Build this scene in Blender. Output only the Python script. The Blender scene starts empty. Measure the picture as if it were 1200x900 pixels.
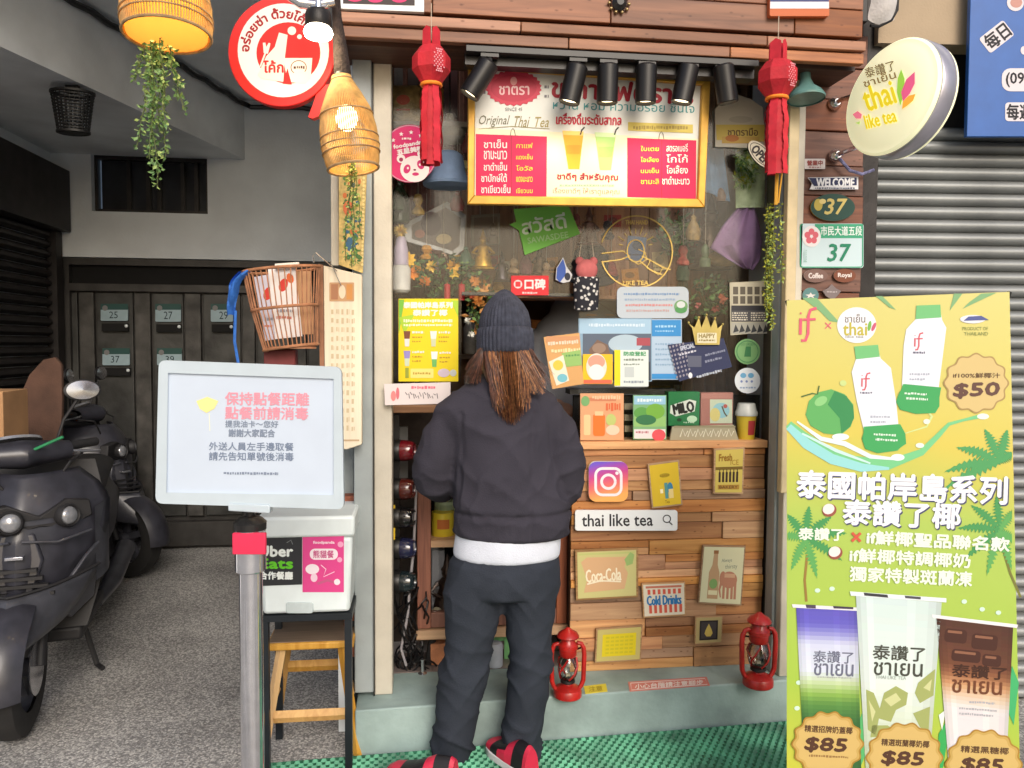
import bpy, bmesh, math, random
from mathutils import Vector, Matrix, noise
random.seed(11)
S = bpy.context.scene
COL = S.collection
rad = math.radians
# ------------------------------------------------------------------ camera
F = 906.0                                   # focal length in photo pixels (1200 wide)
CAMP = Vector((0, 0, 1.46))
YAW, PITCH, ROLL = 7.0, -2.9, 0.35
RM = Matrix.Rotation(rad(-YAW), 3, 'Z') @ Matrix.Rotation(rad(90 + PITCH), 3, 'X') @ Matrix.Rotation(rad(ROLL), 3, 'Z')
cd = bpy.data.cameras.new('camera'); cam = bpy.data.objects.new('camera', cd); COL.objects.link(cam)
cd.sensor_width = 36; cd.lens = F / 1200 * 36; cd.clip_end = 500; cd.clip_start = .05
cam.matrix_world = Matrix.Translation(CAMP) @ RM.to_4x4()
S.camera = cam
# ------------------------------------------------------------------ sky, sun, exposure
SUN_EL, SUN_AZ = 30, 170                    # the sun stands behind the camera, veiled
W = bpy.data.worlds.new('World'); S.world = W; W.use_nodes = True
wn = W.node_tree
sky = wn.nodes.new('ShaderNodeTexSky'); sky.sky_type = 'NISHITA'; sky.sun_disc = False
sky.sun_elevation = rad(SUN_EL); sky.sun_rotation = rad(SUN_AZ)
sky.air_density = 1.0; sky.dust_density = 4.0; sky.ozone_density = 1.0
wn.links.new(sky.outputs[0], wn.nodes['Background'].inputs[0])
wn.nodes['Background'].inputs[1].default_value = 0.13
sl = bpy.data.lights.new('sun', 'SUN'); sl.energy = 1.5; sl.angle = rad(28); sl.color = (1, .965, .92)
so = bpy.data.objects.new('sun', sl); COL.objects.link(so)
a_, e_ = rad(SUN_AZ), rad(SUN_EL)
so.rotation_euler = (-Vector((math.sin(a_) * math.cos(e_), math.cos(a_) * math.cos(e_), math.sin(e_)))).to_track_quat('-Z', 'Y').to_euler()
S.view_settings.view_transform = 'Standard'; S.view_settings.look = 'None'
S.view_settings.exposure = 0.15; S.view_settings.gamma = 1
S.render.engine = 'CYCLES'
S.cycles.use_denoising = True
S.cycles.max_bounces = 8; S.cycles.diffuse_bounces = 6; S.cycles.transparent_max_bounces = 12
S.cycles.sample_clamp_indirect = 4
S.cycles.caustics_reflective = False; S.cycles.caustics_refractive = False

# ------------------------------------------------------------------ pixel rays and planes
def ray(px, py):
    return RM @ Vector(((px - 600) / F, (450 - py) / F, -1))
class PL:
    """a plane of the place; at(px,py,off) = the point of it the photo shows at a pixel"""
    def __init__(s, p, n): s.p = Vector(p); s.n = Vector(n).normalized()
    def at(s, px, py, off=0.0):
        d = ray(px, py); p = s.p + s.n * off
        return CAMP + d * ((p - CAMP).dot(s.n) / d.dot(s.n))
def FY(y): return PL((0, y, 0), (0, -1, 0))
GND = PL((0, 0, 0), (0, 0, 1))
FWD = Vector((math.sin(rad(YAW)), math.cos(rad(YAW)), 0)); RGT = Vector((FWD.y, -FWD.x, 0))
def FACE(dist, turn=0, tilt=0):
    """vertical plane at a distance along the view, turned about z (deg, + = right side nearer), leaning back"""
    a = rad(turn); n = -FWD * math.cos(a) - RGT * math.sin(a) + Vector((0, 0, math.tan(rad(tilt))))
    return n
def facing(px, py, dist, turn=0, tilt=0):
    return PL(CAMP + ray(px, py) * dist, FACE(dist, turn, tilt))

# ------------------------------------------------------------------ materials
def lin(c):
    return tuple(((x / 255) / 12.92 if x / 255 <= .04045 else ((x / 255 + .055) / 1.055) ** 2.4) for x in c)
_M = {}
def mat(name, col, rough=.6, metal=0.0, var=.12, scale=14, bump=0.0, bscale=120, spec=.5, coat=0, trans=0, alpha=1, sub=0):
    """procedural principled: base colour broken up by noise, fine relief by bump. col = linear rgb"""
    if name in _M: return _M[name]
    m = bpy.data.materials.new(name); m.use_nodes = True; t = m.node_tree; p = t.nodes['Principled BSDF']
    p.inputs['Roughness'].default_value = rough; p.inputs['Metallic'].default_value = metal
    p.inputs['Specular IOR Level'].default_value = spec
    if coat: p.inputs['Coat Weight'].default_value = coat; p.inputs['Coat Roughness'].default_value = .08
    if trans: p.inputs['Transmission Weight'].default_value = trans
    tc = t.nodes.new('ShaderNodeTexCoord')
    n = t.nodes.new('ShaderNodeTexNoise'); n.inputs['Scale'].default_value = scale; n.inputs['Detail'].default_value = 5
    t.links.new(tc.outputs['Object'], n.inputs['Vector'])
    r = t.nodes.new('ShaderNodeValToRGB')
    lo = tuple(max(0, c * (1 - var * 1.6)) for c in col); hi = tuple(min(1, c * (1 + var)) for c in col)
    r.color_ramp.elements[0].position = .3; r.color_ramp.elements[1].position = .7
    r.color_ramp.elements[0].color = lo + (1,); r.color_ramp.elements[1].color = hi + (1,)
    t.links.new(n.outputs[0], r.inputs[0]); t.links.new(r.outputs[0], p.inputs['Base Color'])
    if bump:
        b = t.nodes.new('ShaderNodeBump'); b.inputs['Strength'].default_value = bump; b.inputs['Distance'].default_value = .01
        n2 = t.nodes.new('ShaderNodeTexNoise'); n2.inputs['Scale'].default_value = bscale; n2.inputs['Detail'].default_value = 3
        t.links.new(tc.outputs['Object'], n2.inputs['Vector'])
        t.links.new(n2.outputs[0], b.inputs['Height']); t.links.new(b.outputs[0], p.inputs['Normal'])
    _M[name] = m
    return m
def wood(name, c1, c2, axis=0, rough=.55, s=1.0, knots=True):
    """grain stretched along axis; each object gets its own tone and its own stretch of grain"""
    if name in _M: return _M[name]
    m = bpy.data.materials.new(name); m.use_nodes = True; t = m.node_tree; p = t.nodes['Principled BSDF']
    L = t.links.new
    tc = t.nodes.new('ShaderNodeTexCoord'); oi = t.nodes.new('ShaderNodeObjectInfo')
    mp = t.nodes.new('ShaderNodeMapping'); sc = [38 * s] * 3; sc[axis] = 2.2 * s; mp.inputs['Scale'].default_value = sc
    ad = t.nodes.new('ShaderNodeVectorMath'); ad.operation = 'ADD'
    mu = t.nodes.new('ShaderNodeMath'); mu.operation = 'MULTIPLY'; mu.inputs[1].default_value = 37
    L(oi.outputs['Random'], mu.inputs[0]); L(tc.outputs['Object'], mp.inputs[0]); L(mp.outputs[0], ad.inputs[0]); L(mu.outputs[0], ad.inputs[1])
    n = t.nodes.new('ShaderNodeTexNoise'); n.inputs['Scale'].default_value = 1; n.inputs['Detail'].default_value = 7; n.inputs['Distortion'].default_value = 1.2
    L(ad.outputs[0], n.inputs['Vector'])
    r = t.nodes.new('ShaderNodeValToRGB'); r.color_ramp.elements[0].position = .32; r.color_ramp.elements[1].position = .68
    r.color_ramp.elements[0].color = tuple(c1) + (1,); r.color_ramp.elements[1].color = tuple(c2) + (1,)
    L(n.outputs[0], r.inputs[0])
    hs = t.nodes.new('ShaderNodeHueSaturation')
    mr = t.nodes.new('ShaderNodeMapRange'); mr.inputs[3].default_value = .68; mr.inputs[4].default_value = 1.22
    L(oi.outputs['Random'], mr.inputs[0]); L(mr.outputs[0], hs.inputs['Value'])
    wn_ = t.nodes.new('ShaderNodeTexWhiteNoise'); wn_.noise_dimensions = '1D'; L(oi.outputs['Random'], wn_.inputs['W'])
    m2 = t.nodes.new('ShaderNodeMapRange'); m2.inputs[3].default_value = .78; m2.inputs[4].default_value = 1.06
    L(wn_.outputs['Value'], m2.inputs[0]); L(m2.outputs[0], hs.inputs['Saturation'])
    out = hs.outputs[0]
    L(r.outputs[0], hs.inputs['Color'])
    if knots:
        v = t.nodes.new('ShaderNodeTexVoronoi'); mp2 = t.nodes.new('ShaderNodeMapping'); s2 = [9 * s] * 3; s2[axis] = 4.5 * s; mp2.inputs['Scale'].default_value = s2
        ad2 = t.nodes.new('ShaderNodeVectorMath'); ad2.operation = 'ADD'; L(tc.outputs['Object'], mp2.inputs[0]); L(mp2.outputs[0], ad2.inputs[0]); L(mu.outputs[0], ad2.inputs[1])
        L(ad2.outputs[0], v.inputs['Vector']); rk = t.nodes.new('ShaderNodeValToRGB')
        rk.color_ramp.elements[0].position = .05; rk.color_ramp.elements[0].color = (.35, .25, .2, 1); rk.color_ramp.elements[1].position = .17; rk.color_ramp.elements[1].color = (1, 1, 1, 1)
        L(v.outputs['Distance'], rk.inputs[0])
        mx = t.nodes.new('ShaderNodeMix'); mx.data_type = 'RGBA'; mx.blend_type = 'MULTIPLY'; mx.inputs[0].default_value = .8
        L(hs.outputs[0], mx.inputs[6]); L(rk.outputs[0], mx.inputs[7]); out = mx.outputs[2]
    L(out, p.inputs['Base Color']); p.inputs['Roughness'].default_value = rough
    b = t.nodes.new('ShaderNodeBump'); b.inputs['Strength'].default_value = .35; b.inputs['Distance'].default_value = .003
    L(n.outputs[0], b.inputs['Height']); L(b.outputs[0], p.inputs['Normal'])
    _M[name] = m
    return m
def ink(c, rough=.5):
    """flat printed colour (sRGB 0-255)"""
    c = tuple(int(x) for x in c); k = 'print_%d_%d_%d' % c + ('' if rough == .5 else '_%d' % int(rough * 100))
    if k in _M: return _M[k]
    m = bpy.data.materials.new(k); m.use_nodes = True; p = m.node_tree.nodes['Principled BSDF']
    p.inputs['Base Color'].default_value = lin(c) + (1,); p.inputs['Roughness'].default_value = rough; p.inputs['Specular IOR Level'].default_value = .3
    _M[k] = m; return m
def glow(name, c, strength, base=None):
    if name in _M: return _M[name]
    m = bpy.data.materials.new(name); m.use_nodes = True; p = m.node_tree.nodes['Principled BSDF']
    p.inputs['Base Color'].default_value = tuple(base or c) + (1,); p.inputs['Emission Color'].default_value = tuple(c) + (1,); p.inputs['Emission Strength'].default_value = strength
    _M[name] = m; return m
def glassm(name, tint=(1, 1, 1), refl=.10, rough=.02):
    """thin pane: mostly clear with a mirror share that grows at glancing angles"""
    if name in _M: return _M[name]
    m = bpy.data.materials.new(name); m.use_nodes = True; t = m.node_tree; t.nodes.remove(t.nodes['Principled BSDF'])
    o = t.nodes['Material Output']; tr = t.nodes.new('ShaderNodeBsdfTransparent'); tr.inputs[0].default_value = tint + (1,)
    g = t.nodes.new('ShaderNodeBsdfGlossy'); g.inputs['Roughness'].default_value = rough
    fr = t.nodes.new('ShaderNodeLayerWeight'); fr.inputs[0].default_value = .25
    mr = t.nodes.new('ShaderNodeMapRange'); mr.inputs[3].default_value = refl * .5; mr.inputs[4].default_value = min(1, refl * 6)
    mx = t.nodes.new('ShaderNodeMixShader'); t.links.new(fr.outputs['Fresnel'], mr.inputs[0]); t.links.new(mr.outputs[0], mx.inputs[0])
    t.links.new(tr.outputs[0], mx.inputs[1]); t.links.new(g.outputs[0], mx.inputs[2]); t.links.new(mx.outputs[0], o.inputs[0])
    _M[name] = m; return m
def leafm(name, c1, c2, tr=.35):
    if name in _M: return _M[name]
    m = mat(name, c1, .55, var=.35, scale=60)
    t = m.node_tree; r = [n for n in t.nodes if n.type == 'VALTORGB'][0]
    r.color_ramp.elements[0].color = tuple(c1) + (1,); r.color_ramp.elements[1].color = tuple(c2) + (1,)
    return m

# ------------------------------------------------------------------ mesh builder
def frame_from(d):
    d = Vector(d).normalized(); u = Vector((0, 0, 1)) if abs(d.z) < .95 else Vector((1, 0, 0))
    x = u.cross(d).normalized(); y = d.cross(x); return x, y
def wloc(o):
    p = Vector((0, 0, 0))
    while o is not None: p += o.location; o = o.parent
    return p
class B:
    def __init__(s): s.v = []; s.f = []; s.k = []; s.mats = []
    def mi(s, m):
        if m not in s.mats: s.mats.append(m)
        return s.mats.index(m)
    def add(s, vs, fs, m):
        o = len(s.v); k = s.mi(m); s.v.extend(vs)
        for f in fs: s.f.append([o + i for i in f]); s.k.append(k)
        return s
    def poly(s, pts, m): return s.add(list(pts), [list(range(len(pts)))], m)
    def prism(s, pts, vec, m):
        n = len(pts); vec = Vector(vec); vs = [Vector(p) for p in pts] + [Vector(p) + vec for p in pts]
        return s.add(vs, [list(range(n)), list(range(2 * n - 1, n - 1, -1))] + [[i, i + n, (i + 1) % n + n, (i + 1) % n] for i in range(n)], m)
    def box(s, x0, x1, y0, y1, z0, z1, m, M=None):
        vs = [Vector((x, y, z)) for z in (z0, z1) for y in (y0, y1) for x in (x0, x1)]
        if M is not None: vs = [M @ v for v in vs]
        return s.add(vs, [[0, 2, 3, 1], [4, 5, 7, 6], [0, 1, 5, 4], [2, 6, 7, 3], [0, 4, 6, 2], [1, 3, 7, 5]], m)
    def tube(s, pts, r, m, n=8, caps=True, flat=1.0, up=None):
        pts = [Vector(p) for p in pts]; N = len(pts); rs = r if isinstance(r, (list, tuple)) else [r] * N
        vs = []; px = None
        for i, p in enumerate(pts):
            d = (pts[min(i + 1, N - 1)] - pts[max(i - 1, 0)])
            if d.length < 1e-9: d = Vector((0, 0, 1))
            d.normalize()
            if px is None: x, y = frame_from(d) if up is None else (Vector(up), d.cross(Vector(up)))
            else:
                x = px - d * px.dot(d)
                x = x.normalized() if x.length > 1e-6 else frame_from(d)[0]
                y = d.cross(x)
            px = x
            rr = rs[i]; ra, rb = (rr if isinstance(rr, tuple) else (rr, rr * flat))
            vs += [p + x * (math.cos(2 * math.pi * j / n) * ra) + y * (math.sin(2 * math.pi * j / n) * rb) for j in range(n)]
        fs = [[i * n + j, i * n + (j + 1) % n, (i + 1) * n + (j + 1) % n, (i + 1) * n + j] for i in range(N - 1) for j in range(n)]
        if caps: fs += [list(range(n - 1, -1, -1)), list(range((N - 1) * n, N * n))]
        return s.add(vs, fs, m)
    def lathe(s, prof, m, o=(0, 0, 0), axis=(0, 0, 1), n=20, caps=True, mod=None, sx=1, sy=1):
        o = Vector(o); d = Vector(axis).normalized(); x, y = frame_from(d)
        if abs(d.z) > .999: x, y = Vector((1, 0, 0)), Vector((0, 1, 0)) * (1 if d.z > 0 else -1)
        vs = []
        for (r, z) in prof:
            for j in range(n):
                a = 2 * math.pi * j / n; q = r * (mod(a, z) if mod else 1)
                vs.append(o + d * z + x * (q * math.cos(a) * sx) + y * (q * math.sin(a) * sy))
        N = len(prof)
        fs = [[i * n + j, i * n + (j + 1) % n, (i + 1) * n + (j + 1) % n, (i + 1) * n + j] for i in range(N - 1) for j in range(n)]
        if caps: fs += [list(range(n - 1, -1, -1)), list(range((N - 1) * n, N * n))]
        return s.add(vs, fs, m)
    def ball(s, c, r, m, n=12, sx=1, sy=1, sz=1):
        pr = [(max(1e-4, r * math.sin(math.pi * i / 8)), -r * math.cos(math.pi * i / 8) * sz) for i in range(9)]
        return s.lathe(pr, m, c, n=n, sx=sx, sy=sy)
    def grid(s, fn, nu, nv, m, closed=False):
        vs = [Vector(fn(i / nu, j / nv)) for i in range(nu + 1) for j in range(nv + 1)]
        fs = [[i * (nv + 1) + j, i * (nv + 1) + j + 1, (i + 1) * (nv + 1) + j + 1, (i + 1) * (nv + 1) + j] for i in range(nu) for j in range(nv)]
        return s.add(vs, fs, m)
    def mesh(s, name, off=Vector((0, 0, 0)), angle=38, recalc=True):
        me = bpy.data.meshes.new(name)
        me.from_pydata([tuple(Vector(v) - off) for v in s.v], [], s.f)
        for m in s.mats: me.materials.append(m)
        me.polygons.foreach_set('material_index', s.k)
        me.polygons.foreach_set('use_smooth', [True] * len(s.f))
        if recalc:
            bm = bmesh.new(); bm.from_mesh(me); bmesh.ops.recalc_face_normals(bm, faces=bm.faces); bm.to_mesh(me); bm.free()
        me.set_sharp_from_angle(angle=rad(angle)); me.update()
        return me
    def build(s, name, parent=None, bevel=0, angle=38, recalc=True, off=None, kind=None, label=None):
        o = bpy.data.objects.new(name, s.mesh(name, wloc(parent) if off is None else off, angle, recalc)); COL.objects.link(o)
        o.parent = parent
        if bevel:
            md = o.modifiers.new('bevel', 'BEVEL'); md.width = bevel; md.segments = 2; md.limit_method = 'ANGLE'; md.angle_limit = rad(40)
        if kind: o['kind'] = kind
        if label: o['label'] = label
        return o
    def solo(s, name, label, cat, group=None, bevel=0, angle=38, kind=None, recalc=True):
        xs, ys, zs = zip(*[tuple(v) for v in s.v]); c = Vector(((min(xs) + max(xs)) / 2, (min(ys) + max(ys)) / 2, min(zs)))
        o = s.build(name, None, bevel, angle, recalc, off=c); o.location = c
        tag(o, label, cat, group)
        if kind: o['kind'] = kind
        return o
def tag(o, label, cat, group=None):
    o['label'] = label; o['category'] = cat
    if group: o['group'] = group
    return o
def thing(name, label, cat, loc, group=None):
    o = bpy.data.objects.new(name, None); COL.objects.link(o); o.location = Vector(loc); o.empty_display_size = .05
    return tag(o, label, cat, group)
def struct(b, name): 
    o = b.build(name); o['kind'] = 'structure'; return o
def dup(o, loc=None, rotz=None, label=None, parent=None):
    c = o.copy(); COL.objects.link(c)
    if parent is not None: c.parent = parent
    for ch in list(o.children): dup(ch, parent=c)
    if loc is not None: c.location = loc
    if rotz is not None: c.rotation_euler = (0, 0, rotz)
    if label: c['label'] = label
    return c
# ------------------------------------------------------------------ pixel outlines on planes
def rr(x0, y0, x1, y1, r=0, n=4):
    if r <= 0: return [(x0, y0), (x1, y0), (x1, y1), (x0, y1)]
    o = []
    for cx, cy, a in ((x1 - r, y0 + r, -90), (x1 - r, y1 - r, 0), (x0 + r, y1 - r, 90), (x0 + r, y0 + r, 180)):
        o += [(cx + r * math.cos(rad(a + 90 * i / n)), cy + r * math.sin(rad(a + 90 * i / n))) for i in range(n + 1)]
    return o
def ell(cx, cy, rx, ry=None, n=28, rot=0):
    ry = rx if ry is None else ry; c, s_ = math.cos(rad(rot)), math.sin(rad(rot)); o = []
    for i in range(n):
        a = 2 * math.pi * i / n; x, y = rx * math.cos(a), ry * math.sin(a); o.append((cx + x * c - y * s_, cy + x * s_ + y * c))
    return o
def turn(pts, cx, cy, deg):
    c, s_ = math.cos(rad(deg)), math.sin(rad(deg)); return [(cx + (x - cx) * c - (y - cy) * s_, cy + (x - cx) * s_ + (y - cy) * c) for x, y in pts]
def plate(b, pl, pts, t, m, off=0.0):
    """a slab on a plane: back at off, front at off+t, outline = pixels of its front"""
    b.prism([pl.at(x, y, off + t) for x, y in pts], -pl.n * t, m); return b
_T = {}
def glyphs(s):
    if s not in _T:
        c = bpy.data.curves.new('t', 'FONT'); c.body = s; c.resolution_u = 2
        o = bpy.data.objects.new('t', c); me = bpy.data.meshes.new_from_object(o)
        vs = [(v.co.x, v.co.y) for v in me.vertices]; fs = [list(p.vertices) for p in me.polygons]
        bpy.data.objects.remove(o); bpy.data.curves.remove(c); bpy.data.meshes.remove(me)
        _T[s] = (vs, fs)
    return _T[s]
class Art:
    """flat print on a plane, drawn at photo pixels; each layer a hair above the last"""
    def __init__(s, pl, off=.0008, step=.0004): s.b = B(); s.pl = pl; s.o = off; s.st = step; s.n = 0; s.xf = None
    def P(s, x, y, lay):
        if s.xf: x, y = s.xf(x, y)
        return s.pl.at(x, y, s.o + lay * s.st)
    def poly(s, pts, c, lay=1, bump=True):
        if bump: s.n = min(s.n + 1, 160)
        lay = lay + s.n * .006
        s.b.poly([s.P(x, y, lay) for x, y in pts], c if hasattr(c, 'node_tree') else ink(c)); return s
    def rect(s, x0, y0, x1, y1, c, lay=1, r=0): return s.poly(rr(x0, y0, x1, y1, r), c, lay)
    def ell(s, cx, cy, rx, ry, c, lay=1, rot=0, n=24): return s.poly(ell(cx, cy, rx, ry, n, rot), c, lay)
    def line(s, pts, w, c, lay=1):
        s.n = min(s.n + 1, 160); lay = lay + s.n * .006
        m = c if hasattr(c, 'node_tree') else ink(c); n = len(pts); L = []; R = []
        for i in range(n):
            ax, ay = pts[max(0, i - 1)]; bx, by = pts[min(n - 1, i + 1)]; dx, dy = bx - ax, by - ay; l = math.hypot(dx, dy) or 1
            ww = (w[i] if isinstance(w, (list, tuple)) else w) / 2
            L.append((pts[i][0] - dy / l * ww, pts[i][1] + dx / l * ww)); R.append((pts[i][0] + dy / l * ww, pts[i][1] - dx / l * ww))
        vs = [s.P(x, y, lay) for x, y in L + R]
        s.b.add(vs, [[i, i + 1, n + i + 1, n + i] for i in range(n - 1)], m); return s
    def text(s, t, x0, y0, x1, y1, c, lay=2, rot=0, bold=0, shear=0):
        lay = lay + s.n * .006 + .03
        vs, fs = glyphs(t); m = c if hasattr(c, 'node_tree') else ink(c)
        if not vs: return s
        ax = min(v[0] for v in vs); bx = max(v[0] for v in vs); ay = min(v[1] for v in vs); by = max(v[1] for v in vs)
        cx, cy = (x0 + x1) / 2, (y0 + y1) / 2; co, si = math.cos(rad(rot)), math.sin(rad(rot))
        for k, (ox, oy) in enumerate([(0, 0)] if not bold else [(0, 0), (bold, 0), (-bold, 0), (0, bold), (0, -bold)]):
            o = []
            for (x, y) in vs:
                u = x0 + (x - ax) / (bx - ax or 1) * (x1 - x0); v = y1 - (y - ay) / (by - ay or 1) * (y1 - y0)
                u += -shear * (v - cy)
                u += ox; v += oy
                o.append(s.P(cx + (u - cx) * co - (v - cy) * si, cy + (u - cx) * si + (v - cy) * co, lay + k * .12))
            s.b.add(o, fs, m)
        return s
    def scrib(s, x0, y0, x1, y1, c, lay=2, w=1, rot=0, seed=0, h=None):
        """a line of print too small to read: short uneven strokes"""
        rn = random.Random(seed + int(x0 * 7 + y0 * 13)); x = x0; cx, cy = (x0 + x1) / 2, (y0 + y1) / 2
        while x < x1:
            d = rn.uniform(1.2, 3.2); p = turn(rr(x, y0 + rn.uniform(0, .25) * (y1 - y0), min(x1, x + d), y1 - rn.uniform(0, .25) * (y1 - y0)), cx, cy, rot)
            s.poly(p, c, lay, False); x += d + rn.uniform(.5, 1.1)
        return s
    def done(s, parent, name='print'):
        return s.b.build(name, parent, recalc=False)
def boxpx(b, y, x0, y0, x1, y1, depth, m, M=None):
    """axis-aligned box whose front face (plane Y=y) fills a pixel rectangle"""
    pl = FY(y); a = pl.at(x0, (y0 + y1) / 2); c = pl.at(x1, (y0 + y1) / 2); t = pl.at((x0 + x1) / 2, y0); d = pl.at((x0 + x1) / 2, y1)
    b.box(a.x, c.x, y, y + depth, d.z, t.z, m); return (a.x, c.x, d.z, t.z)
def Xat(px, y, py=402): return FY(y).at(px, py).x
def Zat(py, y, px=600): return FY(y).at(px, py).z
# ================================================================== SETTING
c_wall = lin((186, 186, 184))
M_conc = mat('painted_concrete', lin((228, 234, 238)), .8, var=.13, scale=1.6, bump=.15, bscale=60)
M_ceil = mat('ceiling_paint', lin((230, 234, 236)), .85, var=.14, scale=2.2, bump=.1)
M_dark = mat('dark_metal', lin((52, 50, 50)), .45, .6, var=.25, scale=9, bump=.1)
M_black = mat('black_plastic', lin((28, 27, 27)), .42, var=.15)
M_blk = mat('black_void', lin((16, 15, 15)), .9)
M_stone = mat('post_metal', lin((196, 190, 176)), .5, .15, var=.10, scale=7, bump=.08)
M_stone2 = mat('post_metal_grey', lin((152, 160, 162)), .5, .2, var=.10, scale=7, bump=.08)
M_step = mat('step_paint', lin((146, 166, 164)), .7, var=.26, scale=4, bump=.25, bscale=40)
M_steel = mat("brushed_steel", lin((230, 230, 234)), .14, .95, var=.06, scale=30)
M_white = mat('white_plastic', lin((226, 234, 236)), .4, var=.03)
M_brick = mat('red_brick', lin((150, 88, 66)), .85, var=.3, scale=22, bump=.4)

# ground: pebble-wash terrazzo, one sheet to the horizon
def pebble():
    m = bpy.data.materials.new('pebble_wash'); m.use_nodes = True; t = m.node_tree; p = t.nodes['Principled BSDF']; L = t.links.new
    tc = t.nodes.new('ShaderNodeTexCoord'); v = t.nodes.new('ShaderNodeTexVoronoi'); v.inputs["Scale"].default_value = 140
    L(tc.outputs['Object'], v.inputs['Vector'])
    r = t.nodes.new('ShaderNodeValToRGB'); cr = r.color_ramp; cr.interpolation = 'CONSTANT'
    cols = [(.0, (150, 149, 149)), (.25, (188, 187, 186)), (.45, (204, 203, 201)), (.6, (168, 167, 167)), (.75, (220, 219, 216)), (.9, (232, 231, 228))]
    cr.elements[0].position = 0; cr.elements[0].color = lin(cols[0][1]) + (1,); cr.elements[1].position = .25; cr.elements[1].color = lin(cols[1][1]) + (1,)
    for q, c in cols[2:]:
        e = cr.elements.new(q); e.color = lin(c) + (1,)
    sp = t.nodes.new('ShaderNodeSeparateColor'); L(v.outputs['Color'], sp.inputs[0]); L(sp.outputs[0], r.inputs[0])
    r2 = t.nodes.new('ShaderNodeValToRGB'); r2.color_ramp.elements[0].position = .35; r2.color_ramp.elements[0].color = (1, 1, 1, 1); r2.color_ramp.elements[1].position = .62; r2.color_ramp.elements[1].color = (.68, .68, .68, 1)
    L(v.outputs['Distance'], r2.inputs[0])
    n = t.nodes.new('ShaderNodeTexNoise'); n.inputs['Scale'].default_value = 1.4; n.inputs['Detail'].default_value = 6; L(tc.outputs['Object'], n.inputs['Vector'])
    r3 = t.nodes.new('ShaderNodeValToRGB'); r3.color_ramp.elements[0].position = .3; r3.color_ramp.elements[0].color = (.55, .54, .53, 1); r3.color_ramp.elements[1].position = .7; r3.color_ramp.elements[1].color = (1.1, 1.08, 1.05, 1)
    L(n.outputs[0], r3.inputs[0])
    a = t.nodes.new('ShaderNodeMix'); a.data_type = 'RGBA'; a.blend_type = 'MULTIPLY'; a.inputs[0].default_value = 1; L(r.outputs[0], a.inputs[6]); L(r2.outputs[0], a.inputs[7])
    b = t.nodes.new('ShaderNodeMix'); b.data_type = 'RGBA'; b.blend_type = 'MULTIPLY'; b.inputs[0].default_value = 1; L(a.outputs[2], b.inputs[6]); L(r3.outputs[0], b.inputs[7])
    L(b.outputs[2], p.inputs['Base Color']); p.inputs['Roughness'].default_value = .7
    bp = t.nodes.new('ShaderNodeBump'); bp.invert = True; bp.inputs['Strength'].default_value = .3; bp.inputs['Distance'].default_value = .004; L(v.outputs['Distance'], bp.inputs['Height']); L(bp.outputs[0], p.inputs['Normal'])
    return m
b = B(); b.poly([(-60, -60, 0), (60, -60, 0), (60, 60, 0), (-60, 60, 0)], pebble()); struct(b, 'ground')

# ---------------------------------------------------------------- building with the scooter passage
BW = GND.at(230, 645).y                              # back wall of the passage
zc = FY(BW).at(287, 118).z                           # its ceiling
zs = FY(BW).at(287, 187).z                           # underside of the slanting beam
XL = FY(BW - .06).at(57, 300).x                      # left wall
XR = Xat(411, 2.9, 500)                              # shop's side wall
XE = Xat(1010, 2.9)                                  # right edge of the wood pillar
bld = thing('building', 'grey concrete street building around the dark scooter passage, tea shop and steel shutter', 'building', (0, BW, 0))
fb = FY(BW)
gx0 = fb.at(73, 450).x; gz1 = fb.at(200, 303).z
wx0, wx1 = fb.at(107, 215).x, fb.at(243, 215).x; wz0, wz1 = fb.at(175, 249).z, fb.at(175, 182).z
b = B(); q = BW + .18
for x0, x1, z0, z1 in ((XL - .2, gx0, 0, zc), (gx0, XR, gz1, wz0), (gx0, wx0, wz0, wz1), (wx1, XR, wz0, wz1), (gx0, XR, wz1, zc)):
    b.box(x0, x1, BW, q, z0, z1, M_conc)
b.build('back_wall', bld)
b = B(); b.box(XL - .2, XL, 2.8, BW - .002, 0, zc, M_conc); b.build('side_wall', bld)
b = B(); b.box(XL - .2, XR, 2.8, q, zc, zc + .2, M_ceil); b.build('passage_ceiling', bld)
ps = PL((0, 0, zs), (0, 0, 1)); A = ps.at(0, 54); C = ps.at(287, 187)
d = (A - C); E1 = C + d * ((2.8 - C.y) / d.y)
b = B(); b.prism([Vector((XL, BW - .003, zs)), Vector((C.x, BW - .003, zs)), Vector((max(XL + .01, E1.x), 2.81, zs)), Vector((XL, 2.81, zs))] if E1.x > XL else
                 [Vector((XL, BW - .003, zs)), Vector((C.x, BW - .003, zs)), Vector((XL + .002, C.y + d.y * ((XL - C.x) / d.x), zs))], (0, 0, zc - zs - .002), M_ceil)
b.build('ceiling_beam', bld)
# the wall above, over passage, shop and shutter
b = B(); zf = Zat(-60, 2.62)
b.box(XL - 3, Xat(395, 2.8), 2.8, 3.0, zc + .2, 7, M_conc)
b.box(Xat(395, 2.8), 6, 2.86, 3.06, zc, 7, M_conc)
b.build('upper_wall', bld)
b = B(); b.box(XL - 3, XL - .2, 2.8, 3.0, 0, zc + .2, M_conc); b.build('street_wall', bld)
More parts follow.
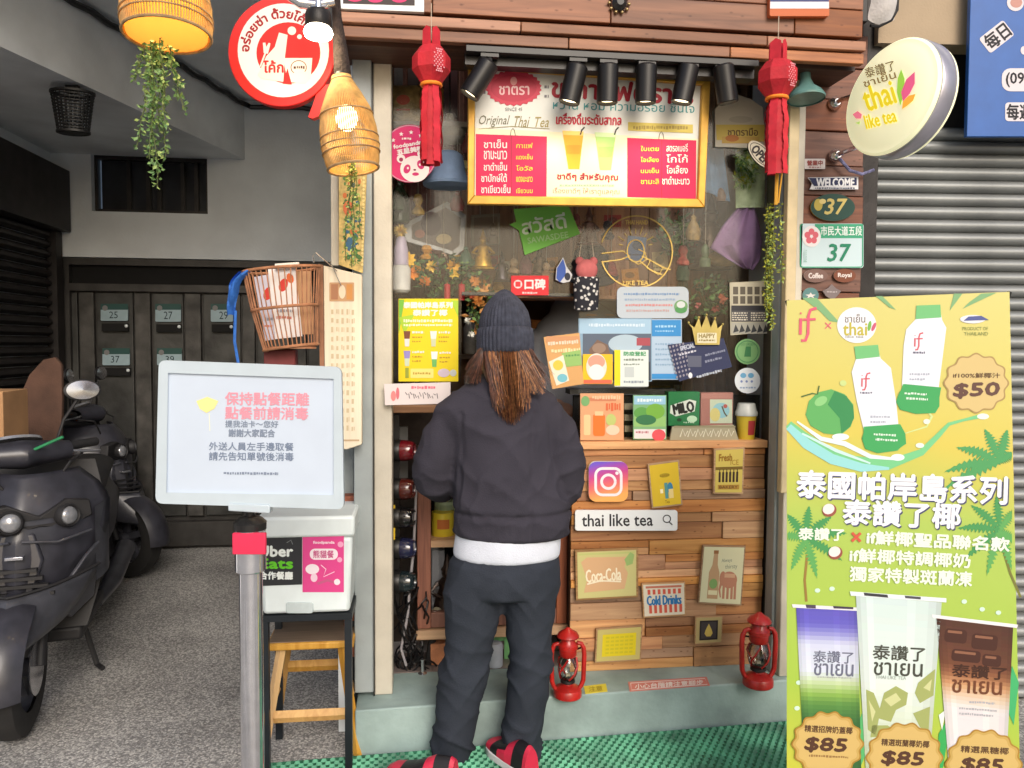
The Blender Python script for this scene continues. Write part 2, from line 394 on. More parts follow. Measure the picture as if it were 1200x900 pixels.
# dark window over the gate
win = B()
for x0, x1, z0, z1 in ((wx0, wx1, wz1 - .025, wz1), (wx0, wx1, wz0, wz0 + .025), (wx0, wx0 + .025, wz0 + .025, wz1 - .025), (wx1 - .025, wx1, wz0 + .025, wz1 - .025)):
    win.box(x0 + .002, x1 - .002, BW + .05, BW + .1, z0, z1, M_dark)
wf = win.build('window', bld)
for px in (147, 170, 183, 211, 227):
    x = fb.at(px, 215).x; m_ = B(); m_.box(x - .012, x + .012, BW + .055, BW + .09, wz0 + .026, wz1 - .026, M_dark); m_.build('mullion', wf)
g_ = B(); g_.box(wx0 + .03, wx1 - .03, BW + .1, BW + .11, wz0 + .01, wz1 - .01, mat('smoked_pane', lin((44, 46, 52)), .15, var=.3, scale=5)); g_.build('pane', wf)

# ---------------------------------------------------------------- gate with number plates
gate = thing('gate', 'dark metal gate with upright panels across the back of the passage', 'gate', ((gx0 + XR) / 2, BW + .02, 0))
M_gate = mat('gate_metal', lin((66, 66, 64)), .5, .3, var=.35, scale=6, bump=.2, bscale=30)
M_gate2 = mat('gate_metal_dark', lin((62, 60, 58)), .5, .3, var=.3, scale=6, bump=.2)
gy = BW + .02; zt = fb.at(200, 335).z; fg = FY(gy)
b = B(); b.box(gx0 + .003, XR, gy, gy + .1, gz1 - .05, gz1 - .003, M_gate2); b.box(gx0 + .003, gx0 + .05, gy, gy + .1, 0, gz1 - .05, M_gate2)
b.box(gx0 + .05, XR, gy, gy + .09, zt - .04, zt + .01, M_gate2); b.box(gx0 + .05, XR, gy, gy + .09, fg.at(200, 640).z, fg.at(200, 612).z, M_gate2); b.build('gate_frame', gate)
b = B(); b.box(gx0 + .05, XR, gy + .05, gy + .07, zt + .01, gz1 - .05, M_blk); b.build('transom_panel', gate)
b = B(); b.box(gx0 + .05, XR, gy + .06, gy + .08, 0.001, zt - .04, M_gate2); b.build('backing_sheet', gate)
edges = [80, 92, 112, 157, 178, 216, 237, 283, 300, 340, 360, 395]
for i in range(len(edges) - 1):
    x0, x1 = fg.at(edges[i], 480).x + .008, fg.at(edges[i + 1], 480).x - .008; dp = .02 if i % 2 else .035
    b = B(); b.box(x0, x1, gy + dp, gy + .06, fg.at(200, 606).z, zt - .05, M_gate if i % 2 == 0 else mat('gate_metal_mid', lin((74, 72, 69)), .55, .2, var=.4, scale=8, bump=.2)); b.build('panel', gate, bevel=.004)
    b = B(); b.box(x0, x1, gy + dp + .003, gy + .06, .02, fg.at(200, 642).z, M_gate2); b.build('kick_panel', gate)
M_np = mat('number_plate_face', lin((150, 172, 180)), .5, var=.08)
NP = [(118, 150, 361, 376, '25', 'upper number plate in the leftmost column of the dark gate, above a letter slot'),
      (182, 212, 361, 377, '27', 'upper number plate in the middle column of the dark gate'),
      (247, 273, 361, 377, '29', 'number plate on the dark gate close to the blue cloth'),
      (120, 152, 413, 428, '37', 'lower number plate in the leftmost column of the dark gate'),
      (184, 213, 413, 428, '39', 'middle number plate on the dark gate, its foot cut by the notice board')]
fp = FY(gy + .018)
for x0, x1, y0, y1, s_, lb in NP:
    c = fp.at((x0 + x1) / 2, y1); t = thing('number_plate', 'pale ' + lb, 'number plate', c, 'number plates on the gate')
    b = B(); plate(b, fp, rr(x0, y0, x1, y1, 1.5), .006, M_np); b.build('plate', t)
    a = Art(FY(gy + .012)); a.rect(x0, y0 - 5, x1, y0 + 2, (44, 78, 74), 1); a.text(s_, x0 + 10, y0 + 4, x0 + 20, y1 - 3, (30, 50, 56), 2); a.ell(x0 + 5, y0, 3.2, 3.2, (120, 120, 120), 2); a.done(t)
    b = B(); plate(b, fp, rr(x0 + 1, y1 + 3, x1, y1 + 12), .02, M_blk); b.build('letter_slot', t)
    b = B(); b.ball(fp.at(x1 - 2, y1 + 6, .02), .012, M_white, 8); b.build('knob', t)

# ---------------------------------------------------------------- dark roller shutter on the left wall
sh = thing('roller_shutter', 'dark roller shutter with its housing box on the left wall of the passage', 'shutter', (XL, 4.2, 0), 'roller shutters')
M_dsh = mat('dark_shutter', lin((46, 42, 41)), .55, .3, var=.3, scale=8)
zb = PL((XL + .14, 0, 0), (1, 0, 0)).at(50, 163).z
zb = 2.20
b = B(); b.box(XL + .004, XL + .13, 2.9, BW - .02, zb, zs - .12, M_dsh); b.build('housing', sh, bevel=.006)
b = B(); b.box(XL + .004, XL + .07, BW - .11, BW - .02, 0, zb - .002, M_dsh); b.build('guide_rail', sh)
sl_me = None; z = zb - .06; k = 0
while z > .02:
    if sl_me is None:
        b = B(); b.prism([(XL + .012, 2.9, 0), (XL + .02, 2.9, .008), (XL + .042, 2.9, .022), (XL + .042, 2.9, .04), (XL + .02, 2.9, .056), (XL + .012, 2.9, .06)], (0, BW - .12 - 2.9, 0), M_dsh)
        o = b.build('slat', sh); sl_me = o; o.location = (0, 0, z)
    else:
        o = sl_me.copy(); COL.objects.link(o); o.location = (0, 0, z)
    z -= .064

# ---------------------------------------------------------------- steel roller shutter on the right
shn = FACE(1, -2); p0 = FY(2.9).at(1013, 300); SP = PL(p0, shn)
su = Vector((0, 0, 1)).cross(SP.n); su.normalize(); su = su if su.x > 0 else -su
M_sh = mat("steel_slat", lin((138, 141, 141)), .42, .35, var=.10, scale=5, bump=.06)
st = thing('roller_shutter', 'closed grey steel roller shutter to the right of the wooden pillar', 'shutter', p0 * 1 - Vector((0, 0, p0.z)), 'roller shutters')
ztop = SP.at(1100, 147).z
base = Vector((p0.x, p0.y, 0))
tmpl = None; z = ztop - .0515; LW = 2.6; inw = -SP.n
while z > -.01:
    if tmpl is None:
        prof = [(.026, 0), (.021, .003), (.009, .008), (.001, .016), (0, .027), (.005, .038), (.015, .045), (.026, .0465), (.031, .0515), (.031, 0)]
        b = B(); b.prism([base + inw * q + Vector((0, 0, h)) for q, h in prof], su * LW, M_sh)
        tmpl = b.build('slat', st, angle=60); tmpl.location = (0, 0, z)
    else:
        o = tmpl.copy(); COL.objects.link(o); o.location = (0, 0, z)
    z -= .0517
b = B(); b.prism([base + inw * .04 + Vector((0, 0, 0)), base + inw * .05, base + inw * .05 + Vector((0, 0, ztop + .3)), base + inw * .04 + Vector((0, 0, ztop + .3))], su * LW, M_blk); b.build('backing_sheet', st)
# beige lintel above it
zl = SP.at(1060, 58).z
M_beige = mat('beige_render', lin((176, 156, 130)), .8, var=.08, scale=4, bump=.15)
b = B(); b.prism([base + SP.n * .06 + Vector((0, 0, zl)), base + inw * .25 + Vector((0, 0, zl)), base + inw * .25 + Vector((0, 0, zl + .6)), base + SP.n * .06 + Vector((0, 0, zl + .6))], su * LW, M_beige)
b.build('lintel', bld)
b = B(); b.prism([base + inw * .2 + Vector((0, 0, ztop)), base + inw * .25 + Vector((0, 0, ztop)), base + inw * .25 + Vector((0, 0, zl)), base + inw * .2 + Vector((0, 0, zl))], su * LW, M_blk); b.build('shutter_recess', bld)
# blue sign hung on the shutter
bp = PL(p0 + SP.n * .10, SP.n)
t = thing('signboard', 'big blue signboard with black Chinese writing at the top right', 'sign', bp.at(1200, 161))
b = B(); plate(b, bp, [(1139, -60), (1420, -60), (1420, 160), (1133, 160)], .02, mat('blue_board', lin((38, 92, 168)), .45, var=.06)); b.build('board', t, bevel=.002)
a = Art(bp, .021); hal = (214, 208, 214); bk = (26, 24, 34)
a.poly(turn(rr(1150, 32, 1186, 54, 3), 1168, 43, -38), hal, 1); a.text('每日', 1153, 33, 1184, 52, bk, 2, rot=-38, bold=.5)
a.rect(1174, 80, 1290, 107, hal, 1, 10); a.text('(09', 1179, 85, 1200, 102, bk, 2, bold=.4); a.text('87)123', 1204, 85, 1250, 102, bk, 2, bold=.4)
a.rect(1178, 120, 1290, 142, hal, 1, 4); a.text('每週', 1180, 122, 1209, 140, bk, 2, bold=.5); a.text('公休', 1212, 122, 1240, 140, bk, 2, bold=.5)
a.ell(1190, 3, 10, 10, hal, 1); a.ell(1191, 3, 7, 6, (190, 140, 130), 2); a.ell(1200, 59, 4, 5, hal, 1)
a.done(t)

# ================================================================== SHOP FRONT
shop = thing('shop_front', 'tea shop front with wooden fascia boards, metal posts, glass panes and a pale step', 'shop front', (Xat(680, 2.8), 2.8, 0))
XA = Xat(413, 2.80, 500); XB = Xat(937, 2.82, 300)
# step: a pale kerb whose edge runs slightly askew
z_st = FY(2.80).at(430, 832).z; z_st = .165
pst = PL((0, 0, z_st), (0, 0, 1)); s0 = pst.at(416, 833); s1 = pst.at(935, 796)
b = B(); b.prism([s0, s1, Vector((s1.x, 3.02, z_st)), Vector((s0.x, 3.02, z_st))], (0, 0, -z_st - .05), M_step); b.build('step', shop, bevel=.006)
s_dir = (s1 - s0).normalized()
# posts
fz = Zat(52, 2.8)
def post(px0, px1, y, dep, m, z0=z_st, z1=None, nm='post', bev=.004):
    b = B(); b.box(Xat(px0, y, 450), Xat(px1, y, 450), y, y + dep, z0, z1 or fz, m); return b.build(nm, shop, bevel=bev)
post(414, 436.5, 2.80, .16, M_stone2, z0=.19); post(438, 459.5, 2.83, .13, M_stone, z0=.166)
b = B(); b.box(Xat(436.5, 2.81, 450), Xat(438, 2.81, 450), 2.815, 2.9, .17, fz, M_black); b.build('post_joint', shop)
post(921, 937, 2.82, .14, M_stone, z0=.166); post(906, 920, 2.93, .1, mat('frame_brown', lin((86, 76, 60)), .5, .3, var=.2), z0=.166)
post(911, 921.5, 2.86, .06, M_stone2, z0=.166)
post(918, 930, 2.78, .035, mat('cream_strip', lin((206, 188, 150)), .6, var=.1), z0=.9, nm='cream_strip')
# side wall of the shop towards the passage, with brick showing at its foot
b = B(); b.box(XR + .002, XR + .10, 2.97, BW + .1, 0, zc, M_conc); b.build('side_wall', shop)
b = B()
for i in range(9):
    z = .30 + i * .068; b.box(Xat(403, 2.9, 600), XR + .03, 2.86 + .006 * (i % 2), 2.962, z, z + .058, M_brick)
    br = b.build('brick', shop, bevel=.004); b = B()
b = B(); b.box(Xat(397, 2.93, 700), XR + .03, 2.90, 2.965, 0, .298, M_conc); b.build('wall_foot', shop)
boxpx(b := B(), 2.92, 392, 522, 414, 604, .04, M_stone2); b.build('grey_upright', shop)
boxpx(b := B(), 2.965, 340, 578, 413, 607, .12, mat('mossy_concrete', lin((150, 142, 128)), .9, var=.45, scale=25, bump=.6, bscale=30)); b.build('concrete_ledge', shop)
# wooden fascia: boards and a jutting ledge
M_wr = wood('reddish_board', lin((108, 62, 36)), lin((150, 92, 54)), 0, s=.8)
M_wl = wood('ledge_board', lin((134, 80, 46)), lin((176, 112, 66)), 0, s=.8)
YF = 2.62; fF = FY(YF); zz = lambda y: fF.at(500, y).z; xa, xb = Xat(394, YF, 20), Xat(1012, YF, 20)
zref = zz(52)
rows = [(-95, -58, 0), (-58, -20, 0), (-20, 15, 0), (15, 22, .02), (22, 35, -.025), (36, 50, -.012)]
for i, (y0, y1, dy) in enumerate(rows):
    cuts = [xa, xb]
    if y1 - y0 > 12: cuts = sorted([xa, xb] + [xa + (xb - xa) * f for f in ((.21, .55, .78), (.38, .7), (.17, .5, .86), (.5,), (.33, .8), (.42, .73))[i]])
    for k in range(len(cuts) - 1):
        b = B(); b.box(cuts[k] + .0015, cuts[k + 1] - .0015, YF + dy, YF + dy + .03, zz(y1) + .0015, zz(y0) - .0015, M_wl if i >= 4 else M_wr); b.build('fascia_board', shop, bevel=.003)
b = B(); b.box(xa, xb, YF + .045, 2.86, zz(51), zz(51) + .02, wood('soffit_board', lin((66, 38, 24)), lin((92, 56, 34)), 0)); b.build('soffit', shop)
b = B(); b.box(xa - .001, xa + .025, YF + .031, 2.80, zz(50) + .03, zz(-95), M_wr); b.box(xb - .025, xb + .001, YF + .031, 2.84, zz(50) + .03, zz(-95), M_wr); b.box(xa, xb, 2.7, 2.72, zz(50) + .03, zz(-95), M_blk); b.box(xa, xb, YF + .01, 2.86, zz(-95), zz(-95) + .02, M_wr); b.build('fascia_return', shop)
# header beam behind, top of the glass
b = B(); b.box(XA, XB, 2.9, 2.98, Zat(64, 2.9), zref + .3, wood('header_board', lin((58, 36, 26)), lin((84, 54, 38)), 0)); b.build('header', shop)
# wood-clad pillar
M_wp = wood('pillar_board', lin((92, 50, 34)), lin((134, 78, 50)), 0, s=.9)
fP = FY(2.83); zr = fP.at(975, 40).z; i = 0; X0, X1 = Xat(938, 2.83, 300), Xat(1010, 2.83, 300)
hs = [.125, .118, .12, .13, .115, .122, .119, .127]
while zr > .05:
    h = hs[i % 8]; dz = (0, .006, .002, .009, .004)[i % 5]
    b = B(); b.box(X0, X1, 2.83 + dz, 2.87, max(0, zr - h + .003), zr, M_wp); b.build('pillar_board', shop, bevel=.003); zr -= h; i += 1
b = B(); b.box(X0 + .002, X1 - .002, 2.871, 3.3, 0, zref + .4, M_conc); b.build('pillar_core', shop)
b = B(); b.box(X1 + .004, p0.x + .03, 2.872, 3.3, 0, zl + .6, M_dark); b.build('wall_return', bld)
# room behind
M_room = mat('room_wall', lin((150, 118, 96)), .8, var=.3, scale=5)
M_tile = mat('floor_tile_white', lin((206, 202, 204)), .25, var=.05)
M_tileb = mat('floor_tile_brown', lin((128, 116, 112)), .3, var=.1)
b = B(); b.box(XR + .1, X0 + .6, 4.6, 4.7, 0, zc, M_room); b.box(X0 + .5, X0 + .6, 3.3, 4.6, 0, zc, M_room); b.box(XR + .1, XR + .104, 2.98, 4.6, 0, zc, M_room); b.build('room_wall', shop)
b = B(); b.box(XR + .1, X0 + .6, 2.985, 4.7, zc - .25, zc - .2, M_room); b.build('room_ceiling', shop)
b = B(); b.box(s0.x, X0 + .6, 3.021, 4.6, .02, .155, M_tileb); b.build('room_floor', shop)
# floor tiles just inside the step
ty = 3.024
for r_ in range(4):
    for c_ in range(6):
        b = B(); w_ = .20; x = XA + .09 + c_ * w_; y = ty + r_ * .2
        b.box(x + .002, x + w_ - .002, y + .002, y + .198, .15, .163, M_tileb if (r_ == 0 and c_ < 4) or r_ == 3 else M_tile); b.build('floor_tile', shop, bevel=.001)
# glass panes: left strip, over the hatch, right
M_gl = glassm('shop_glass', (.97, .985, .98), .045, .14)
YG = 3.0; gz_top = Zat(62, YG); fG = FY(YG); gxl = Xat(459, YG, 400); gxa = Xat(541, YG, 400); gxb = Xat(678, YG, 400); gxr = Xat(917, YG, 400); zh = fG.at(610, 346).z; zcnt = fG.at(780, 517).z
for x0, x1, z0 in ((gxl, gxa - .001, fG.at(500, 476).z), (gxa, gxb, zh), (gxb + .001, gxr, zcnt + .003)):
    b = B(); b.box(x0, x1, YG, YG + .006, z0, gz_top, M_gl); b.build('glass_pane', shop)
boxpx(b := B(), YG + .008, 541, 343, 678, 347, .012, M_black); b.build('hatch_rail', shop)
# ================================================================== COUNTER
YC = 2.95; fC = FY(YC)
M_pl = [wood('pallet_wood_a', lin((182, 122, 66)), lin((216, 162, 98)), 0), wood('pallet_wood_b', lin((158, 98, 54)), lin((198, 138, 82)), 0), wood('pallet_wood_c', lin((138, 98, 66)), lin((174, 130, 88)), 0)]
cx0, cx1 = fC.at(669, 650).x, fC.at(895, 650).x; czt = fC.at(780, 517).z; czb = .17
ctr = thing('counter', 'tea shop counter clad in uneven pallet wood planks', 'counter', ((cx0 + cx1) / 2, YC, czb))
b = B(); b.box(cx0 + .01, cx1 - .01, YC + .022, YC + .42, czb, czt - .03, mat('counter_carcass', lin((70, 48, 34)), .7)); b.build('carcass', ctr)
b = B(); b.box(cx0 - .004, cx1 + .004, YC - .006, YC + .45, czt - .03, czt, M_pl[0]); b.build('counter_top', ctr, bevel=.003)
rc = random.Random(5)
ys = [519 + 0, 534, 549, 563, 575, 586, 601, 613, 633, 650, 668, 686, 704, 724, 745, 760, 783, 805]
zs_ = [fC.at(780, y).z for y in ys]; zs_[0] = czt - .032; zs_[-1] = czb
for i in range(len(ys) - 1):
    n = rc.choice([1, 2, 2, 3]); cuts = [cx0] + sorted(rc.uniform(.15, .85) for _ in range(n - 1))[:] + [cx1]
    cuts = [cx0] + sorted(cx0 + (cx1 - cx0) * rc.uniform(.2, .8) for _ in range(n - 1)) + [cx1]
    for k in range(len(cuts) - 1):
        zt_, zb_ = zs_[i] - .001, zs_[i + 1] + .001
        subs = [(zt_, zb_)] if zt_ - zb_ < .05 or rc.random() < .6 else [(zt_, (zt_ + zb_) / 2 + .001), ((zt_ + zb_) / 2 - .001, zb_)]
        for za, zb2 in subs:
            dy = rc.uniform(-.004, .012)
            b = B(); b.box(cuts[k] + .001, cuts[k + 1] - .001, YC + dy, YC + .022, zb2, za, M_pl[rc.choice([0, 0, 0, 1, 1, 1, 2])]); b.build('plank', ctr, bevel=.0015)
# ---- signs nailed to the counter
fS = FY(YC - .006)
M_frame = wood('frame_wood', lin((150, 112, 72)), lin((190, 150, 104)), 0, s=2, knots=False)
def sign(nm, lb, cat, pl, pts, t, face, group=None, edge=None, off=.0):
    xs, ys_ = [p[0] for p in pts], [p[1] for p in pts]
    o = thing(nm, lb, cat, pl.at(sum(xs) / len(xs), max(ys_), off), group)
    b = B(); b.prism([pl.at(x, y, off + t) for x, y in pts], -pl.n * t, edge or ink(face)); bo = b.build('board', o, bevel=.0008 if t > .004 else 0)
    a = Art(pl, off + t + .0006); 
    if edge is not None: a.poly(pts, face, 0)
    return o, a
G1 = 'signs on the counter'
# camera app tile
o, a = sign('wall_sign', 'rounded purple and orange camera symbol tile on the counter planks', 'sign', fS, rr(690, 541, 736, 588, 9, 6), .018, (196, 74, 140), G1, edge=M_white)
def app():
    m = bpy.data.materials.new('tile_gradient_print'); m.use_nodes = True; t = m.node_tree; p = t.nodes['Principled BSDF']
    tc = t.nodes.new('ShaderNodeTexCoord'); g = t.nodes.new('ShaderNodeSeparateXYZ'); t.links.new(tc.outputs['Generated'], g.inputs[0])
    su_ = t.nodes.new('ShaderNodeMath'); su_.operation = 'MULTIPLY_ADD'; su_.inputs[1].default_value = -.22; t.links.new(g.outputs[0], su_.inputs[0]); t.links.new(g.outputs[2], su_.inputs[2])
    r = t.nodes.new('ShaderNodeValToRGB'); cr = r.color_ramp; cr.elements[0].position = .0; cr.elements[0].color = lin((246, 176, 96)) + (1,); cr.elements[1].position = .9; cr.elements[1].color = lin((112, 86, 206)) + (1,)
    for q, c in ((.3, (232, 112, 108)), (.55, (204, 72, 140)), (.75, (160, 74, 178))):
        e = cr.elements.new(q); e.color = lin(c) + (1,)
    t.links.new(su_.outputs[0], r.inputs[0]); t.links.new(r.outputs[0], p.inputs['Base Color']); p.inputs['Roughness'].default_value = .4
    return m
a.poly(rr(690, 541, 736, 588, 9, 6), app(), 1); wh = (240, 232, 240)
def ring(a, cx, cy, r, w, c, lay, n=28, f=None):
    pts = (f or ell)(cx, cy, r, r, n) if f is None else f; a.line(pts + pts[:1], w, c, lay)
q = rr(698, 549, 728, 580, 8, 5); a.line(q + q[:1], 3.2, wh, 2); q = ell(713, 564.5, 8, 8); a.line(q + q[:1], 3.2, wh, 2); a.ell(723, 554.5, 2, 2, wh, 2); a.done(o)
# search bar
o, a = sign('wall_sign', 'long white search bar plaque lettered thai like tea', 'sign', fS, turn(rr(674, 598, 794, 622, 3), 734, 610, 0), .012, (228, 232, 236), G1)
a.text('thai like tea', 682, 602.5, 765, 616.5, (44, 44, 50), 1, rot=-.6, bold=.25); q = ell(781.5, 608, 4.3, 4.3); a.line(q + q[:1], 1.2, (60, 60, 66), 1); a.line([(784, 611.5), (788, 615)], 1.3, (60, 60, 66), 1); a.done(o)
def picture(lb, pts, face, draw, fw=2.0, cat='sign', frame=None, t=.014):
    o, a = sign('wall_sign', lb, cat, fS, pts, t, face, G1, edge=frame or M_frame)
    cx = sum(p[0] for p in pts) / 4; cy = sum(p[1] for p in pts) / 4
    w = max(p[0] for p in pts) - min(p[0] for p in pts)
    k = 1 - 2 * fw / w
    a.b.v.clear(); a.b.f.clear(); a.b.k.clear(); a.b.mats.clear()
    def xf(u, v):    # unit square of the picture -> pixels (inside its frame)
        u2, v2 = .5 + (u - .5) * k, .5 + (v - .5) * (1 - 2 * fw / max(8, max(p[1] for p in pts) - min(p[1] for p in pts)))
        p = [pts[0][i] * (1 - u2) * (1 - v2) + pts[1][i] * u2 * (1 - v2) + pts[2][i] * u2 * v2 + pts[3][i] * (1 - u2) * v2 for i in (0, 1)]; return p
    a.xf = xf; a.rect(0, 0, 1, 1, face, 0); draw(a); a.done(o); return o
def d_yel(a):
    a.ell(.5, .28, .18, .05, (176, 150, 40), 1); a.text('Lipton', .34, .24, .66, .33, (150, 120, 30), 2)
    a.rect(.28, .5, .42, .82, (220, 190, 60), 1, .02); a.rect(.46, .46, .58, .84, (90, 150, 150), 1); a.ell(.66, .6, .1, .14, (64, 132, 168), 1); a.rect(.6, .62, .76, .84, (232, 210, 140), 1); a.text('Tea', .44, .88, .6, .95, (120, 90, 30), 1); a.rect(.3, .6, .4, .7, (250, 240, 200), 2)
picture('yellow cafe sign with small drinks drawn on it, right of the camera symbol tile', [(759, 544), (796, 539), (800, 592), (764, 596)], (218, 186, 52), d_yel)
def d_beer(a):
    a.rect(0, .4, 1, .47, (120, 96, 40), 1); a.text('Fresh', .12, .1, .6, .26, (150, 110, 40), 1, bold=.01); a.text('ICE', .55, .24, .85, .36, (160, 120, 40), 1)
    for i in range(6): a.rect(.12 + i * .13, .52, .2 + i * .13, .76, (60, 44, 34), 1, .01); a.rect(.145 + i * .13, .46, .175 + i * .13, .54, (60, 44, 34), 1)
    a.rect(.1, .82, .9, .93, (176, 136, 60), 1); a.text('BAKERY', .16, .84, .84, .91, (80, 50, 30), 2)
picture('olive yellow sign with a row of dark bottles, top right of the counter', [(837, 526), (873, 524), (871, 579), (836, 579)], (208, 188, 96), d_beer)
def d_coke(a):
    a.poly([(.06, .22), (.16, .12), (.86, .14), (.8, .36), (.86, .5), (.8, .84), (.1, .88), (.16, .6)], (208, 168, 128), 1); a.text('Coca-Cola', .14, .38, .74, .66, (236, 226, 200), 2, rot=-2, bold=.006, shear=0); a.line([(.16, .7), (.4, .64), (.74, .68)], .03, (236, 226, 200), 2)
    a.poly([(.8, .2), (.9, .04), (.97, .1), (.94, .3), (.84, .34)], (150, 178, 110), 2); a.poly([(.02, .03), (.98, .03), (.98, .07), (.02, .07)], (184, 190, 120), 1)
picture('faded peach cola sign in a pale green wooden frame, left on the counter', [(674, 645), (748, 642), (748, 700), (675, 704)], (196, 190, 130), d_coke, 2.5)
def d_red(a):
    for i in range(7):
        x = .1 + i * .125; a.rect(x, .16, x + .07, .32, (206, 92, 74), 1); a.rect(x + .02, .66, x + .09, .92, (206, 92, 74), 1)
    a.text('Cold Drinks', .08, .36, .92, .66, (50, 118, 176), 3, bold=.012); a.rect(.06, .05, .94, .12, (196, 120, 100), 1)
picture('small white sign with red bottles and blue lettering in the middle of the counter', [(752, 684), (803, 682), (804, 721), (754, 724)], (222, 214, 196), d_red, 1.6)
def d_bottle(a):
    a.poly([(.26, .1), (.36, .1), (.37, .32), (.43, .46), (.43, .93), (.17, .93), (.17, .46), (.24, .32)], (178, 146, 112), 1); a.ell(.3, .66, .1, .09, (120, 156, 96), 2); a.rect(.25, .06, .37, .12, (140, 96, 60), 2); a.rect(.19, .78, .41, .86, (214, 208, 170), 2)
    a.text('Always', .46, .2, .72, .28, (120, 130, 120), 1, rot=-4); a.text('thirsty', .56, .3, .86, .4, (120, 130, 120), 1, rot=-4)
    el = (176, 124, 100); a.ell(.68, .58, .2, .15, el, 1); a.ell(.52, .56, .08, .13, el, 2); a.line([(.5, .6), (.46, .76), (.5, .9)], [.07, .05, .03], el, 1)
    for x in (.56, .66, .76, .84): a.line([(x, .62), (x + .01, .92)], .06, el, 1)
    a.rect(.56, .47, .82, .54, (200, 160, 130), 3)
picture('cream sign with a bottle and a small elephant, right on the counter', [(824, 639), (874, 640), (869, 710), (818, 707)], (206, 204, 170), d_bottle, 1.8)
def d_blk(a):
    a.rect(.14, .12, .86, .9, (40, 36, 38), 1); a.rect(.2, .18, .8, .84, (64, 58, 60), 2); a.poly([(.5, .24), (.62, .5), (.66, .64), (.58, .76), (.42, .76), (.34, .64), (.38, .5)], (196, 172, 90), 3)
picture('tiny black picture with a golden drop in a pale wood frame', [(815, 723), (847, 722), (846, 753), (814, 755)], (176, 158, 110), d_blk, 1.2)
def d_y2(a):
    for i in range(6): a.scrib(.18, .14 + i * .13, .82, .2 + i * .13, (190, 182, 40), 1)
def d_yl(a):
    a.rect(.12, .16, .9, .86, (214, 196, 36), 1)
    for i in range(5):
        for k in range(6): a.rect(.2 + k * .11, .24 + i * .12, .28 + k * .11, .3 + i * .12, (196, 184, 44), 2)
picture('blank yellow sign in a pale frame, low on the counter', [(699, 737), (753, 733), (751, 774), (697, 777)], (190, 178, 110), d_yl, 1.8)
# ---- stickers on the step
PS = PL((0, 0, z_st), (0, 0, 1))
o, a = sign('floor_sticker', 'pink and white warning sticker on the step below the counter', 'sticker', PS, [(736, 799), (828, 793), (832, 803), (738, 810)], .0015, (214, 132, 122))
a.line([(739, 800.5), (826, 795), (829, 802), (740, 808.5), (739, 800.5)], .9, (240, 220, 216), 1); a.text('小心台階請注意腳步', 744, 799, 824, 805, (244, 232, 228), 1, rot=-3.6, bold=.2); a.done(o)
o, a = sign('floor_sticker', 'small yellow sticker on the step beside the left red lantern', 'sticker', PS, [(684, 804), (710, 801), (712, 810), (686, 813)], .0015, (216, 200, 70))
a.text('注意', 690, 804, 706, 810, (150, 130, 40), 1, rot=-5); a.done(o)
# ================================================================== RED OIL LANTERNS
M_red = mat('red_lantern_paint', lin((176, 32, 28)), .38, .0, var=.22, scale=18, bump=.12, bscale=50, coat=.3)
M_lg = glassm('lantern_glass', (.86, .86, .84), .16)
def oil_lantern(px, pyb, h_px, y, lb):
    c = PS.at(px, pyb); k = h_px * ((c - CAMP).dot(RM @ Vector((0, 0, -1)))) / F / 1.0     # real height
    t = thing('oil_lantern', lb, 'lantern', c, 'red oil lanterns on the step'); h = k
    L = lambda z: z * h
    def sub(nm, fn, par=t, **kw):
        b = B(); fn(b); return b.build(nm, par, **kw)
    sub('tank', lambda b: b.lathe([(.10 * h, 0), (.185 * h, .004), (.20 * h, L(.03)), (.20 * h, L(.10)), (.185 * h, L(.135)), (.12 * h, L(.165)), (.075 * h, L(.19)), (.07 * h, L(.22))], M_red, c, n=24))
    sub('burner', lambda b: b.lathe([(.09 * h, L(.215)), (.105 * h, L(.23)), (.10 * h, L(.26)), (.045 * h, L(.275)), (.03 * h, L(.31))], M_dark, c))
    sub('globe', lambda b: b.lathe([(.085 * h, L(.265)), (.125 * h, L(.32)), (.145 * h, L(.40)), (.14 * h, L(.48)), (.115 * h, L(.56)), (.09 * h, L(.60))], M_lg, c, n=24, caps=False))
    sub('wick', lambda b: b.box(c.x - .03 * h, c.x + .03 * h, c.y - .006, c.y + .006, c.z + L(.27), c.z + L(.34), mat('wick', lin((200, 190, 170)), .9)))
    sub('chimney', lambda b: b.lathe([(.11 * h, L(.595)), (.125 * h, L(.62)), (.125 * h, L(.70)), (.14 * h, L(.71)), (.14 * h, L(.76)), (.10 * h, L(.80)), (.09 * h, L(.86))], M_red, c, n=24))
    sub('cap', lambda b: b.lathe([(.15 * h, L(.865)), (.16 * h, L(.88)), (.13 * h, L(.93)), (.06 * h, L(.97)), (.025 * h, L(1.0))], M_red, c, n=24))
    for s in (-1, 1):
        sub('side_tube', lambda b: b.tube([c + Vector((s * x * h, 0, L(z))) for x, z in ((.15, .10), (.20, .17), (.225, .24), (.23, .40), (.235, .60), (.225, .70), (.19, .765), (.13, .78))], [.032 * h] * 2 + [.034 * h] * 4 + [.03 * h] * 2, M_red, n=10))
    sub('guard_wire', lambda b: [b.tube([c + Vector((math.cos(a_) * r_ * h, math.sin(a_) * r_ * h, L(z))) for a_, r_, z in ((q, .10, .28), (q + .5, .15, .38), (q + .9, .152, .47), (q + 1.4, .12, .58))], .004, M_red, n=5) for q in (0, 1.57, 3.14, 4.71)])
    sub('handle', lambda b: b.tube([c + Vector((.21 * h * math.cos(a_), .13 * h * math.sin(a_), L(.72) - .10 * h * math.sin(a_))) for a_ in [math.pi * i / 12 for i in range(13)]], .0035, M_dark, n=5))
oil_lantern(665, 817, 83, 2.9, 'smaller red oil lantern at the left end of the counter')
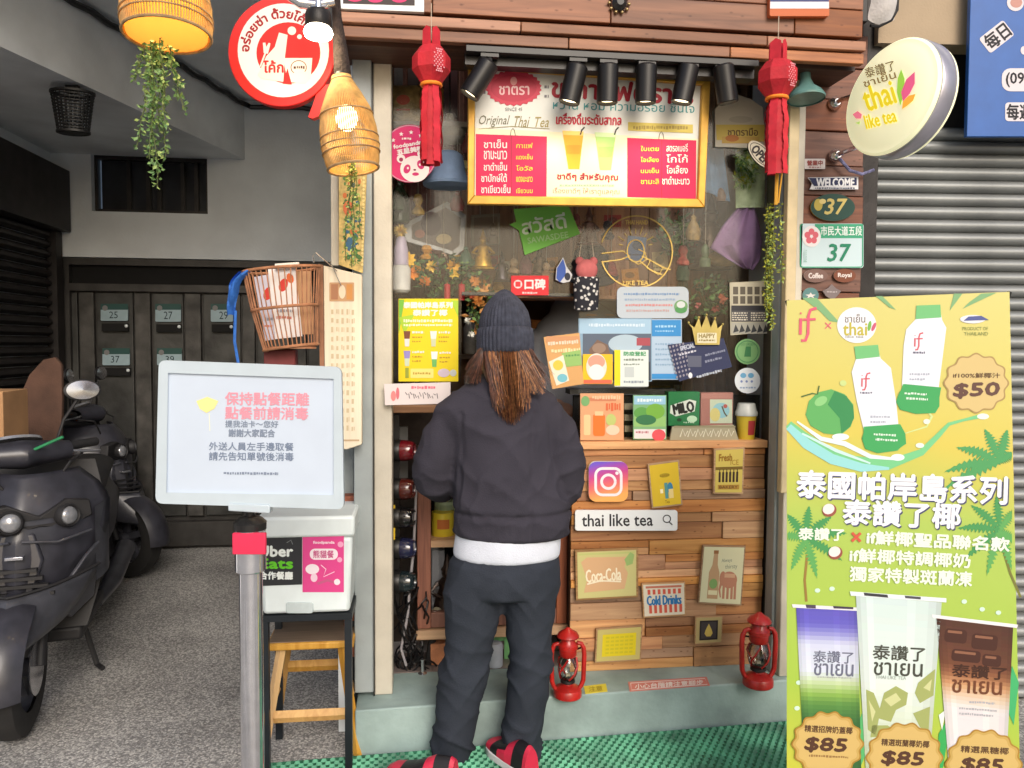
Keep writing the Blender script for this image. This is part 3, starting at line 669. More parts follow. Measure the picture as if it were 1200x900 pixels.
oil_lantern(888, 804, 88, 2.9, 'larger red oil lantern at the right end of the counter beside the banner')
# ================================================================== MENU BOARD WITH TRACK SPOTS
YM = 2.74; fM = FY(YM)
mo = PL(fM.at(690, 160), (0.0, -1, -.03))
M_gold = mat('gilt_frame', lin((206, 158, 62)), .42, .25, var=.12, scale=20)
mb = thing('menu_board', 'big framed menu board lit by black track spots over the serving hatch', 'menu board', mo.at(690, 243))
corn = [(549, 70), (833, 89), (826, 243), (548, 239)]; inn = [(557, 79), (823, 99), (818, 233), (556, 229)]
b = B(); plate(b, mo, inn, .012, ink((222, 222, 214))); b.build('panel', mb)
for i in range(4):
    j = (i + 1) % 4; b = B(); plate(b, mo, [corn[i], corn[j], inn[j], inn[i]], .03, M_gold); b.build('frame_rail', mb, bevel=.003)
a = Art(mo, .0128); rd = (204, 28, 80); dr = (172, 34, 46); yl = (240, 206, 70); cr_ = (238, 228, 196)
a.poly([(557, 150), (822, 163), (818, 233), (556, 229)], (232, 224, 190), 1)
sc_ = [(602 + (31 + 2.2 * (k % 2)) * math.cos(2 * math.pi * k / 52), 103 + (19.5 + 2 * (k % 2)) * math.sin(2 * math.pi * k / 52)) for k in range(52)]
a.poly(sc_, (200, 60, 82), 2); a.ell(602, 103, 27, 16, (186, 48, 72), 3); a.ell(602, 95, 4, 5, (220, 150, 150), 4); a.text('ชาตรา', 585, 101, 620, 111, (232, 190, 190), 4, bold=.3); a.text('SINCE 45', 592, 126, 612, 130, (120, 120, 120), 2)
for x, y in ((564, 106), (638, 100), (638, 111)): a.scrib(x, y, x + 5, y + 4, (120, 116, 120), 2)
a.text('Original', 561, 135, 596, 149, (110, 108, 84), 2, shear=.25); a.text('Thai', 602, 136, 620, 149, (140, 128, 80), 2, shear=.25); a.text('Tea', 626, 137, 644, 149, (160, 146, 84), 2, shear=.25); a.line([(561, 151), (600, 148), (644, 151)], .7, (150, 140, 90), 2)
a.text('ข กาแฟตรา ร', 647, 96, 812, 118, (160, 28, 44), 2, rot=3.2, bold=1.0)
a.text('หวาน หอม ความอร่อย ชื่นใจ', 648, 118, 814, 130, (70, 150, 150), 2, rot=1.6)
a.text('เครื่องดื่มระดับสากล', 652, 133, 728, 146, (190, 40, 60), 2, rot=1, bold=.4)
a.poly([(736, 143), (812, 146), (812, 156), (736, 153)], (206, 186, 92), 2); a.scrib(742, 147, 806, 152, (160, 140, 70), 3)
for x0, y0, x1, y1, fl in ((557.5, 157, 641, 230, 0), (735, 161.5, 816, 232, 1)):
    a.poly([(x0, y0), (x1, y0 + 3), (x1 - .5, y1 + 1), (x0, y1 - 1)], rd, 2); xm = (x0 + x1) / 2; a.line([(xm, y0 + 2), (xm, y1)], .6, (160, 30, 50), 3)
L_ = [('ชาเย็น', 'กาแฟ'), ('ชามะนาว', 'แดงเย็น'), ('ชาดำเย็น', 'โอวัล'), ('ชาปักษ์ใต้', 'แดงมะนาว'), ('ชาเขียวเย็น', 'เขียวนม')]
for i, (s1_, s2_) in enumerate(L_):
    y = 163.5 + i * 13.2; a.text(s1_, 567 - (i > 2) * 3, y, 594 + (i > 3) * 4, y + 10, (244, 228, 220), 4, bold=.12); a.text(s2_, 605, y + 4, 624, y + 10, yl, 4, bold=.1)
R_ = [('ใบเตย', 'สตรอเบอรี่'), ('โอเลี้ยง', 'โกโก้'), ('นมเย็น', 'โอเลี้ยง'), ('ชามะลิ', 'ชาดำมะนาว')]
for i, (s1_, s2_) in enumerate(R_):
    y = 168 + i * 12.9; a.text(s1_, 751, y + 3, 772, y + 9, yl, 4, bold=.1); a.text(s2_, 781 - (i == 3) * 5, y, 806 + (i == 3) * 2, y + 9.5, (244, 228, 220), 4, bold=.12)
for x, y in ((601, 153), (775, 157)): 
    q = [(x - 3, y + 6), (x - 2, y), (x, y - 3), (x + 2, y), (x + 3, y + 6)]; a.line(q, .8, (120, 110, 90), 4)
a.poly([(659, 153), (684, 154), (679, 198), (666, 198)], (238, 168, 44), 3); a.poly([(659, 153), (684, 154), (683, 159), (660, 158)], (250, 206, 110), 4); a.poly([(663, 170), (681, 170), (680, 180), (664, 180)], (230, 150, 36), 4)
a.poly([(697, 155), (722, 156), (716, 199), (703, 199)], (168, 206, 120), 3); a.poly([(697, 155), (722, 156), (721, 161), (698, 160)], (204, 226, 170), 4); a.poly([(701, 172), (719, 172), (717, 184), (702, 184)], (150, 196, 104), 4)
for x in (680, 720): a.line([(x, 158), (x + 2, 152), (x + 5, 149)], 1.6, (50, 46, 44), 5)
a.text('ชาดีๆ สำหรับคุณ', 653, 203, 724, 213, (160, 50, 60), 3, rot=1, bold=.4); a.scrib(656, 216, 720, 218.5, (150, 180, 150), 3); a.text('เรื่องชาดีๆ ให้เราดูแลคุณ', 648, 220, 726, 229, (206, 124, 110), 3, rot=1)
a.done(mb)
# track and spots
YT = 2.60
tr = thing('track_rail', 'black lighting track under the wooden fascia with a black bar for the shadow behind it', 'lighting track', FY(YT).at(715, 60))
M_tb = mat('track_black', lin((24, 22, 22)), .4, var=.1)
f_ = FY(YT); b = B(); xa_, xb_ = f_.at(546, 45).x, f_.at(890, 62).x; zt_ = zz(50) - .006; b.box(xa_, xb_, YT, YT + .035, zt_ - .022, zt_, M_tb); b.build('rail', tr, bevel=.002)
b = B(); b.box(xa_, xb_, YT + .04, YT + .09, zt_ - .05, zt_, M_tb); b.build('shadow_bar', tr)  # black bar stands in for the shadow behind the rail
zrail = zt_ - .022
M_lens = glow('spot_lens', (1, .80, .50), 4.0)
SP_ = [(562, 92, -32, 'leftmost, swung out to the left'), (672, 98, -14, 'second from the left, aimed left'), (712, 98, 0, 'third from the left, hanging straight'), (757, 98, 0, 'fourth from the left, hanging straight'), (803, 98, -12, 'fifth from the left, over the board corner'), (850, 98, 12, 'rightmost, beside the red paper lantern')]
for i, (px, py, tl, lb) in enumerate(SP_):
    ys2 = YT + .018; c = FY(ys2).at(px, py); x0 = c.x + .02 * (1 if tl > 0 else -1) * (abs(tl) > 5); 
    lt = math.tan(rad(tl)); ax = Vector((lt if tl < -20 else lt * .9, .06, -1)).normalized(); r = .036
    t = thing('track_spot', 'black cylinder spotlight ' + lb, 'spotlight', (c.x, ys2, c.z - .06), 'spotlights on the track')
    a0 = c - ax * .062; a1 = c + ax * .066
    b = B(); b.lathe([(r * .85, 0), (r, .006), (r, .125), (r * .93, .128), (r * .88, .112)], M_tb, a0, ax, n=22); b.build('housing', t)
    b = B(); b.lathe([(.001, .1135), (r * .86, .1135), (r * .86, .1155), (.001, .1155)], M_lens, a0, ax, n=20); b.build('lens', t)
    top = Vector((a0.x, ys2, zrail))
    b = B(); b.tube([Vector((a0.x, ys2, zrail + .004)), Vector((a0.x, ys2, zrail - .02)), a0 + ax * .02], [.012, .011, .009], M_tb, 8); b.box(a0.x - .03, a0.x + .03, ys2 - .014, ys2 + .014, zrail - .012, zrail, M_tb); b.build('bracket', t)
    ld = bpy.data.lights.new('spot_light', 'SPOT'); ld.energy = 3.8; ld.color = (1, .76, .44); ld.spot_size = rad(76); ld.spot_blend = .8; ld.shadow_soft_size = .02
    lo = bpy.data.objects.new('spot_light', ld); COL.objects.link(lo); lo.parent = t; lo.location = a1 + ax * .004 - t.location; lo.rotation_euler = (ax + Vector((0, .16, 0))).to_track_quat('-Z', 'Y').to_euler()
# ================================================================== PAPER LANTERNS AND HANGING PLANTS
M_pap = mat('red_paper', lin((184, 26, 42)), .7, var=.12, scale=30, bump=.2, bscale=90)
M_pap2 = mat('red_paper_bright', lin((200, 36, 54)), .7, var=.12, scale=30)
def paper_lantern(px, y, ytop, ybody, ywaist, yend, rw, tw, lb, seed):
    fl = FY(y); c0 = fl.at(px, ytop); K = (fl.at(px + 1, 100).x - fl.at(px, 100).x); rn = random.Random(seed)
    t = thing('paper_lantern', lb, 'paper lantern', fl.at(px, yend), 'red paper lanterns under the fascia')
    Z = lambda py: fl.at(px, py).z
    b = B(); b.tube([Vector((c0.x, y, Z(ytop - 28))), Vector((c0.x, y, Z(ytop + 14)))], .0015, mat('string', lin((196, 180, 160)), .8), 5); b.build('string', t)
    n = 8
    prof = [(.5, Z(ywaist)), (.62, Z(ywaist - 5)), (1.0, Z(ywaist - 17)), (1.0, Z(ybody + 12)), (.62, Z(ybody)), (.3, Z(ybody - 1))]
    b = B(); R0 = rw * K; b.lathe([(q * R0, z) for q, z in prof], M_pap, (c0.x, y, 0), n=n); b.build('body', t, angle=20)
    b = B()
    for k in range(4):
        a_ = rad(45 + 90 * k); w = .30 * R0; d = Vector((math.cos(a_), math.sin(a_), 0)); e = Vector((-d.y, d.x, 0)); o_ = Vector((c0.x, y, 0)) + d * R0 * .34
        b.prism([o_ - e * w + Vector((0, 0, Z(ybody))), o_ + e * w + Vector((0, 0, Z(ybody))), o_ + e * w * .9 + Vector((0, 0, Z(ytop + 4))), o_ + Vector((0, 0, Z(ytop))), o_ - e * w * .9 + Vector((0, 0, Z(ytop + 4)))], d * .0015, M_pap2)
    b.build('collar', t)
    b = B()
    for k in range(11):
        for j in range(4):
            u = -.75 + j * .5 + (k % 2) * .25; 
            if abs(u) > .95: continue
            a_ = rad(-90 + 25); d = Vector((math.cos(a_), math.sin(a_), 0)); e = Vector((-d.y, d.x, 0)); z = Z(ybody + 8 + k * 2.5)
            wid = .36 if 1 < k < 9 else .2
            o_ = Vector((c0.x, y, z)) + d * (R0 * .935) + e * u * R0 * wid; s_ = .0028
            b.poly([o_ + e * s_ * math.cos(q) + Vector((0, 0, s_ * math.sin(q))) for q in [i * 1.047 for i in range(6)]], mat('pale_pink_dot', lin((226, 150, 160)), .7))
    b.build('dotted_pattern', t)
    b = B(); b.lathe([(.56 * R0, Z(ywaist + 1.5)), (.60 * R0, Z(ywaist)), (.56 * R0, Z(ywaist - 2))], mat('orange_tie', lin((240, 140, 40)), .6), (c0.x, y, 0), n=16); b.build('tie', t)
    # tail: a sleeve of overlapping fringed paper strips
    for k in range(10):
        a_ = 2 * math.pi * k / 10 + .2; d = Vector((math.cos(a_), math.sin(a_), 0)); e = Vector((-d.y, d.x, 0)); rr0 = tw * K * (.78 if k % 2 else .92); wd = tw * K * .36; ln = rn.uniform(-4, 3)
        L = []; R = []; N = 22
        for i in range(N + 1):
            py = ywaist + 1 + (yend + ln - ywaist) * i / N; q = .72 + .28 * min(1, i / 5) + .06 * math.sin(i * .9 + k); jag = .82 if i % 2 else 1.0
            o_ = Vector((c0.x, y, Z(py))) + d * rr0 * q; L.append(o_ - e * wd * jag); R.append(o_ + e * wd * jag)
        b = B(); vs = L + R; b.add(vs, [[i, i + 1, N + 2 + i, N + 1 + i] for i in range(N)], M_pap if k % 2 else M_pap2); b.build('tail_strip', t, recalc=False)
paper_lantern(505.5, 2.50, 32, 56, 100, 192, 22.5, 13.5, 'red paper lantern hanging on the left beside the pink panda sign', 3)
paper_lantern(912, 2.50, 47, 73, 116, 203, 22, 13.5, 'red paper lantern hanging on the right beside the wooden pillar', 4)
L1 = leafm('ivy_leaf_green', lin((74, 112, 62)), lin((124, 160, 90))); L2 = leafm('ivy_leaf_pale', lin((120, 150, 80)), lin((170, 190, 110))); L3 = leafm('tassel_yellow_green', lin((128, 134, 30)), lin((186, 188, 60)))
M_stem = mat('green_stem', lin((84, 96, 50)), .7)
def leaf(b, p, d, l, w, m, rn):
    d = d.normalized(); s_ = d.cross(Vector((rn.uniform(-1, 1), rn.uniform(-1, 1), rn.uniform(-.3, 1)))).normalized(); u = d.cross(s_)
    b.add([p, p + d * l * .45 + s_ * w + u * l * .08, p + d * l, p + d * l * .45 - s_ * w + u * l * .08], [[0, 1, 2], [0, 2, 3]], m)
def trailing(nm, lb, strands, y, mats, seed, spread=.012, ll=.013, dens=1.0, cat='plant', top=None):
    """strands: lists of pixels down each stem"""
    rn = random.Random(seed); fl = FY(y); t = thing(nm, lb, cat, fl.at(*strands[0][-1]), 'trailing plants hung from the lamps and lantern')
    bs = B(); bl = B()
    for s in strands:
        oy = rn.uniform(-.04, .04); pts = [fl.at(px, py) + Vector((0, oy, 0)) for px, py in s]
        bs.tube(pts, .0014, M_stem, 5); 
        for i in range(len(pts) - 1):
            n = max(2, int((pts[i + 1] - pts[i]).length / .0028 * dens))
            for k in range(n):
                p = pts[i].lerp(pts[i + 1], (k + rn.random()) / n); 
                d = Vector((rn.uniform(-1, 1), rn.uniform(-1, 1), rn.uniform(-1.3, .5)))
                leaf(bl, p + d * rn.uniform(0, spread * .4), d, ll * rn.uniform(.6, 1.3), ll * .28, rn.choice(mats), rn)
    bs.build('stem', t); bl.build('foliage', t, recalc=False); return t
rn = random.Random(9)
def wig(x0, y0, x1, y1, n=7, a=3):
    return [(x0 + (x1 - x0) * i / n + rn.uniform(-a, a) * (0 < i < n), y0 + (y1 - y0) * i / n) for i in range(n + 1)]
trailing('hanging_plant', 'green trailing plant hanging below the big round rattan lamp', [wig(180, 52, 188, 222), wig(178, 50, 155, 172), wig(186, 55, 180, 190), wig(192, 50, 200, 160), wig(196, 52, 216, 128), wig(175, 55, 163, 100), wig(186, 52, 183, 208), wig(190, 50, 186, 150), wig(200, 55, 208, 110), wig(182, 52, 176, 130), wig(170, 55, 158, 84), wig(184, 55, 190, 180), wig(188, 54, 192, 120)], 2.22, [L1, L1, L2], 21, .02, .016, .8)
trailing('hanging_plant', 'mixed green trailing plant hanging below the narrow tilted rattan lamp', [wig(412, 186, 411, 312, a=2), wig(414, 186, 424, 280, a=2), wig(410, 186, 404, 305, a=2), wig(413, 186, 416, 308, a=2), wig(411, 190, 407, 250, a=2)], 2.36, [L1, L2, L2], 22, .012, .012, .55)
trailing('hanging_plant', 'yellow-green leafy tassel hanging from the right paper lantern', [wig(905, 236, 903, 370, a=1.5), wig(909, 236, 911, 385, a=1.5), wig(907, 240, 906, 372, a=1.5), wig(903, 250, 899, 350, a=1), wig(911, 240, 914, 330, a=1)], 2.52, [L3, L3, L2], 23, .014, .013, 1.0)
f5 = FY(2.52); b = B(); b.tube([f5.at(911, 196), f5.at(909, 240)], .006, mat('yellow_cord', lin((214, 160, 50)), .7), 6); b.tube([f5.at(917, 198), f5.at(912, 238)], .003, mat('yellow_cord', (0, 0, 0)), 6)
b.solo('cord', 'yellow cord between the right paper lantern and the leafy tassel', 'cord')
# ================================================================== RATTAN LAMPS
M_rat = mat('rattan', lin((196, 152, 84)), .6, var=.25, scale=30)
tt = M_rat.node_tree; pp = tt.nodes['Principled BSDF']
M_ratd = mat('rattan_grey', lin((170, 140, 100)), .6, var=.25, scale=40)
M_shade = bpy.data.materials.new('lamp_paper'); M_shade.use_nodes = True; t_ = M_shade.node_tree; t_.nodes.remove(t_.nodes['Principled BSDF'])
d1 = t_.nodes.new('ShaderNodeBsdfDiffuse'); d2 = t_.nodes.new('ShaderNodeBsdfTranslucent'); mx = t_.nodes.new('ShaderNodeMixShader'); mx.inputs[0].default_value = .6
d1.inputs[0].default_value = lin((206, 164, 92)) + (1,); d2.inputs[0].default_value = lin((216, 160, 66)) + (1,)
t_.links.new(d1.outputs[0], mx.inputs[1]); t_.links.new(d2.outputs[0], mx.inputs[2]); t_.links.new(mx.outputs[0], t_.nodes['Material Output'].inputs[0])
M_bulb = glow('warm_bulb', (1, .80, .45), 8)
def rattan(lb, c, ax, prof, nspl, energy, cord_to, belt, lining=True):
    """prof: (radius, distance down the axis)"""
    t = thing('rattan_lamp', lb, 'pendant lamp', c + ax * prof[-1][1], 'rattan lamps'); x, y = frame_from(ax)
    if lining: b = B(); b.lathe([(r * .93, z) for r, z in prof], M_shade, c, ax, n=32, caps=False); b.build('lining', t)
    b = B()
    for k in range(nspl):
        a_ = 2 * math.pi * k / nspl; d = x * math.cos(a_) + y * math.sin(a_); b.tube([c + d * r + ax * z for r, z in prof], .0021, M_rat, 5)
    o = b.build('splint_weave', t); o['kind'] = 'stuff'
    for r, z in belt:
        b = B(); b.tube([c + (x * math.cos(q) + y * math.sin(q)) * (r + .001) + ax * z for q in [2 * math.pi * i / 36 for i in range(37)]], .0042 if z > prof[-1][1] * .98 else .0022, M_ratd, 6); b.build('hoop', t)
    b = B(); b.ball(c + ax * prof[-1][1] * .45, .032, M_bulb, 14, sz=1.2); b.build('bulb', t)
    b = B(); b.lathe([(.02, 0), (.024, .01), (.022, .05), (.016, .06)], M_black, c - ax * .01, ax, n=14); b.build('socket', t)
    b = B(); b.tube([c, cord_to], .0045, M_black, 6); b.build('cord', t)
    ld = bpy.data.lights.new('lamp_light', 'POINT'); ld.energy = energy; ld.color = (1, .72, .34); ld.shadow_soft_size = .04
    lo = bpy.data.objects.new('lamp_light', ld); COL.objects.link(lo); lo.parent = t; lo.location = c + ax * (prof[-1][1] * .72) - t.location
fR = FY(2.22); c1 = fR.at(193, -75); K1 = fR.at(194, 0).x - fR.at(193, 0).x
rattan('big rattan lamp cut by the top edge above the trailing plant', c1, Vector((.03, -.07, -1)).normalized(), [(q * K1, z * K1) for q, z in ((10, 0), (20, 6), (34, 26), (45, 52), (51, 84), (52, 106), (50, 122))], 96, 2.2, c1 + Vector((0, .1, .5)), [(51 * K1, 84 * K1), (52.5 * K1, 100 * K1), (52.5 * K1, 107 * K1), (50 * K1, 122 * K1)])
fR = FY(2.34); c2 = fR.at(400, 90); K2 = fR.at(401, 90).x - fR.at(400, 90).x
rattan('narrow rattan lamp tilted in front of the left post', c2, Vector((.13, -.05, -1)).normalized(), [(q * K2, z * K2) for q, z in ((11, 0), (12, 5), (20, 20), (29, 40), (33, 62), (34, 84), (31, 104), (29, 110))], 84, 1.0, c2 + Vector((-.03, .06, .5)), [(12 * K2, 4 * K2), (31 * K2, 46 * K2), (34 * K2, 74 * K2), (34 * K2, 84 * K2), (33.5 * K2, 92 * K2), (29.5 * K2, 110 * K2)], lining=False)
# dark twisted sleeve above the narrow lamp, with a small bulb lamp
b = B(); fl = FY(2.36); b.tube([fl.at(392, -30), fl.at(395, 20), fl.at(399, 60), fl.at(402, 95)], [.012, .014, .022, .026], mat('dark_bark', lin((52, 40, 36)), .9, var=.4, scale=40, bump=.6), 10); b.solo('hanging_bracket', 'dark bark-like bracket above the narrow tilted rattan lamp', 'bracket')
fb_ = FY(2.30); cb = fb_.at(373, 14); Kb = fb_.at(374, 14).x - fb_.at(373, 14).x
t = thing('bulb_lamp', 'small lit lamp with a flat glowing bulb in front of the round red sign', 'lamp', cb - Vector((0, 0, 42 * Kb)))
dn = Vector((.0, -.05, -1)).normalized()
b = B(); b.lathe([(3 * Kb, -30 * Kb), (4 * Kb, -4 * Kb), (11 * Kb, 0), (13 * Kb, 8 * Kb), (13 * Kb, 20 * Kb)], M_steel, cb, dn, n=18); b.build('socket', t)
b = B(); b.lathe([(12 * Kb, 16 * Kb), (16 * Kb, 21 * Kb), (17.5 * Kb, 25 * Kb), (16 * Kb, 29 * Kb), (8 * Kb, 31 * Kb)], glow('bulb_glow', (1, .86, .62), 10), cb, dn, n=22); b.build('bulb', t)
b = B(); b.lathe([(14 * Kb, 0), (15.5 * Kb, 4 * Kb), (15.5 * Kb, 17 * Kb), (14.5 * Kb, 19 * Kb)], M_dark, cb, dn, n=22, caps=False); b.build('shade', t)
ld = bpy.data.lights.new('lamp_light', 'POINT'); ld.energy = 1.6; ld.color = (1, .8, .5); ld.shadow_soft_size = .04; lo = bpy.data.objects.new('lamp_light', ld); COL.objects.link(lo); lo.parent = t; lo.location = cb + dn * 47 * Kb - t.location
b = B(); f2 = FY(2.32); b.tube([f2.at(338, -6), f2.at(352, 4), f2.at(372, 6), f2.at(392, 2)], .014, M_steel, 10); b.solo('lamp_arm', 'grey metal arm over the small bulb lamp', 'bracket')
# ================================================================== ROUND SIGNS
rp = facing(331, 60, 2.5, 4); rp = PL(FY(2.52).at(331, 60), FACE(1, 0))
t = thing('round_sign', 'round white sign with a red rim, bottle and glass, hung before the passage', 'sign', rp.at(331, 138))
M_rs = mat('red_acrylic', lin((206, 36, 34)), .35, var=.06)
b = B(); plate(b, rp, ell(330, 60, 63, 65, 48), .03, M_rs); b.build('disc', t, bevel=.003)
b = B(); plate(b, rp, [(374, 100), (392, 98), (398, 126), (366, 139), (361, 137), (366, 124)], .025, M_rs); b.build('pointer', t)
a = Art(rp, .031); a.ell(332, 59, 53.5, 55, (226, 220, 218), 1, n=48); a.ell(338, 62, 37.5, 36, (200, 40, 38), 2, n=40)
a.poly([(327, 38), (337, 41), (334, 66), (332, 96), (306, 92), (302, 88), (312, 66), (322, 55)], (226, 214, 204), 3); a.poly([(332, 68), (366, 68), (364, 92), (358, 98), (337, 96)], (226, 218, 208), 3); a.poly([(337, 80), (342, 99), (331, 98)], (200, 40, 38), 4)
a.ell(342, 36, 5, 5, (226, 214, 204), 3); a.ell(351, 43, 2.8, 2.8, (226, 214, 204), 3); a.text('โค้ก', 309, 71, 332, 85, (190, 40, 40), 4, bold=.5); q = ell(350, 79, 9, 8); a.line(q[10:] + q[:4], 1, (120, 70, 60), 4); a.scrib(344, 77, 357, 81, (90, 60, 56), 5)
a.line([(305, 78), (314, 54)], 2, (226, 214, 204), 3); a.poly([(309, 62), (308, 50), (311, 50), (312, 55), (315, 50), (317, 51), (314, 63)], (226, 214, 204), 3)
def arc_text(a, s, cx, cy, r, a0, a1, hgt, c, lay=3, bold=.5):
    vs, fs = glyphs(s); ax = min(v[0] for v in vs); bx = max(v[0] for v in vs); ay = min(v[1] for v in vs); by = max(v[1] for v in vs); m = ink(c)
    for k, (ox, oy) in enumerate(((0, 0), (bold, 0), (-bold, 0), (0, bold), (0, -bold))):
        o = []
        for x, y in vs:
            th = rad(a0 + (x - ax) / (bx - ax) * (a1 - a0)); q = r + (y - ay) / (by - ay) * hgt; o.append(a.P(cx + q * math.cos(th) + ox, cy + q * math.sin(th) + oy, lay + .1 * k))
        a.b.add(o, fs, m)
arc_text(a, 'อร่อยซ่า ด้วยโค้ก', 331, 60, 39, 180, 318, 12, (150, 34, 40)); a.done(t)
b = B(); b.tube([rp.at(330, -2, .01), rp.at(334, -90, .01)], .004, M_black, 6); b.build('hanger', t)
# pink panda sticker sign
fk = FY(2.86); t = thing('round_sign', 'round pink sign with a panda face behind the left paper lantern', 'sign', fk.at(480, 214), 'round signs')
b = B(); plate(b, fk, ell(480, 180, 32.5, 34, 36), .008, ink((206, 30, 104))); b.build('disc', t)
a = Art(fk, .009); pw = (238, 224, 226); q = ell(480, 180, 31.5, 33, 36); a.line(q + q[:1], 1.0, (196, 150, 170), 1)
for i in range(5):
    th = rad(-140 + i * 27); x, y = 480 + 25 * math.cos(th), 181 + 26 * math.sin(th); a.poly([(x + (2.8 if k % 2 == 0 else 1.2) * math.sin(k * math.pi / 5), y - (2.8 if k % 2 == 0 else 1.2) * math.cos(k * math.pi / 5)) for k in range(10)], pw, 2)
a.text('foodpanda', 461, 167, 494, 173, pw, 2, rot=-10, bold=.3); a.text('五星美味', 465, 173, 496, 179, pw, 2, rot=-10, bold=.5); a.scrib(471, 161, 482, 164, pw, 2)
a.ell(486, 198, 17, 15.5, pw, 2); a.ell(470, 186, 5, 5, pw, 2); a.ell(494, 180, 5, 5, pw, 2); a.ell(470, 187, 2.4, 2.4, (150, 30, 80), 3); a.ell(494, 181, 2.4, 2.4, (150, 30, 80), 3)
a.ell(477, 198, 4, 5.5, (196, 40, 110), 3, 20); a.ell(493, 193, 4, 5.5, (196, 40, 110), 3, -20); a.ell(478, 197, 1.2, 1.4, pw, 4); a.ell(492, 193, 1.2, 1.4, pw, 4); a.ell(486, 199, 1.6, 1.1, (120, 40, 70), 3); a.ell(487, 204, 4, 2, (196, 40, 110), 3); a.done(t)
# ---- the lit double-sided shop sign on the pillar
sc3 = FY(2.42).at(1046, 115); nn = Vector((-.955, -.26, .10)).normalized(); RP = PL(sc3, nn)
t = thing('light_box_sign', 'lit round pale yellow sign standing out from the wooden pillar', 'illuminated sign', sc3 - Vector((0, 0, .24)))
M_al = mat('box_aluminium', lin((176, 174, 186)), .35, .6, var=.1, scale=10)
outl = [RP.at(x, y) for x, y in ell(1046, 114, 74, 43, 4, 0)[:0]]
# a true disc in the sign's plane, its size read from the photo
up = Vector((0, 0, 1)); rgt = up.cross(nn).normalized(); upp = nn.cross(rgt).normalized()
Rr = .189; disc = lambda r, off, n=56: [sc3 + nn * off + (rgt * math.cos(2 * math.pi * i / n) + upp * math.sin(2 * math.pi * i / n)) * r for i in range(n)]
M_lit = glow('sign_face_lit', lin((240, 238, 188)), .5, lin((232, 230, 200)))
def lathe_n(prof, m): 
    n = 56; b = B(); vs = []
    for r, o_ in prof: vs += disc(r, o_, n)
    N = len(prof); b.add(vs, [[i * n + j, i * n + (j + 1) % n, (i + 1) * n + (j + 1) % n, (i + 1) * n + j] for i in range(N - 1) for j in range(n)] + [list(range(n - 1, -1, -1)), list(range((N - 1) * n, N * n))], m); return b
TH = .06
lathe_n([(Rr * .985, -TH), (Rr, -TH + .004), (Rr, -.004), (Rr * .985, 0)], M_al).build('rim_band', t)
lathe_n([(Rr * .97, .0005), (Rr * .99, .006), (Rr * .95, .016), (Rr * .86, .018), (Rr * .83, .022), (Rr * .5, .026), (.002, .027)], M_lit).build('lit_face', t)
lathe_n([(.002, -TH - .02), (Rr * .9, -TH - .016), (Rr * .985, -TH - .008), (Rr * .985, -TH - .0005)], M_lit).build('back_face', t)
a = Art(RP, .0285)
def lit(c): return glow('lit_print_%d_%d_%d' % c, lin(c), .55)
ye = lit((222, 202, 40))
a.text('thai', 1011, 98, 1048, 126, ye, 1, rot=-17, bold=.8); a.text('like tea', 1013, 131, 1050, 147, ye, 1, rot=-14, bold=.5)
a.text('泰讚了', 1013, 75, 1049, 87, lit((120, 104, 70)), 1, rot=-16, bold=.2); a.text('ชาเย็น', 1011, 87, 1050, 97, lit((130, 110, 70)), 1, rot=-17, bold=.25)
a.poly([(1056, 81), (1060, 92), (1060, 108), (1055, 124), (1051, 108), (1052, 92)], lit((150, 200, 70)), 1); a.poly([(1072, 84), (1072, 98), (1066, 110), (1058, 119), (1056, 108), (1062, 93)], lit((220, 92, 132)), 2); a.poly([(1073, 110), (1070, 118), (1063, 124), (1057, 128), (1058, 119), (1065, 112)], lit((240, 170, 60)), 3)
a.poly([(999, 134), (1005, 130), (1010, 134), (1009, 139), (1003, 139)], lit((224, 116, 136)), 1); a.poly([(1002, 144), (1008, 142), (1007, 146)], lit((176, 206, 110)), 1); a.done(t, 'lettering')
for (px, py), q in (((977, 122), .35), ((978, 183), -.55)):
    w0 = FY(2.83).at(px, py); w1 = sc3 + upp * (Rr * q) - rgt * 0 + nn * (-TH * .5); 
    hit = w1 + (w0 - w1) * (Rr * .8 / (w0 - w1).length) if False else w1
    b = B(); b.lathe([(.022, 0), (.026, .004), (.026, .012), (.012, .03)], M_steel, w0, (0, -1, 0), n=18); b.tube([w0, w0 + Vector((0, -.06, 0)), w1.lerp(w0, .35)], .009, M_steel, 8); b.build('bracket', t)
b = B(); f8 = FY(2.80); b.tube([f8.at(984, 186), f8.at(996, 200), f8.at(1010, 204), f8.at(1024, 199)], .006, mat('striped_cord', lin((120, 120, 160)), .7, var=.5, scale=60), 6); b.solo('ribbon', 'striped ribbon tied to the lower bracket of the lit sign', 'ribbon')
# ================================================================== PILLAR PLATES
fq = FY(2.824); G2 = 'plates on the wooden pillar'
o, a = sign('house_number_plate', 'white enamel house number plate 37 with a green band on the wooden pillar', 'number plate', fq, rr(937, 262, 1012, 314, 3), .004, (196, 216, 222), G2)
gr = (60, 160, 122); a.line(rr(938, 263, 1011, 313, 3) + [(938 + 3, 263)], 1.2, gr, 2); a.rect(955, 262.5, 1011.5, 279, gr, 1); a.ell(951, 277, 11, 12.5, (226, 220, 222), 3)
for k in range(5): a.ell(951 + 5 * math.cos(k * 1.257 - 1.57), 277 + 5.6 * math.sin(k * 1.257 - 1.57), 3.4, 3.8, (206, 96, 110), 4)
a.text('市民大道五段', 962, 265, 1010, 276, (224, 236, 232), 3, bold=.2); a.text('37', 971, 286, 996, 306, (32, 128, 96), 3, bold=.5, shear=.12); a.text('松山區', 941.5, 292, 945.5, 308, (150, 190, 180), 3); a.done(o)
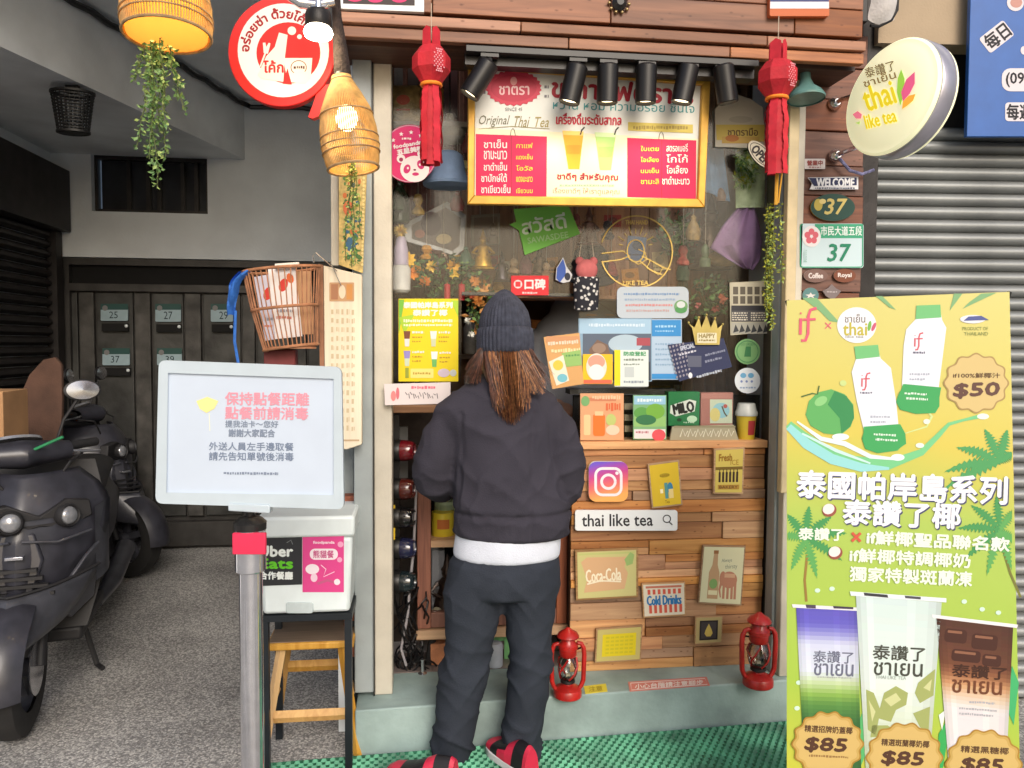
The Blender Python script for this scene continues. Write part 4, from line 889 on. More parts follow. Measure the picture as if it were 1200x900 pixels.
o, a = sign('oval_plate', 'dark green oval plate with golden 37 above the white house number', 'number plate', fq, ell(976, 243, 26, 16, 32), .008, (32, 70, 62), G2, edge=mat('brass_edge', lin((190, 160, 70)), .4, .5))
a.ell(976, 243, 24, 14.2, (30, 68, 60), 1, n=32); a.text('37', 968, 233, 991, 251, (206, 186, 110), 2, bold=.5, shear=.2); a.ell(959, 240, 5, 7, (190, 170, 80), 2); a.ell(964, 236, 4, 3, (220, 200, 130), 3); a.done(o)
o, a = sign('word_plate', 'blue and white lettered strip plate above the oval 37', 'sign', fq, [(947, 208), (1006, 207), (1006, 222), (949, 222), (952, 215)], .006, (226, 226, 230), G2)
a.poly([(948, 208.5), (1004, 208), (1004, 217), (954, 218)], (36, 44, 84), 1); a.text('WELCOME', 957, 209, 1001, 219, (232, 232, 236), 2, bold=.5); a.scrib(955, 219.5, 1002, 221.5, (90, 96, 120), 2); a.done(o)
o, a = sign('name_card', 'small white card with red characters above the lettered strip plate', 'card', fq, rr(943, 186, 967, 198, 1), .004, (214, 206, 204), G2)
a.text('營業中', 946, 188, 964, 194, (150, 70, 66), 1, bold=.2); a.scrib(948, 195, 962, 197, (170, 130, 130), 1); a.done(o)
for (cx, cy, rx, ry, s_, lb, co, ed) in ((956, 323, 14, 8, 'Coffee', 'small pale oval plate under the left of the house number plate', (120, 92, 84), (196, 188, 186)), (990, 323, 13, 8, 'Royal', 'small brown oval plate under the right of the house number plate', (122, 70, 50), (170, 150, 130)), (950, 346, 9.5, 9, '★', 'small teal round plate just above the banner corner', (90, 130, 130), (196, 190, 180))):
    o, a = sign('oval_plate', lb, 'plate', fq, ell(cx, cy, rx, ry, 24), .005, co, G2, edge=ink(ed)); a.ell(cx, cy, rx - 1.5, ry - 1.5, co, 1); a.text(s_, cx - rx * .6, cy - 3, cx + rx * .6, cy + 3, (220, 210, 206), 2, bold=.3); a.done(o)
o, a = sign('emblem_plate', 'grey leaf-shaped emblem just above the banner on the pillar', 'plate', fq, [(964, 341), (970, 338), (975, 333), (980, 338), (986, 341), (982, 346), (976, 352), (968, 347)], .006, (124, 112, 112), G2); a.scrib(969, 341, 981, 343, (180, 170, 170), 1); a.done(o)
# teal enamel lamp shade by the pillar
f9 = FY(2.70); cs = f9.at(945, 108); K9 = f9.at(946, 108).x - f9.at(945, 108).x
t = thing('wall_lamp', 'teal enamel lamp shade hanging at the top of the wooden pillar', 'lamp', cs - Vector((0, 0, .05)))
M_teal = mat('teal_enamel', lin((104, 146, 142)), .35, var=.15, scale=20, coat=.3)
b = B(); b.lathe([(20 * K9, 0), (20.5 * K9, 2 * K9), (17 * K9, 8 * K9), (9 * K9, 15 * K9), (6 * K9, 22 * K9), (5.5 * K9, 30 * K9)], M_teal, cs - Vector((0, 0, 8 * K9)), (0, .12, 1), n=28, caps=False); b.lathe([(1 * K9, .006), (16 * K9, .006), (19 * K9, .001)], M_teal, cs - Vector((0, 0, 7 * K9)), (0, .12, 1), n=28); b.build('shade', t)
b = B(); b.tube([cs + Vector((0, .01, 20 * K9)), cs + Vector((0, .03, 34 * K9)), Vector((cs.x, 2.83, cs.z + 40 * K9))], .008, M_black, 8); b.build('arm', t)
# ---- fascia fittings
fz2 = FY(YF - .003)
o, a = sign('framed_sign', 'dark sign with pink blooms in a white frame, cut by the top edge', 'sign', fz2, [(397, -60), (497, -60), (497, 14), (397, 10)], .02, (58, 44, 44), edge=M_white)
a.b.v.clear(); a.b.f.clear(); a.b.k.clear(); a.b.mats.clear(); a.poly([(402, -55), (486, -55), (486, 6.5), (402, 4)], (58, 46, 48), 1)
for x, y in ((416, -2), (440, -1), (468, -1), (430, -16), (455, -18)): a.ell(x, y, 9, 4, (214, 50, 110), 2)
a.done(o)
o, a = sign('flag_sign', 'wooden plaque in blue, white and orange stripes on the fascia', 'sign', fz2, rr(902, -30, 972, 19, 2), .02, (196, 104, 62))
a.rect(902.5, -6, 971.5, 2, (58, 66, 120), 1); a.rect(902.5, 2, 971.5, 10, (226, 222, 226), 1); a.rect(902.5, -29, 971.5, -6, (58, 66, 120), 1); a.done(o)
b = B(); cq = fz2.at(725, 5); b.lathe([(.004, 0), (.022, .006), (.026, .016), (.012, .03)], M_black, cq + Vector((0, .004, 0)), (0, -1, 0), n=16)
for k in range(10): b.ball(cq + Vector((.034 * math.cos(k * .628), -.006, .03 * math.sin(k * .628))), .006, mat('old_brass', lin((150, 130, 90)), .4, .6), 6)
b.solo('ornament', 'black and brass ornament in the middle of the fascia', 'ornament')
b = B(); boxpx(b, 2.74, 996, -40, 1018, 25, .06, M_black); b.solo('speaker_box', 'black box on the right end of the fascia', 'box', bevel=.004)
f6 = FY(2.74); b = B(); K6 = .003
b.grid(lambda u, v: f6.at(1019 + v * 31 + 2 * math.sin(u * 5), -14 + u * 43 - 6 * (v - .5) ** 2 * 4 * u) + Vector((0, -.035 * math.sin(math.pi * v) * math.sin(math.pi * min(1, u * .9 + .1)), 0)), 10, 10, mat('white_bag_cloth', lin((206, 202, 200)), .8, var=.1, bump=.3)); 
b.tube([f6.at(1052, -10), f6.at(1051, 12), f6.at(1044, 24), f6.at(1030, 31), f6.at(1020, 30)], .006, M_black, 6); b.solo('bag', 'white cloth bag with a black strap hanging at the top of the right shutter', 'bag')
# ================================================================== STANDING BANNER
bnp = facing(1055, 560, 2.06, 15, 4.5)
bc = bnp.at(1060, 1040)
t = thing('standing_banner', 'tall yellow and green drink banner on a stand before the steel shutter', 'banner', Vector((bc.x, bc.y, 0)))
zb0 = .03; yb0 = 402 + 1030
def pyz(px, z):   # pixel row where the banner plane meets height z
    lo_, hi_ = 300, 1400
    for _ in range(40):
        m_ = (lo_ + hi_) / 2
        if bnp.at(px, m_).z > z: lo_ = m_
        else: hi_ = m_
    return lo_
yL, yR = pyz(922, zb0), pyz(1200, zb0)
def bgm():
    m = bpy.data.materials.new('banner_ground_print'); m.use_nodes = True; t = m.node_tree; p = t.nodes['Principled BSDF']; L = t.links.new
    tc = t.nodes.new('ShaderNodeTexCoord'); g = t.nodes.new('ShaderNodeSeparateXYZ'); L(tc.outputs['Object'], g.inputs[0])
    n = t.nodes.new('ShaderNodeTexNoise'); n.inputs['Scale'].default_value = 2.2; n.inputs['Detail'].default_value = 2; L(tc.outputs['Object'], n.inputs['Vector'])
    ma = t.nodes.new('ShaderNodeMath'); ma.operation = 'MULTIPLY_ADD'; ma.inputs[1].default_value = .25; L(n.outputs[0], ma.inputs[0]); L(g.outputs[2], ma.inputs[2])
    r = t.nodes.new('ShaderNodeValToRGB'); cr = r.color_ramp; mr = t.nodes.new('ShaderNodeMapRange'); mr.inputs[1].default_value = .1; mr.inputs[2].default_value = 1.75; L(ma.outputs[0], mr.inputs[0]); L(mr.outputs[0], r.inputs[0])
    cr.elements[0].position = 0; cr.elements[0].color = lin((214, 200, 62)) + (1,); cr.elements[1].position = 1; cr.elements[1].color = lin((208, 200, 116)) + (1,)
    for q, c in ((.16, (200, 196, 66)), (.34, (164, 196, 74)), (.62, (170, 196, 90)), (.74, (210, 194, 84)), (.86, (208, 198, 104))):
        e = cr.elements.new(q); e.color = lin(c) + (1,)
    L(r.outputs[0], p.inputs['Base Color']); p.inputs['Roughness'].default_value = .4; return m
b = B(); b.prism([bnp.at(x, y, .002) for x, y in ((922, 352), (1183, 342), (1199, yR), (922, yL))], -bnp.n * .002, bgm()); b.build('sheet', t)
b = B(); k1 = bnp.at(1052, 1000, -.03)
b.tube([bnp.at(922, 352, -.006), bnp.at(1199, yR, -.02)], .006, M_black, 8); b.tube([bnp.at(1183, 342, -.006), bnp.at(922, yL, -.02)], .006, M_black, 8); b.tube([bnp.at(1055, 700, -.02), Vector((bc.x, bc.y, 0)) - bnp.n * .45 + Vector((0, 0, .01))], .007, M_black, 8); b.build('stand', t)
a = Art(bnp, .0026, .00025)
inb = lambda x, y: True
def frond(cx, cy, ang, ln, w, c, lay):
    ux, uy = math.cos(rad(ang)), math.sin(rad(ang)); nx, ny = -uy, ux; n = 11; top, bot = [], []
    for i in range(n + 1):
        q = i / n; dr = .22 * ln * q * q; x = cx + ux * ln * q; y = cy + uy * ln * q + dr; wd = w * math.sin(math.pi * min(1, .12 + q * .88)) 
        top += [(x + nx * wd, y + ny * wd), (x + ux * ln / n * .5 + nx * wd * .35, y + uy * ln / n * .5 + ny * wd * .35)]; bot += [(x - nx * wd, y - ny * wd), (x + ux * ln / n * .5 - nx * wd * .35, y + uy * ln / n * .5 - ny * wd * .35)]
    pts = [(min(max(x, 923), 1186), y) for x, y in top + bot[::-1]]
    a.poly(pts, c, lay)
pg, pg2 = (74, 150, 88), (96, 166, 92)
a.line([(946, 650), (943, 680), (945, 705)], 3, (150, 120, 60), 1); a.line([(1176, 645), (1184, 672), (1196, 700)], 3, (120, 120, 60), 1)
for g, ln in ((-160, 34), (-120, 46), (-85, 50), (-50, 48), (-20, 52), (20, 46), (70, 40), (120, 34)): frond(944, 632, g, ln, 7, pg if ln > 44 else pg2, 2)
for g, ln in ((-165, 52), (-130, 54), (-95, 52), (-60, 40), (150, 48), (110, 46), (70, 40), (30, 24)): frond(1172, 622, g, ln, 7, pg2 if ln < 48 else pg, 2)
for g, ln in ((-178, 66), (-150, 60), (-110, 54), (-80, 50), (165, 70), (-45, 24)): frond(1172, 542, g, ln, 8, (80, 158, 96), 2)
for p in ([(940, 349), (957, 349), (984, 378), (972, 376), (960, 364)], [(1026, 347), (1034, 347), (1050, 363), (1042, 360)], [(1118, 344), (1128, 344), (1113, 364)], [(1150, 344), (1168, 343), (1128, 362), (1136, 354)]): a.poly(p, (128, 174, 122), 2)
pk = (222, 96, 120)
def iff(x, y, s_, c, w):
    a.ell(x + 2.5 * s_, y + 6 * s_, 1.6 * s_ * .7, 1.6 * s_ * .7, c, 6); a.line([(x + 2.5 * s_, y + 12 * s_), (x + 2 * s_, y + 31 * s_)], w, c, 6)
    a.line([(x + 21 * s_, y), (x + 14 * s_, y + 2 * s_), (x + 11.5 * s_, y + 9 * s_), (x + 11 * s_, y + 30 * s_), (x + 8 * s_, y + 38 * s_), (x + 3 * s_, y + 38 * s_)], w, c, 6); a.line([(x + 5 * s_, y + 13.5 * s_), (x + 20 * s_, y + 13 * s_)], w * .8, c, 6)
iff(936, 361, 1.0, pk, 3.4); a.line([(967, 378), (974, 385)], 1.2, pk, 3); a.line([(974, 378), (967, 385)], 1.2, pk, 3)
a.ell(1004, 381, 23, 21, (230, 232, 238), 3, n=32); a.text('thai', 988, 378, 1016, 393, (190, 180, 70), 5, bold=.3); a.text('ชาเย็น', 990, 368, 1014, 378, (110, 100, 90), 5); a.text('like tea', 991, 393, 1012, 396, (130, 130, 110), 5); a.ell(1019, 382, 2, 6, (120, 180, 80), 5, 10); a.ell(1024, 383, 2, 5.5, (200, 90, 120), 5, 25)
gl, gd = (92, 182, 108), (44, 146, 82)
a.ell(1140, 374, 15, 5, (226, 226, 232), 4); a.poly([(1129, 376), (1135, 371), (1150, 370), (1159, 375)], (82, 92, 150), 5); a.text('PRODUCT OF', 1128, 383, 1158, 387, (140, 150, 90), 4); a.text('THAILAND', 1130, 389, 1158, 393, (140, 150, 90), 4)
def bottle(cap, body, foot, ix, iy):
    a.poly(body, (226, 230, 240), 4); a.poly(foot, gl, 5); a.poly([(x + (1 if i < len(foot) / 2 else -1) * 2, y) for i, (x, y) in enumerate(foot)][:], (66, 164, 94), 6)
    a.poly(cap, (116, 190, 124), 5); iff(ix, iy, .52, (206, 92, 104), 1.8); a.scrib(ix - 1, iy + 22, ix + 13, iy + 24.5, (110, 110, 130), 6)
bottle([(1074, 358), (1102, 357), (1103, 372), (1073, 374)], [(1073, 374), (1073, 371), (1103, 369), (1104, 375), (1109, 384), (1107, 400), (1100, 455), (1057, 452), (1059, 405), (1062, 386)], [(1058, 450), (1101, 454), (1099, 466), (1099, 476), (1094, 484), (1075, 485), (1057, 480), (1052, 471), (1055, 462)], 1071, 390)
bottle([(1001, 406), (1029, 404), (1031, 418), (1003, 421)], [(1003, 421), (1003, 418), (1031, 416), (1032, 420), (1044, 431), (1050, 470), (1053, 500), (1012, 503), (1004, 470), (998, 436)], [(1012, 500), (1053, 497), (1059, 508), (1060, 520), (1052, 528), (1030, 531), (1016, 526), (1012, 514)], 1009, 437)
for x, y in ((1060, 460), (1062, 466), (1024, 508), (1026, 514)): a.scrib(x, y, x + 26, y + 3, (214, 236, 220), 8, rot=3)
for x, y in ((1066, 437), (1020, 487)): a.scrib(x, y, x + 24, y + 3, (176, 182, 196), 6); a.scrib(x, y + 6, x + 18, y + 9, (176, 182, 196), 6)
sc2 = lambda cx, cy, r, n, d: [(cx + (r + d * math.cos(n * 2 * math.pi * i / 120)) * math.cos(2 * math.pi * i / 120), cy + (r + d * math.cos(n * 2 * math.pi * i / 120)) * .92 * math.sin(2 * math.pi * i / 120)) for i in range(120)]
gold, gold2, br = (206, 178, 112), (196, 164, 92), (92, 66, 44)
a.poly(sc2(1144, 449, 37, 12, 1.8), (172, 144, 92), 4); a.poly(sc2(1144, 449, 35, 12, 1.7), (212, 188, 128), 5); a.text('if100%鮮椰汁', 1117, 437, 1172, 443, br, 7, rot=0, bold=.15); a.text('$50', 1118, 449, 1171, 466, (98, 68, 60), 7, rot=-2, bold=1.0, shear=.15)
# coconut
cc = turn([(944, 486), (948, 470), (958, 460), (974, 456), (990, 462), (1000, 474), (1001, 488), (997, 500), (985, 510), (966, 508), (950, 499)], 973, 486, 0); a.poly(cc, (96, 172, 98), 4); a.poly([(978, 458), (992, 464), (1000, 476), (1001, 490), (996, 500), (986, 508), (984, 490), (970, 474)], (58, 140, 84), 5); a.line([(939, 465), (952, 461), (958, 462), (960, 452)], 1.6, (80, 110, 60), 5); a.ell(962, 470, 8, 5, (140, 200, 130), 5, -30)
# water splash
wt = (150, 214, 190); a.line([(924, 497), (940, 512), (964, 528), (1000, 541), (1040, 545), (1080, 530), (1100, 510), (1112, 497), (1130, 492), (1152, 487)], [9, 14, 16, 14, 12, 8, 6, 4, 3, 5], (120, 200, 140), 3); a.line([(924, 500), (945, 520), (975, 538), (1010, 548), (1042, 549)], [8, 12, 12, 10, 3], (150, 214, 214), 4); a.line([(934, 494), (962, 514), (990, 520), (1020, 535), (1050, 538)], [2, 5, 6, 5, 3], (220, 238, 236), 5); a.line([(940, 508), (980, 528), (1020, 543)], [2, 4, 2], (198, 232, 228), 5)
a.line([(1060, 508), (1086, 500), (1092, 488), (1086, 480)], [1, 2, 3, 2], (206, 222, 150), 3); a.ell(1086, 494, 4, 3, (234, 240, 220), 4); a.ell(1152, 488, 7, 3.5, (232, 242, 226), 4); a.ell(988, 449, 4, 3.5, (196, 214, 140), 3); a.ell(1078, 522, 5, 3, (226, 240, 226), 4); a.ell(1052, 536, 8, 4, (226, 240, 240), 5); a.ell(985, 512, 10, 4, (226, 240, 240), 5)
# big titles
def title(s_, x0, y0, x1, y1, n, rot, bold, c=(238, 240, 246), sh=(70, 74, 110)):
    a.text(s_, x0 + 1.4, y0 + 1.6, x1 + 1.4, y1 + 1.6, sh, 7, rot=rot, bold=bold); a.text(s_, x0, y0, x1, y1, c, 8, rot=rot, bold=bold)
title('泰國帕岸島系列', 934, 555, 1180, 587, 7, 1.9, 1.1); title('泰讚了椰', 988, 588, 1125, 617, 4, 2.2, 1.0)
wt2 = (232, 240, 226)
a.text('泰讚了', 936, 619, 989, 633, wt2, 7, rot=1.5, bold=.5); a.text('×', 998, 624, 1009, 635, (206, 90, 70), 7, rot=2, bold=.7); a.text('if鮮椰聖品聯名款', 1016, 626, 1183, 642, wt2, 7, rot=3.0, bold=.7); a.text('if鮮椰特調椰奶', 996, 646, 1137, 662, wt2, 7, rot=3.0, bold=.6); a.text('獨家特製斑蘭凍', 996, 667, 1139, 684, wt2, 7, rot=2.6, bold=.6)
for x, y in ((972, 598), (979, 648)): a.ell(x, y, 8.5, 7.5, (150, 84, 70), 7, -20); a.ell(x - 1, y - 1.5, 7, 6, (240, 226, 224), 8, -20)
# cups
for x, y in ((958, 692), (1151, 714), (1170, 718), (1130, 705), (936, 800), (934, 830), (1188, 800), (975, 690)): a.ell(x, y, 3.2, 2.6, (206, 234, 214), 3)
a.poly([(1100, 860), (1112, 840), (1110, 870), (1105, 900), (1098, 900)], (60, 170, 90), 3); a.poly([(1186, 780), (1180, 830), (1188, 850), (1194, 800)], (70, 176, 110), 3); a.poly([(1004, 850), (1013, 830), (1016, 880), (1008, 900)], (90, 180, 110), 3); a.poly([(1100, 838), (1108, 832), (1104, 856)], (230, 240, 230), 4)
c1_ = [(933, 710), (1005, 714), (1010, 930), (944, 930)]; lx = lambda y: 933 + (y - 710) * .05; rx_ = lambda y, : 1005 + (y - 714) * .023
def band(y0, y1, c, lay, f0, f1): a.poly([(f0(y0), y0), (f1(y0), y0 + 2), (f1(y1), y1 + 3), (f0(y1), y1)], c, lay)
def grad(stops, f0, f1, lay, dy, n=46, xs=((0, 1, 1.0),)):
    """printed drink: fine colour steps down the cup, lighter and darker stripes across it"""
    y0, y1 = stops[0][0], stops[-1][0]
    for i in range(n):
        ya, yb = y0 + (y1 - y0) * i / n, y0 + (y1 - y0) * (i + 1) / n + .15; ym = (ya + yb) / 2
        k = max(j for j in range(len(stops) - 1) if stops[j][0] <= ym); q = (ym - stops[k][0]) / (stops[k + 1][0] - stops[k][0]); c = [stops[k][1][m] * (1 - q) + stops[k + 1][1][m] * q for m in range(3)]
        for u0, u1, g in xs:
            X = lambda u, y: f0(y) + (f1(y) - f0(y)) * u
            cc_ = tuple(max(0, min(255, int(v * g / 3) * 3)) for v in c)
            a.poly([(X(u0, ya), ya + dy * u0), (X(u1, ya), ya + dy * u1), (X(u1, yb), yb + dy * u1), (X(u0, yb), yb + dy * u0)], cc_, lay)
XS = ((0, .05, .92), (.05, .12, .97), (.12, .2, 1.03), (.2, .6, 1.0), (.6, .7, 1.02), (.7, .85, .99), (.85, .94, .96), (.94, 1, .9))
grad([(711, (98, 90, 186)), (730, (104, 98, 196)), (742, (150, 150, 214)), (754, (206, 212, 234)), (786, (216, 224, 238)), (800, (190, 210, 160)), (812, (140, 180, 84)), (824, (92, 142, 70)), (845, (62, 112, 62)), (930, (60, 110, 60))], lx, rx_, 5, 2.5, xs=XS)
a.poly([(928, 708), (1006, 712), (1006, 716), (929, 712)], (228, 226, 232), 6); a.poly([(944, 708.5), (956, 709), (956, 713), (945, 712.5)], (80, 70, 90), 7); a.poly([(976, 710), (1000, 711.5), (1000, 714), (977, 713)], (70, 60, 80), 7)
dk = (108, 112, 132); a.text('泰讚了', 953, 763, 1000, 777, dk, 8, rot=2.2, bold=.2); a.text('ชาเยน', 954, 778, 1000, 792, dk, 8, rot=2, bold=.3); a.scrib(958, 793, 998, 795, (170, 176, 170), 8, rot=2)
l2 = lambda y: 1002 + (y - 695) * .075; r2 = lambda y: 1105 - (y - 703) * .085
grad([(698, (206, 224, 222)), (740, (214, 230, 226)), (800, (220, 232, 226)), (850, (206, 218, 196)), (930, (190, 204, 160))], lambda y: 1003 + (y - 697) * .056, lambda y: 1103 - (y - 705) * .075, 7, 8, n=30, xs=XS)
for p in ([(1015, 808), (1024, 812), (1031, 830), (1036, 812), (1050, 804), (1064, 812), (1062, 826), (1050, 832), (1044, 846), (1030, 842), (1026, 862), (1017, 855)], [(1076, 800), (1096, 784), (1094, 815), (1078, 824), (1072, 812)], [(1070, 836), (1090, 828), (1088, 860), (1078, 852)], [(1022, 850), (1040, 850), (1060, 862), (1020, 864)]): a.poly(p, (160, 170, 104), 9)
for p in ([(1036, 820), (1050, 812), (1056, 820), (1044, 828)], [(1018, 820), (1026, 834), (1022, 846)], [(1082, 806), (1092, 796), (1090, 810)]): a.poly(p, (202, 206, 150), 10)
a.poly([(996, 693), (1109, 701), (1109, 706), (997, 698)], (226, 234, 238), 9); a.poly([(1012, 694.5), (1040, 697), (1041, 700.5), (1013, 698)], (60, 60, 66), 10); a.poly([(1060, 698), (1079, 699.5), (1079, 702.5), (1061, 701)], (80, 80, 88), 10)
dk2 = (72, 74, 66); a.text('泰讚了', 1023, 757, 1084, 774, dk2, 10, rot=3, bold=.35); a.text('ชาเยน', 1024, 777, 1081, 792, dk2, 10, rot=2.5, bold=.3); a.text('THAI LIKE TEA', 1026, 792, 1062, 796, (150, 160, 150), 10, rot=2.5)
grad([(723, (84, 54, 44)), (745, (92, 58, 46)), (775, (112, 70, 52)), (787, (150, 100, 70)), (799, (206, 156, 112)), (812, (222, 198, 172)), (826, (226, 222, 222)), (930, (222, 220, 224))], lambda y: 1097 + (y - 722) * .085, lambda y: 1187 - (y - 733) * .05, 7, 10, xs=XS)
for x, y, w, h in ((1108, 736, 26, 16), (1140, 742, 30, 18), (1116, 760, 34, 14), (1152, 766, 22, 14)): a.poly(turn(rr(x, y, x + w, y + h, 4), x, y, 6), (72, 42, 34), 9); a.poly(turn(rr(x + 3, y + 2, x + w - 6, y + 5, 1), x, y, 6), (140, 96, 74), 10)
a.poly([(1092, 720), (1193, 732), (1192, 736), (1093, 724)], (232, 230, 232), 9)
a.text('泰讚了', 1116, 780, 1180, 795, (66, 40, 30), 11, rot=4, bold=.4); a.text('ชาเยน', 1116, 798, 1174, 813, (110, 66, 44), 11, rot=3.5, bold=.4); a.scrib(1136, 822, 1166, 825, (180, 180, 186), 10, rot=4); a.scrib(1124, 830, 1168, 833, (180, 180, 186), 10, rot=4); a.scrib(1124, 836, 1164, 839, (180, 180, 186), 10, rot=4)
for cx, cy, s1_, nm_ in ((970, 872, 41, '精選招牌奶蓋椰'), (1060, 888, 44, '精選斑蘭椰奶椰'), (1153, 896, 44, '精選黑糖椰')):
    a.poly(sc2(cx, cy, s1_, 14, 1.8), (170, 130, 54), 12); a.poly(sc2(cx, cy, s1_ - 2, 14, 1.8), gold2, 13); a.poly(sc2(cx, cy, s1_ - 5, 14, 1.6), (208, 178, 110), 14)
    a.text(nm_, cx - 27, cy - 21, cx + 29, cy - 13, br, 15, rot=3, bold=.25); a.text('$85', cx - 26, cy - 7, cx + 22, cy + 10, (84, 56, 42), 15, rot=3, bold=1.0, shear=.15); a.scrib(cx - 22, cy + 13, cx + 24, cy + 16, (150, 116, 70), 15, rot=3)
a.done(t)
# ================================================================== QUEUE NOTICE STAND
np_ = facing(293, 510, 1.92, 0, 0)
nb = np_.at(293, 597); nbz = Vector((nb.x, nb.y, 0)) - np_.n * .03
t = thing('notice_stand', 'white framed notice board on a silver queue post with a red belt', 'notice stand', nbz)
q_ = [(186, 422), (400, 430), (403, 597), (182, 590)]
def rquad(q, r, n=5):
    out = []
    for i in range(4):
        p, a_, b_ = q[i], q[i - 1], q[(i + 1) % 4]
        ua = ((a_[0] - p[0]), (a_[1] - p[1])); ub = ((b_[0] - p[0]), (b_[1] - p[1])); la = math.hypot(*ua); lb_ = math.hypot(*ub)
        s_ = (p[0] + ua[0] / la * r, p[1] + ua[1] / la * r); e_ = (p[0] + ub[0] / lb_ * r, p[1] + ub[1] / lb_ * r)
        for k in range(n + 1):
            u = k / n; out.append(((1 - u) ** 2 * s_[0] + 2 * u * (1 - u) * p[0] + u * u * e_[0], (1 - u) ** 2 * s_[1] + 2 * u * (1 - u) * p[1] + u * u * e_[1]))
    return out
qi = [(197, 437), (391, 444), (391, 580), (195, 577)]
M_nf = mat('notice_frame', lin((190, 203, 212)), .35, var=.03, coat=.2); M_npaper = mat('notice_paper', lin((196, 208, 224)), .45, var=.015)
b = B(); plate(b, np_, rquad(q_, 9), .012, M_nf); b.build('back_panel', t)
b = B(); o_ = rquad(q_, 9, 5); i_ = rquad(qi, .6, 5); n = len(o_)
fr_ = [np_.at(x, y, .020) for x, y in o_]; in_ = [np_.at(x, y, .020) for x, y in i_]; in2 = [np_.at(x, y, .0125) for x, y in i_]; bk_ = [np_.at(x, y, .0125) for x, y in o_]
b.add(fr_ + in_ + in2 + bk_, [[i, (i + 1) % n, n + (i + 1) % n, n + i] for i in range(n)] + [[n + i, n + (i + 1) % n, 2 * n + (i + 1) % n, 2 * n + i] for i in range(n)] + [[3 * n + i, 3 * n + (i + 1) % n, (i + 1) % n, i] for i in range(n)], M_nf); b.build('frame', t)
b = B(); b.poly([np_.at(x, y, .0128) for x, y in qi], M_npaper); b.build('paper', t)
a = Art(np_, .0134); pkk = (222, 150, 166); gy_ = (116, 130, 154); gy2 = (128, 140, 160)
a.text('保持點餐距離', 264, 460, 362, 475, pkk, 2, rot=.6, bold=.4); a.text('點餐前請消毒', 264, 477, 361, 491.5, pkk, 2, rot=.6, bold=.4); a.text('提我油卡～您好', 264, 493, 326, 501, gy2, 2, rot=.6, bold=.2); a.text('謝謝大家配合', 268, 503, 322, 512, gy2, 2, rot=.6, bold=.3)
a.text('外送人員左手邊取餐', 245, 518.5, 344, 528, gy_, 2, rot=.5, bold=.15); a.text('請先告知單號後消毒', 245, 530, 344, 540, gy_, 2, rot=.5, bold=.15); a.scrib(262, 553, 326, 556.5, gy2, 2, rot=.6)
a.poly([(230, 470), (243, 465), (256, 470), (251, 479), (242, 484), (234, 479)], (236, 224, 150), 2); a.line([(245, 484), (246, 505)], 1, (228, 230, 210), 2); a.done(t)
b = B(); plate(b, np_, [(267, 590), (316, 592), (316, 602), (267, 599)], .026, M_nf); b.build('clamp', t, bevel=.003)
pc = np_.at(293, 600, -.02); pc = Vector((pc.x, pc.y, 0)); Kn = 1.92 / F
zt_ = np_.at(293, 592).z; z1_ = np_.at(293, 612).z; z2_ = np_.at(293, 672).z
b = B(); b.tube([pc + Vector((0, 0, z1_ - .002)), pc + Vector((0, 0, zt_ + .02))], 6 * Kn, M_dark, 10); b.build('neck', t)
b = B(); b.lathe([(16 * Kn, z2_), (18 * Kn, z2_ + .004), (18 * Kn, z1_ - .03), (18.5 * Kn, z1_ - .012), (17 * Kn, z1_)], M_steel, pc, n=28); b.build('belt_head', t)
b = B(); b.lathe([(18.6 * Kn, z1_ - .022), (19 * Kn, z1_ - .004), (14 * Kn, z1_ + .006), (9 * Kn, z1_ + .012)], M_black, pc, n=28); b.build('cap', t)
b = B(); plate(b, PL(pc, np_.n), [(272, 625), (311, 625), (311, 650), (272, 650)], .012, mat('red_belt', lin((226, 44, 84)), .6, var=.06), off=19 * Kn - .012); b.build('belt_end', t, bevel=.002)
b = B(); b.lathe([(13.6 * Kn, .02), (13.6 * Kn, z2_ - .001)], M_steel, pc, n=28); b.build('post', t)
b = B(); b.lathe([(.17, 0), (.172, .008), (.16, .02), (.05, .034), (.035, .06)], M_steel, pc, n=36); b.build('base', t)
# ================================================================== LEFT OF THE SHOP: basket, menu column, box, stool
yk = 2.78
M_cr = wood('cream_wood', lin((204, 192, 170)), lin((220, 208, 186)), 2, knots=False)
ck = FY(2.72); t = thing('menu_column', 'tall narrow cream wooden board with faint writing hung beside the metal post', 'menu board', ck.at(404, 525))
b = B(); b.prism([ck.at(x, y) for x, y in ((379, 311), (424, 322), (424, 521), (406, 527), (381, 523))], (0, .05, 0), M_cr); b.build('board', t, bevel=.003)
b = B(); b.prism([ck.at(x, y) for x, y in ((373, 309), (378.6, 310.5), (380.6, 522), (376, 520))], (0, .06, 0), mat('board_edge_brown', lin((150, 104, 76)), .7, var=.2)); b.build('side_strip', t)
a = Art(ck); a.rect(386, 331, 415, 353, (190, 150, 110), 1, 1); a.rect(388, 333, 396, 351, (166, 116, 84), 2); a.ell(401, 342, 4, 8, (222, 206, 180), 2); a.rect(406, 333, 413, 351, (200, 140, 76), 2)
for k in range(5): 
    for j in range(14): a.scrib(388 + k * 6, 362 + j * 10.5, 391.5 + k * 6, 369 + j * 10.5, (196, 178, 146), 2, seed=k * 20 + j)
a.rect(383, 515, 421, 517, (186, 160, 128), 1); a.done(t)
b = B(); b.tube([ck.at(395, 318, .012), ck.at(370, 296, .03), ck.at(366, 300, .03), ck.at(368, 308, .03)], .002, M_steel, 5); b.tube([ck.at(400, 335, .01), ck.at(386, 305, .03)], .0015, M_steel, 5); b.solo('wire_hook', 'thin wire hook over the top of the cream menu board', 'hook')
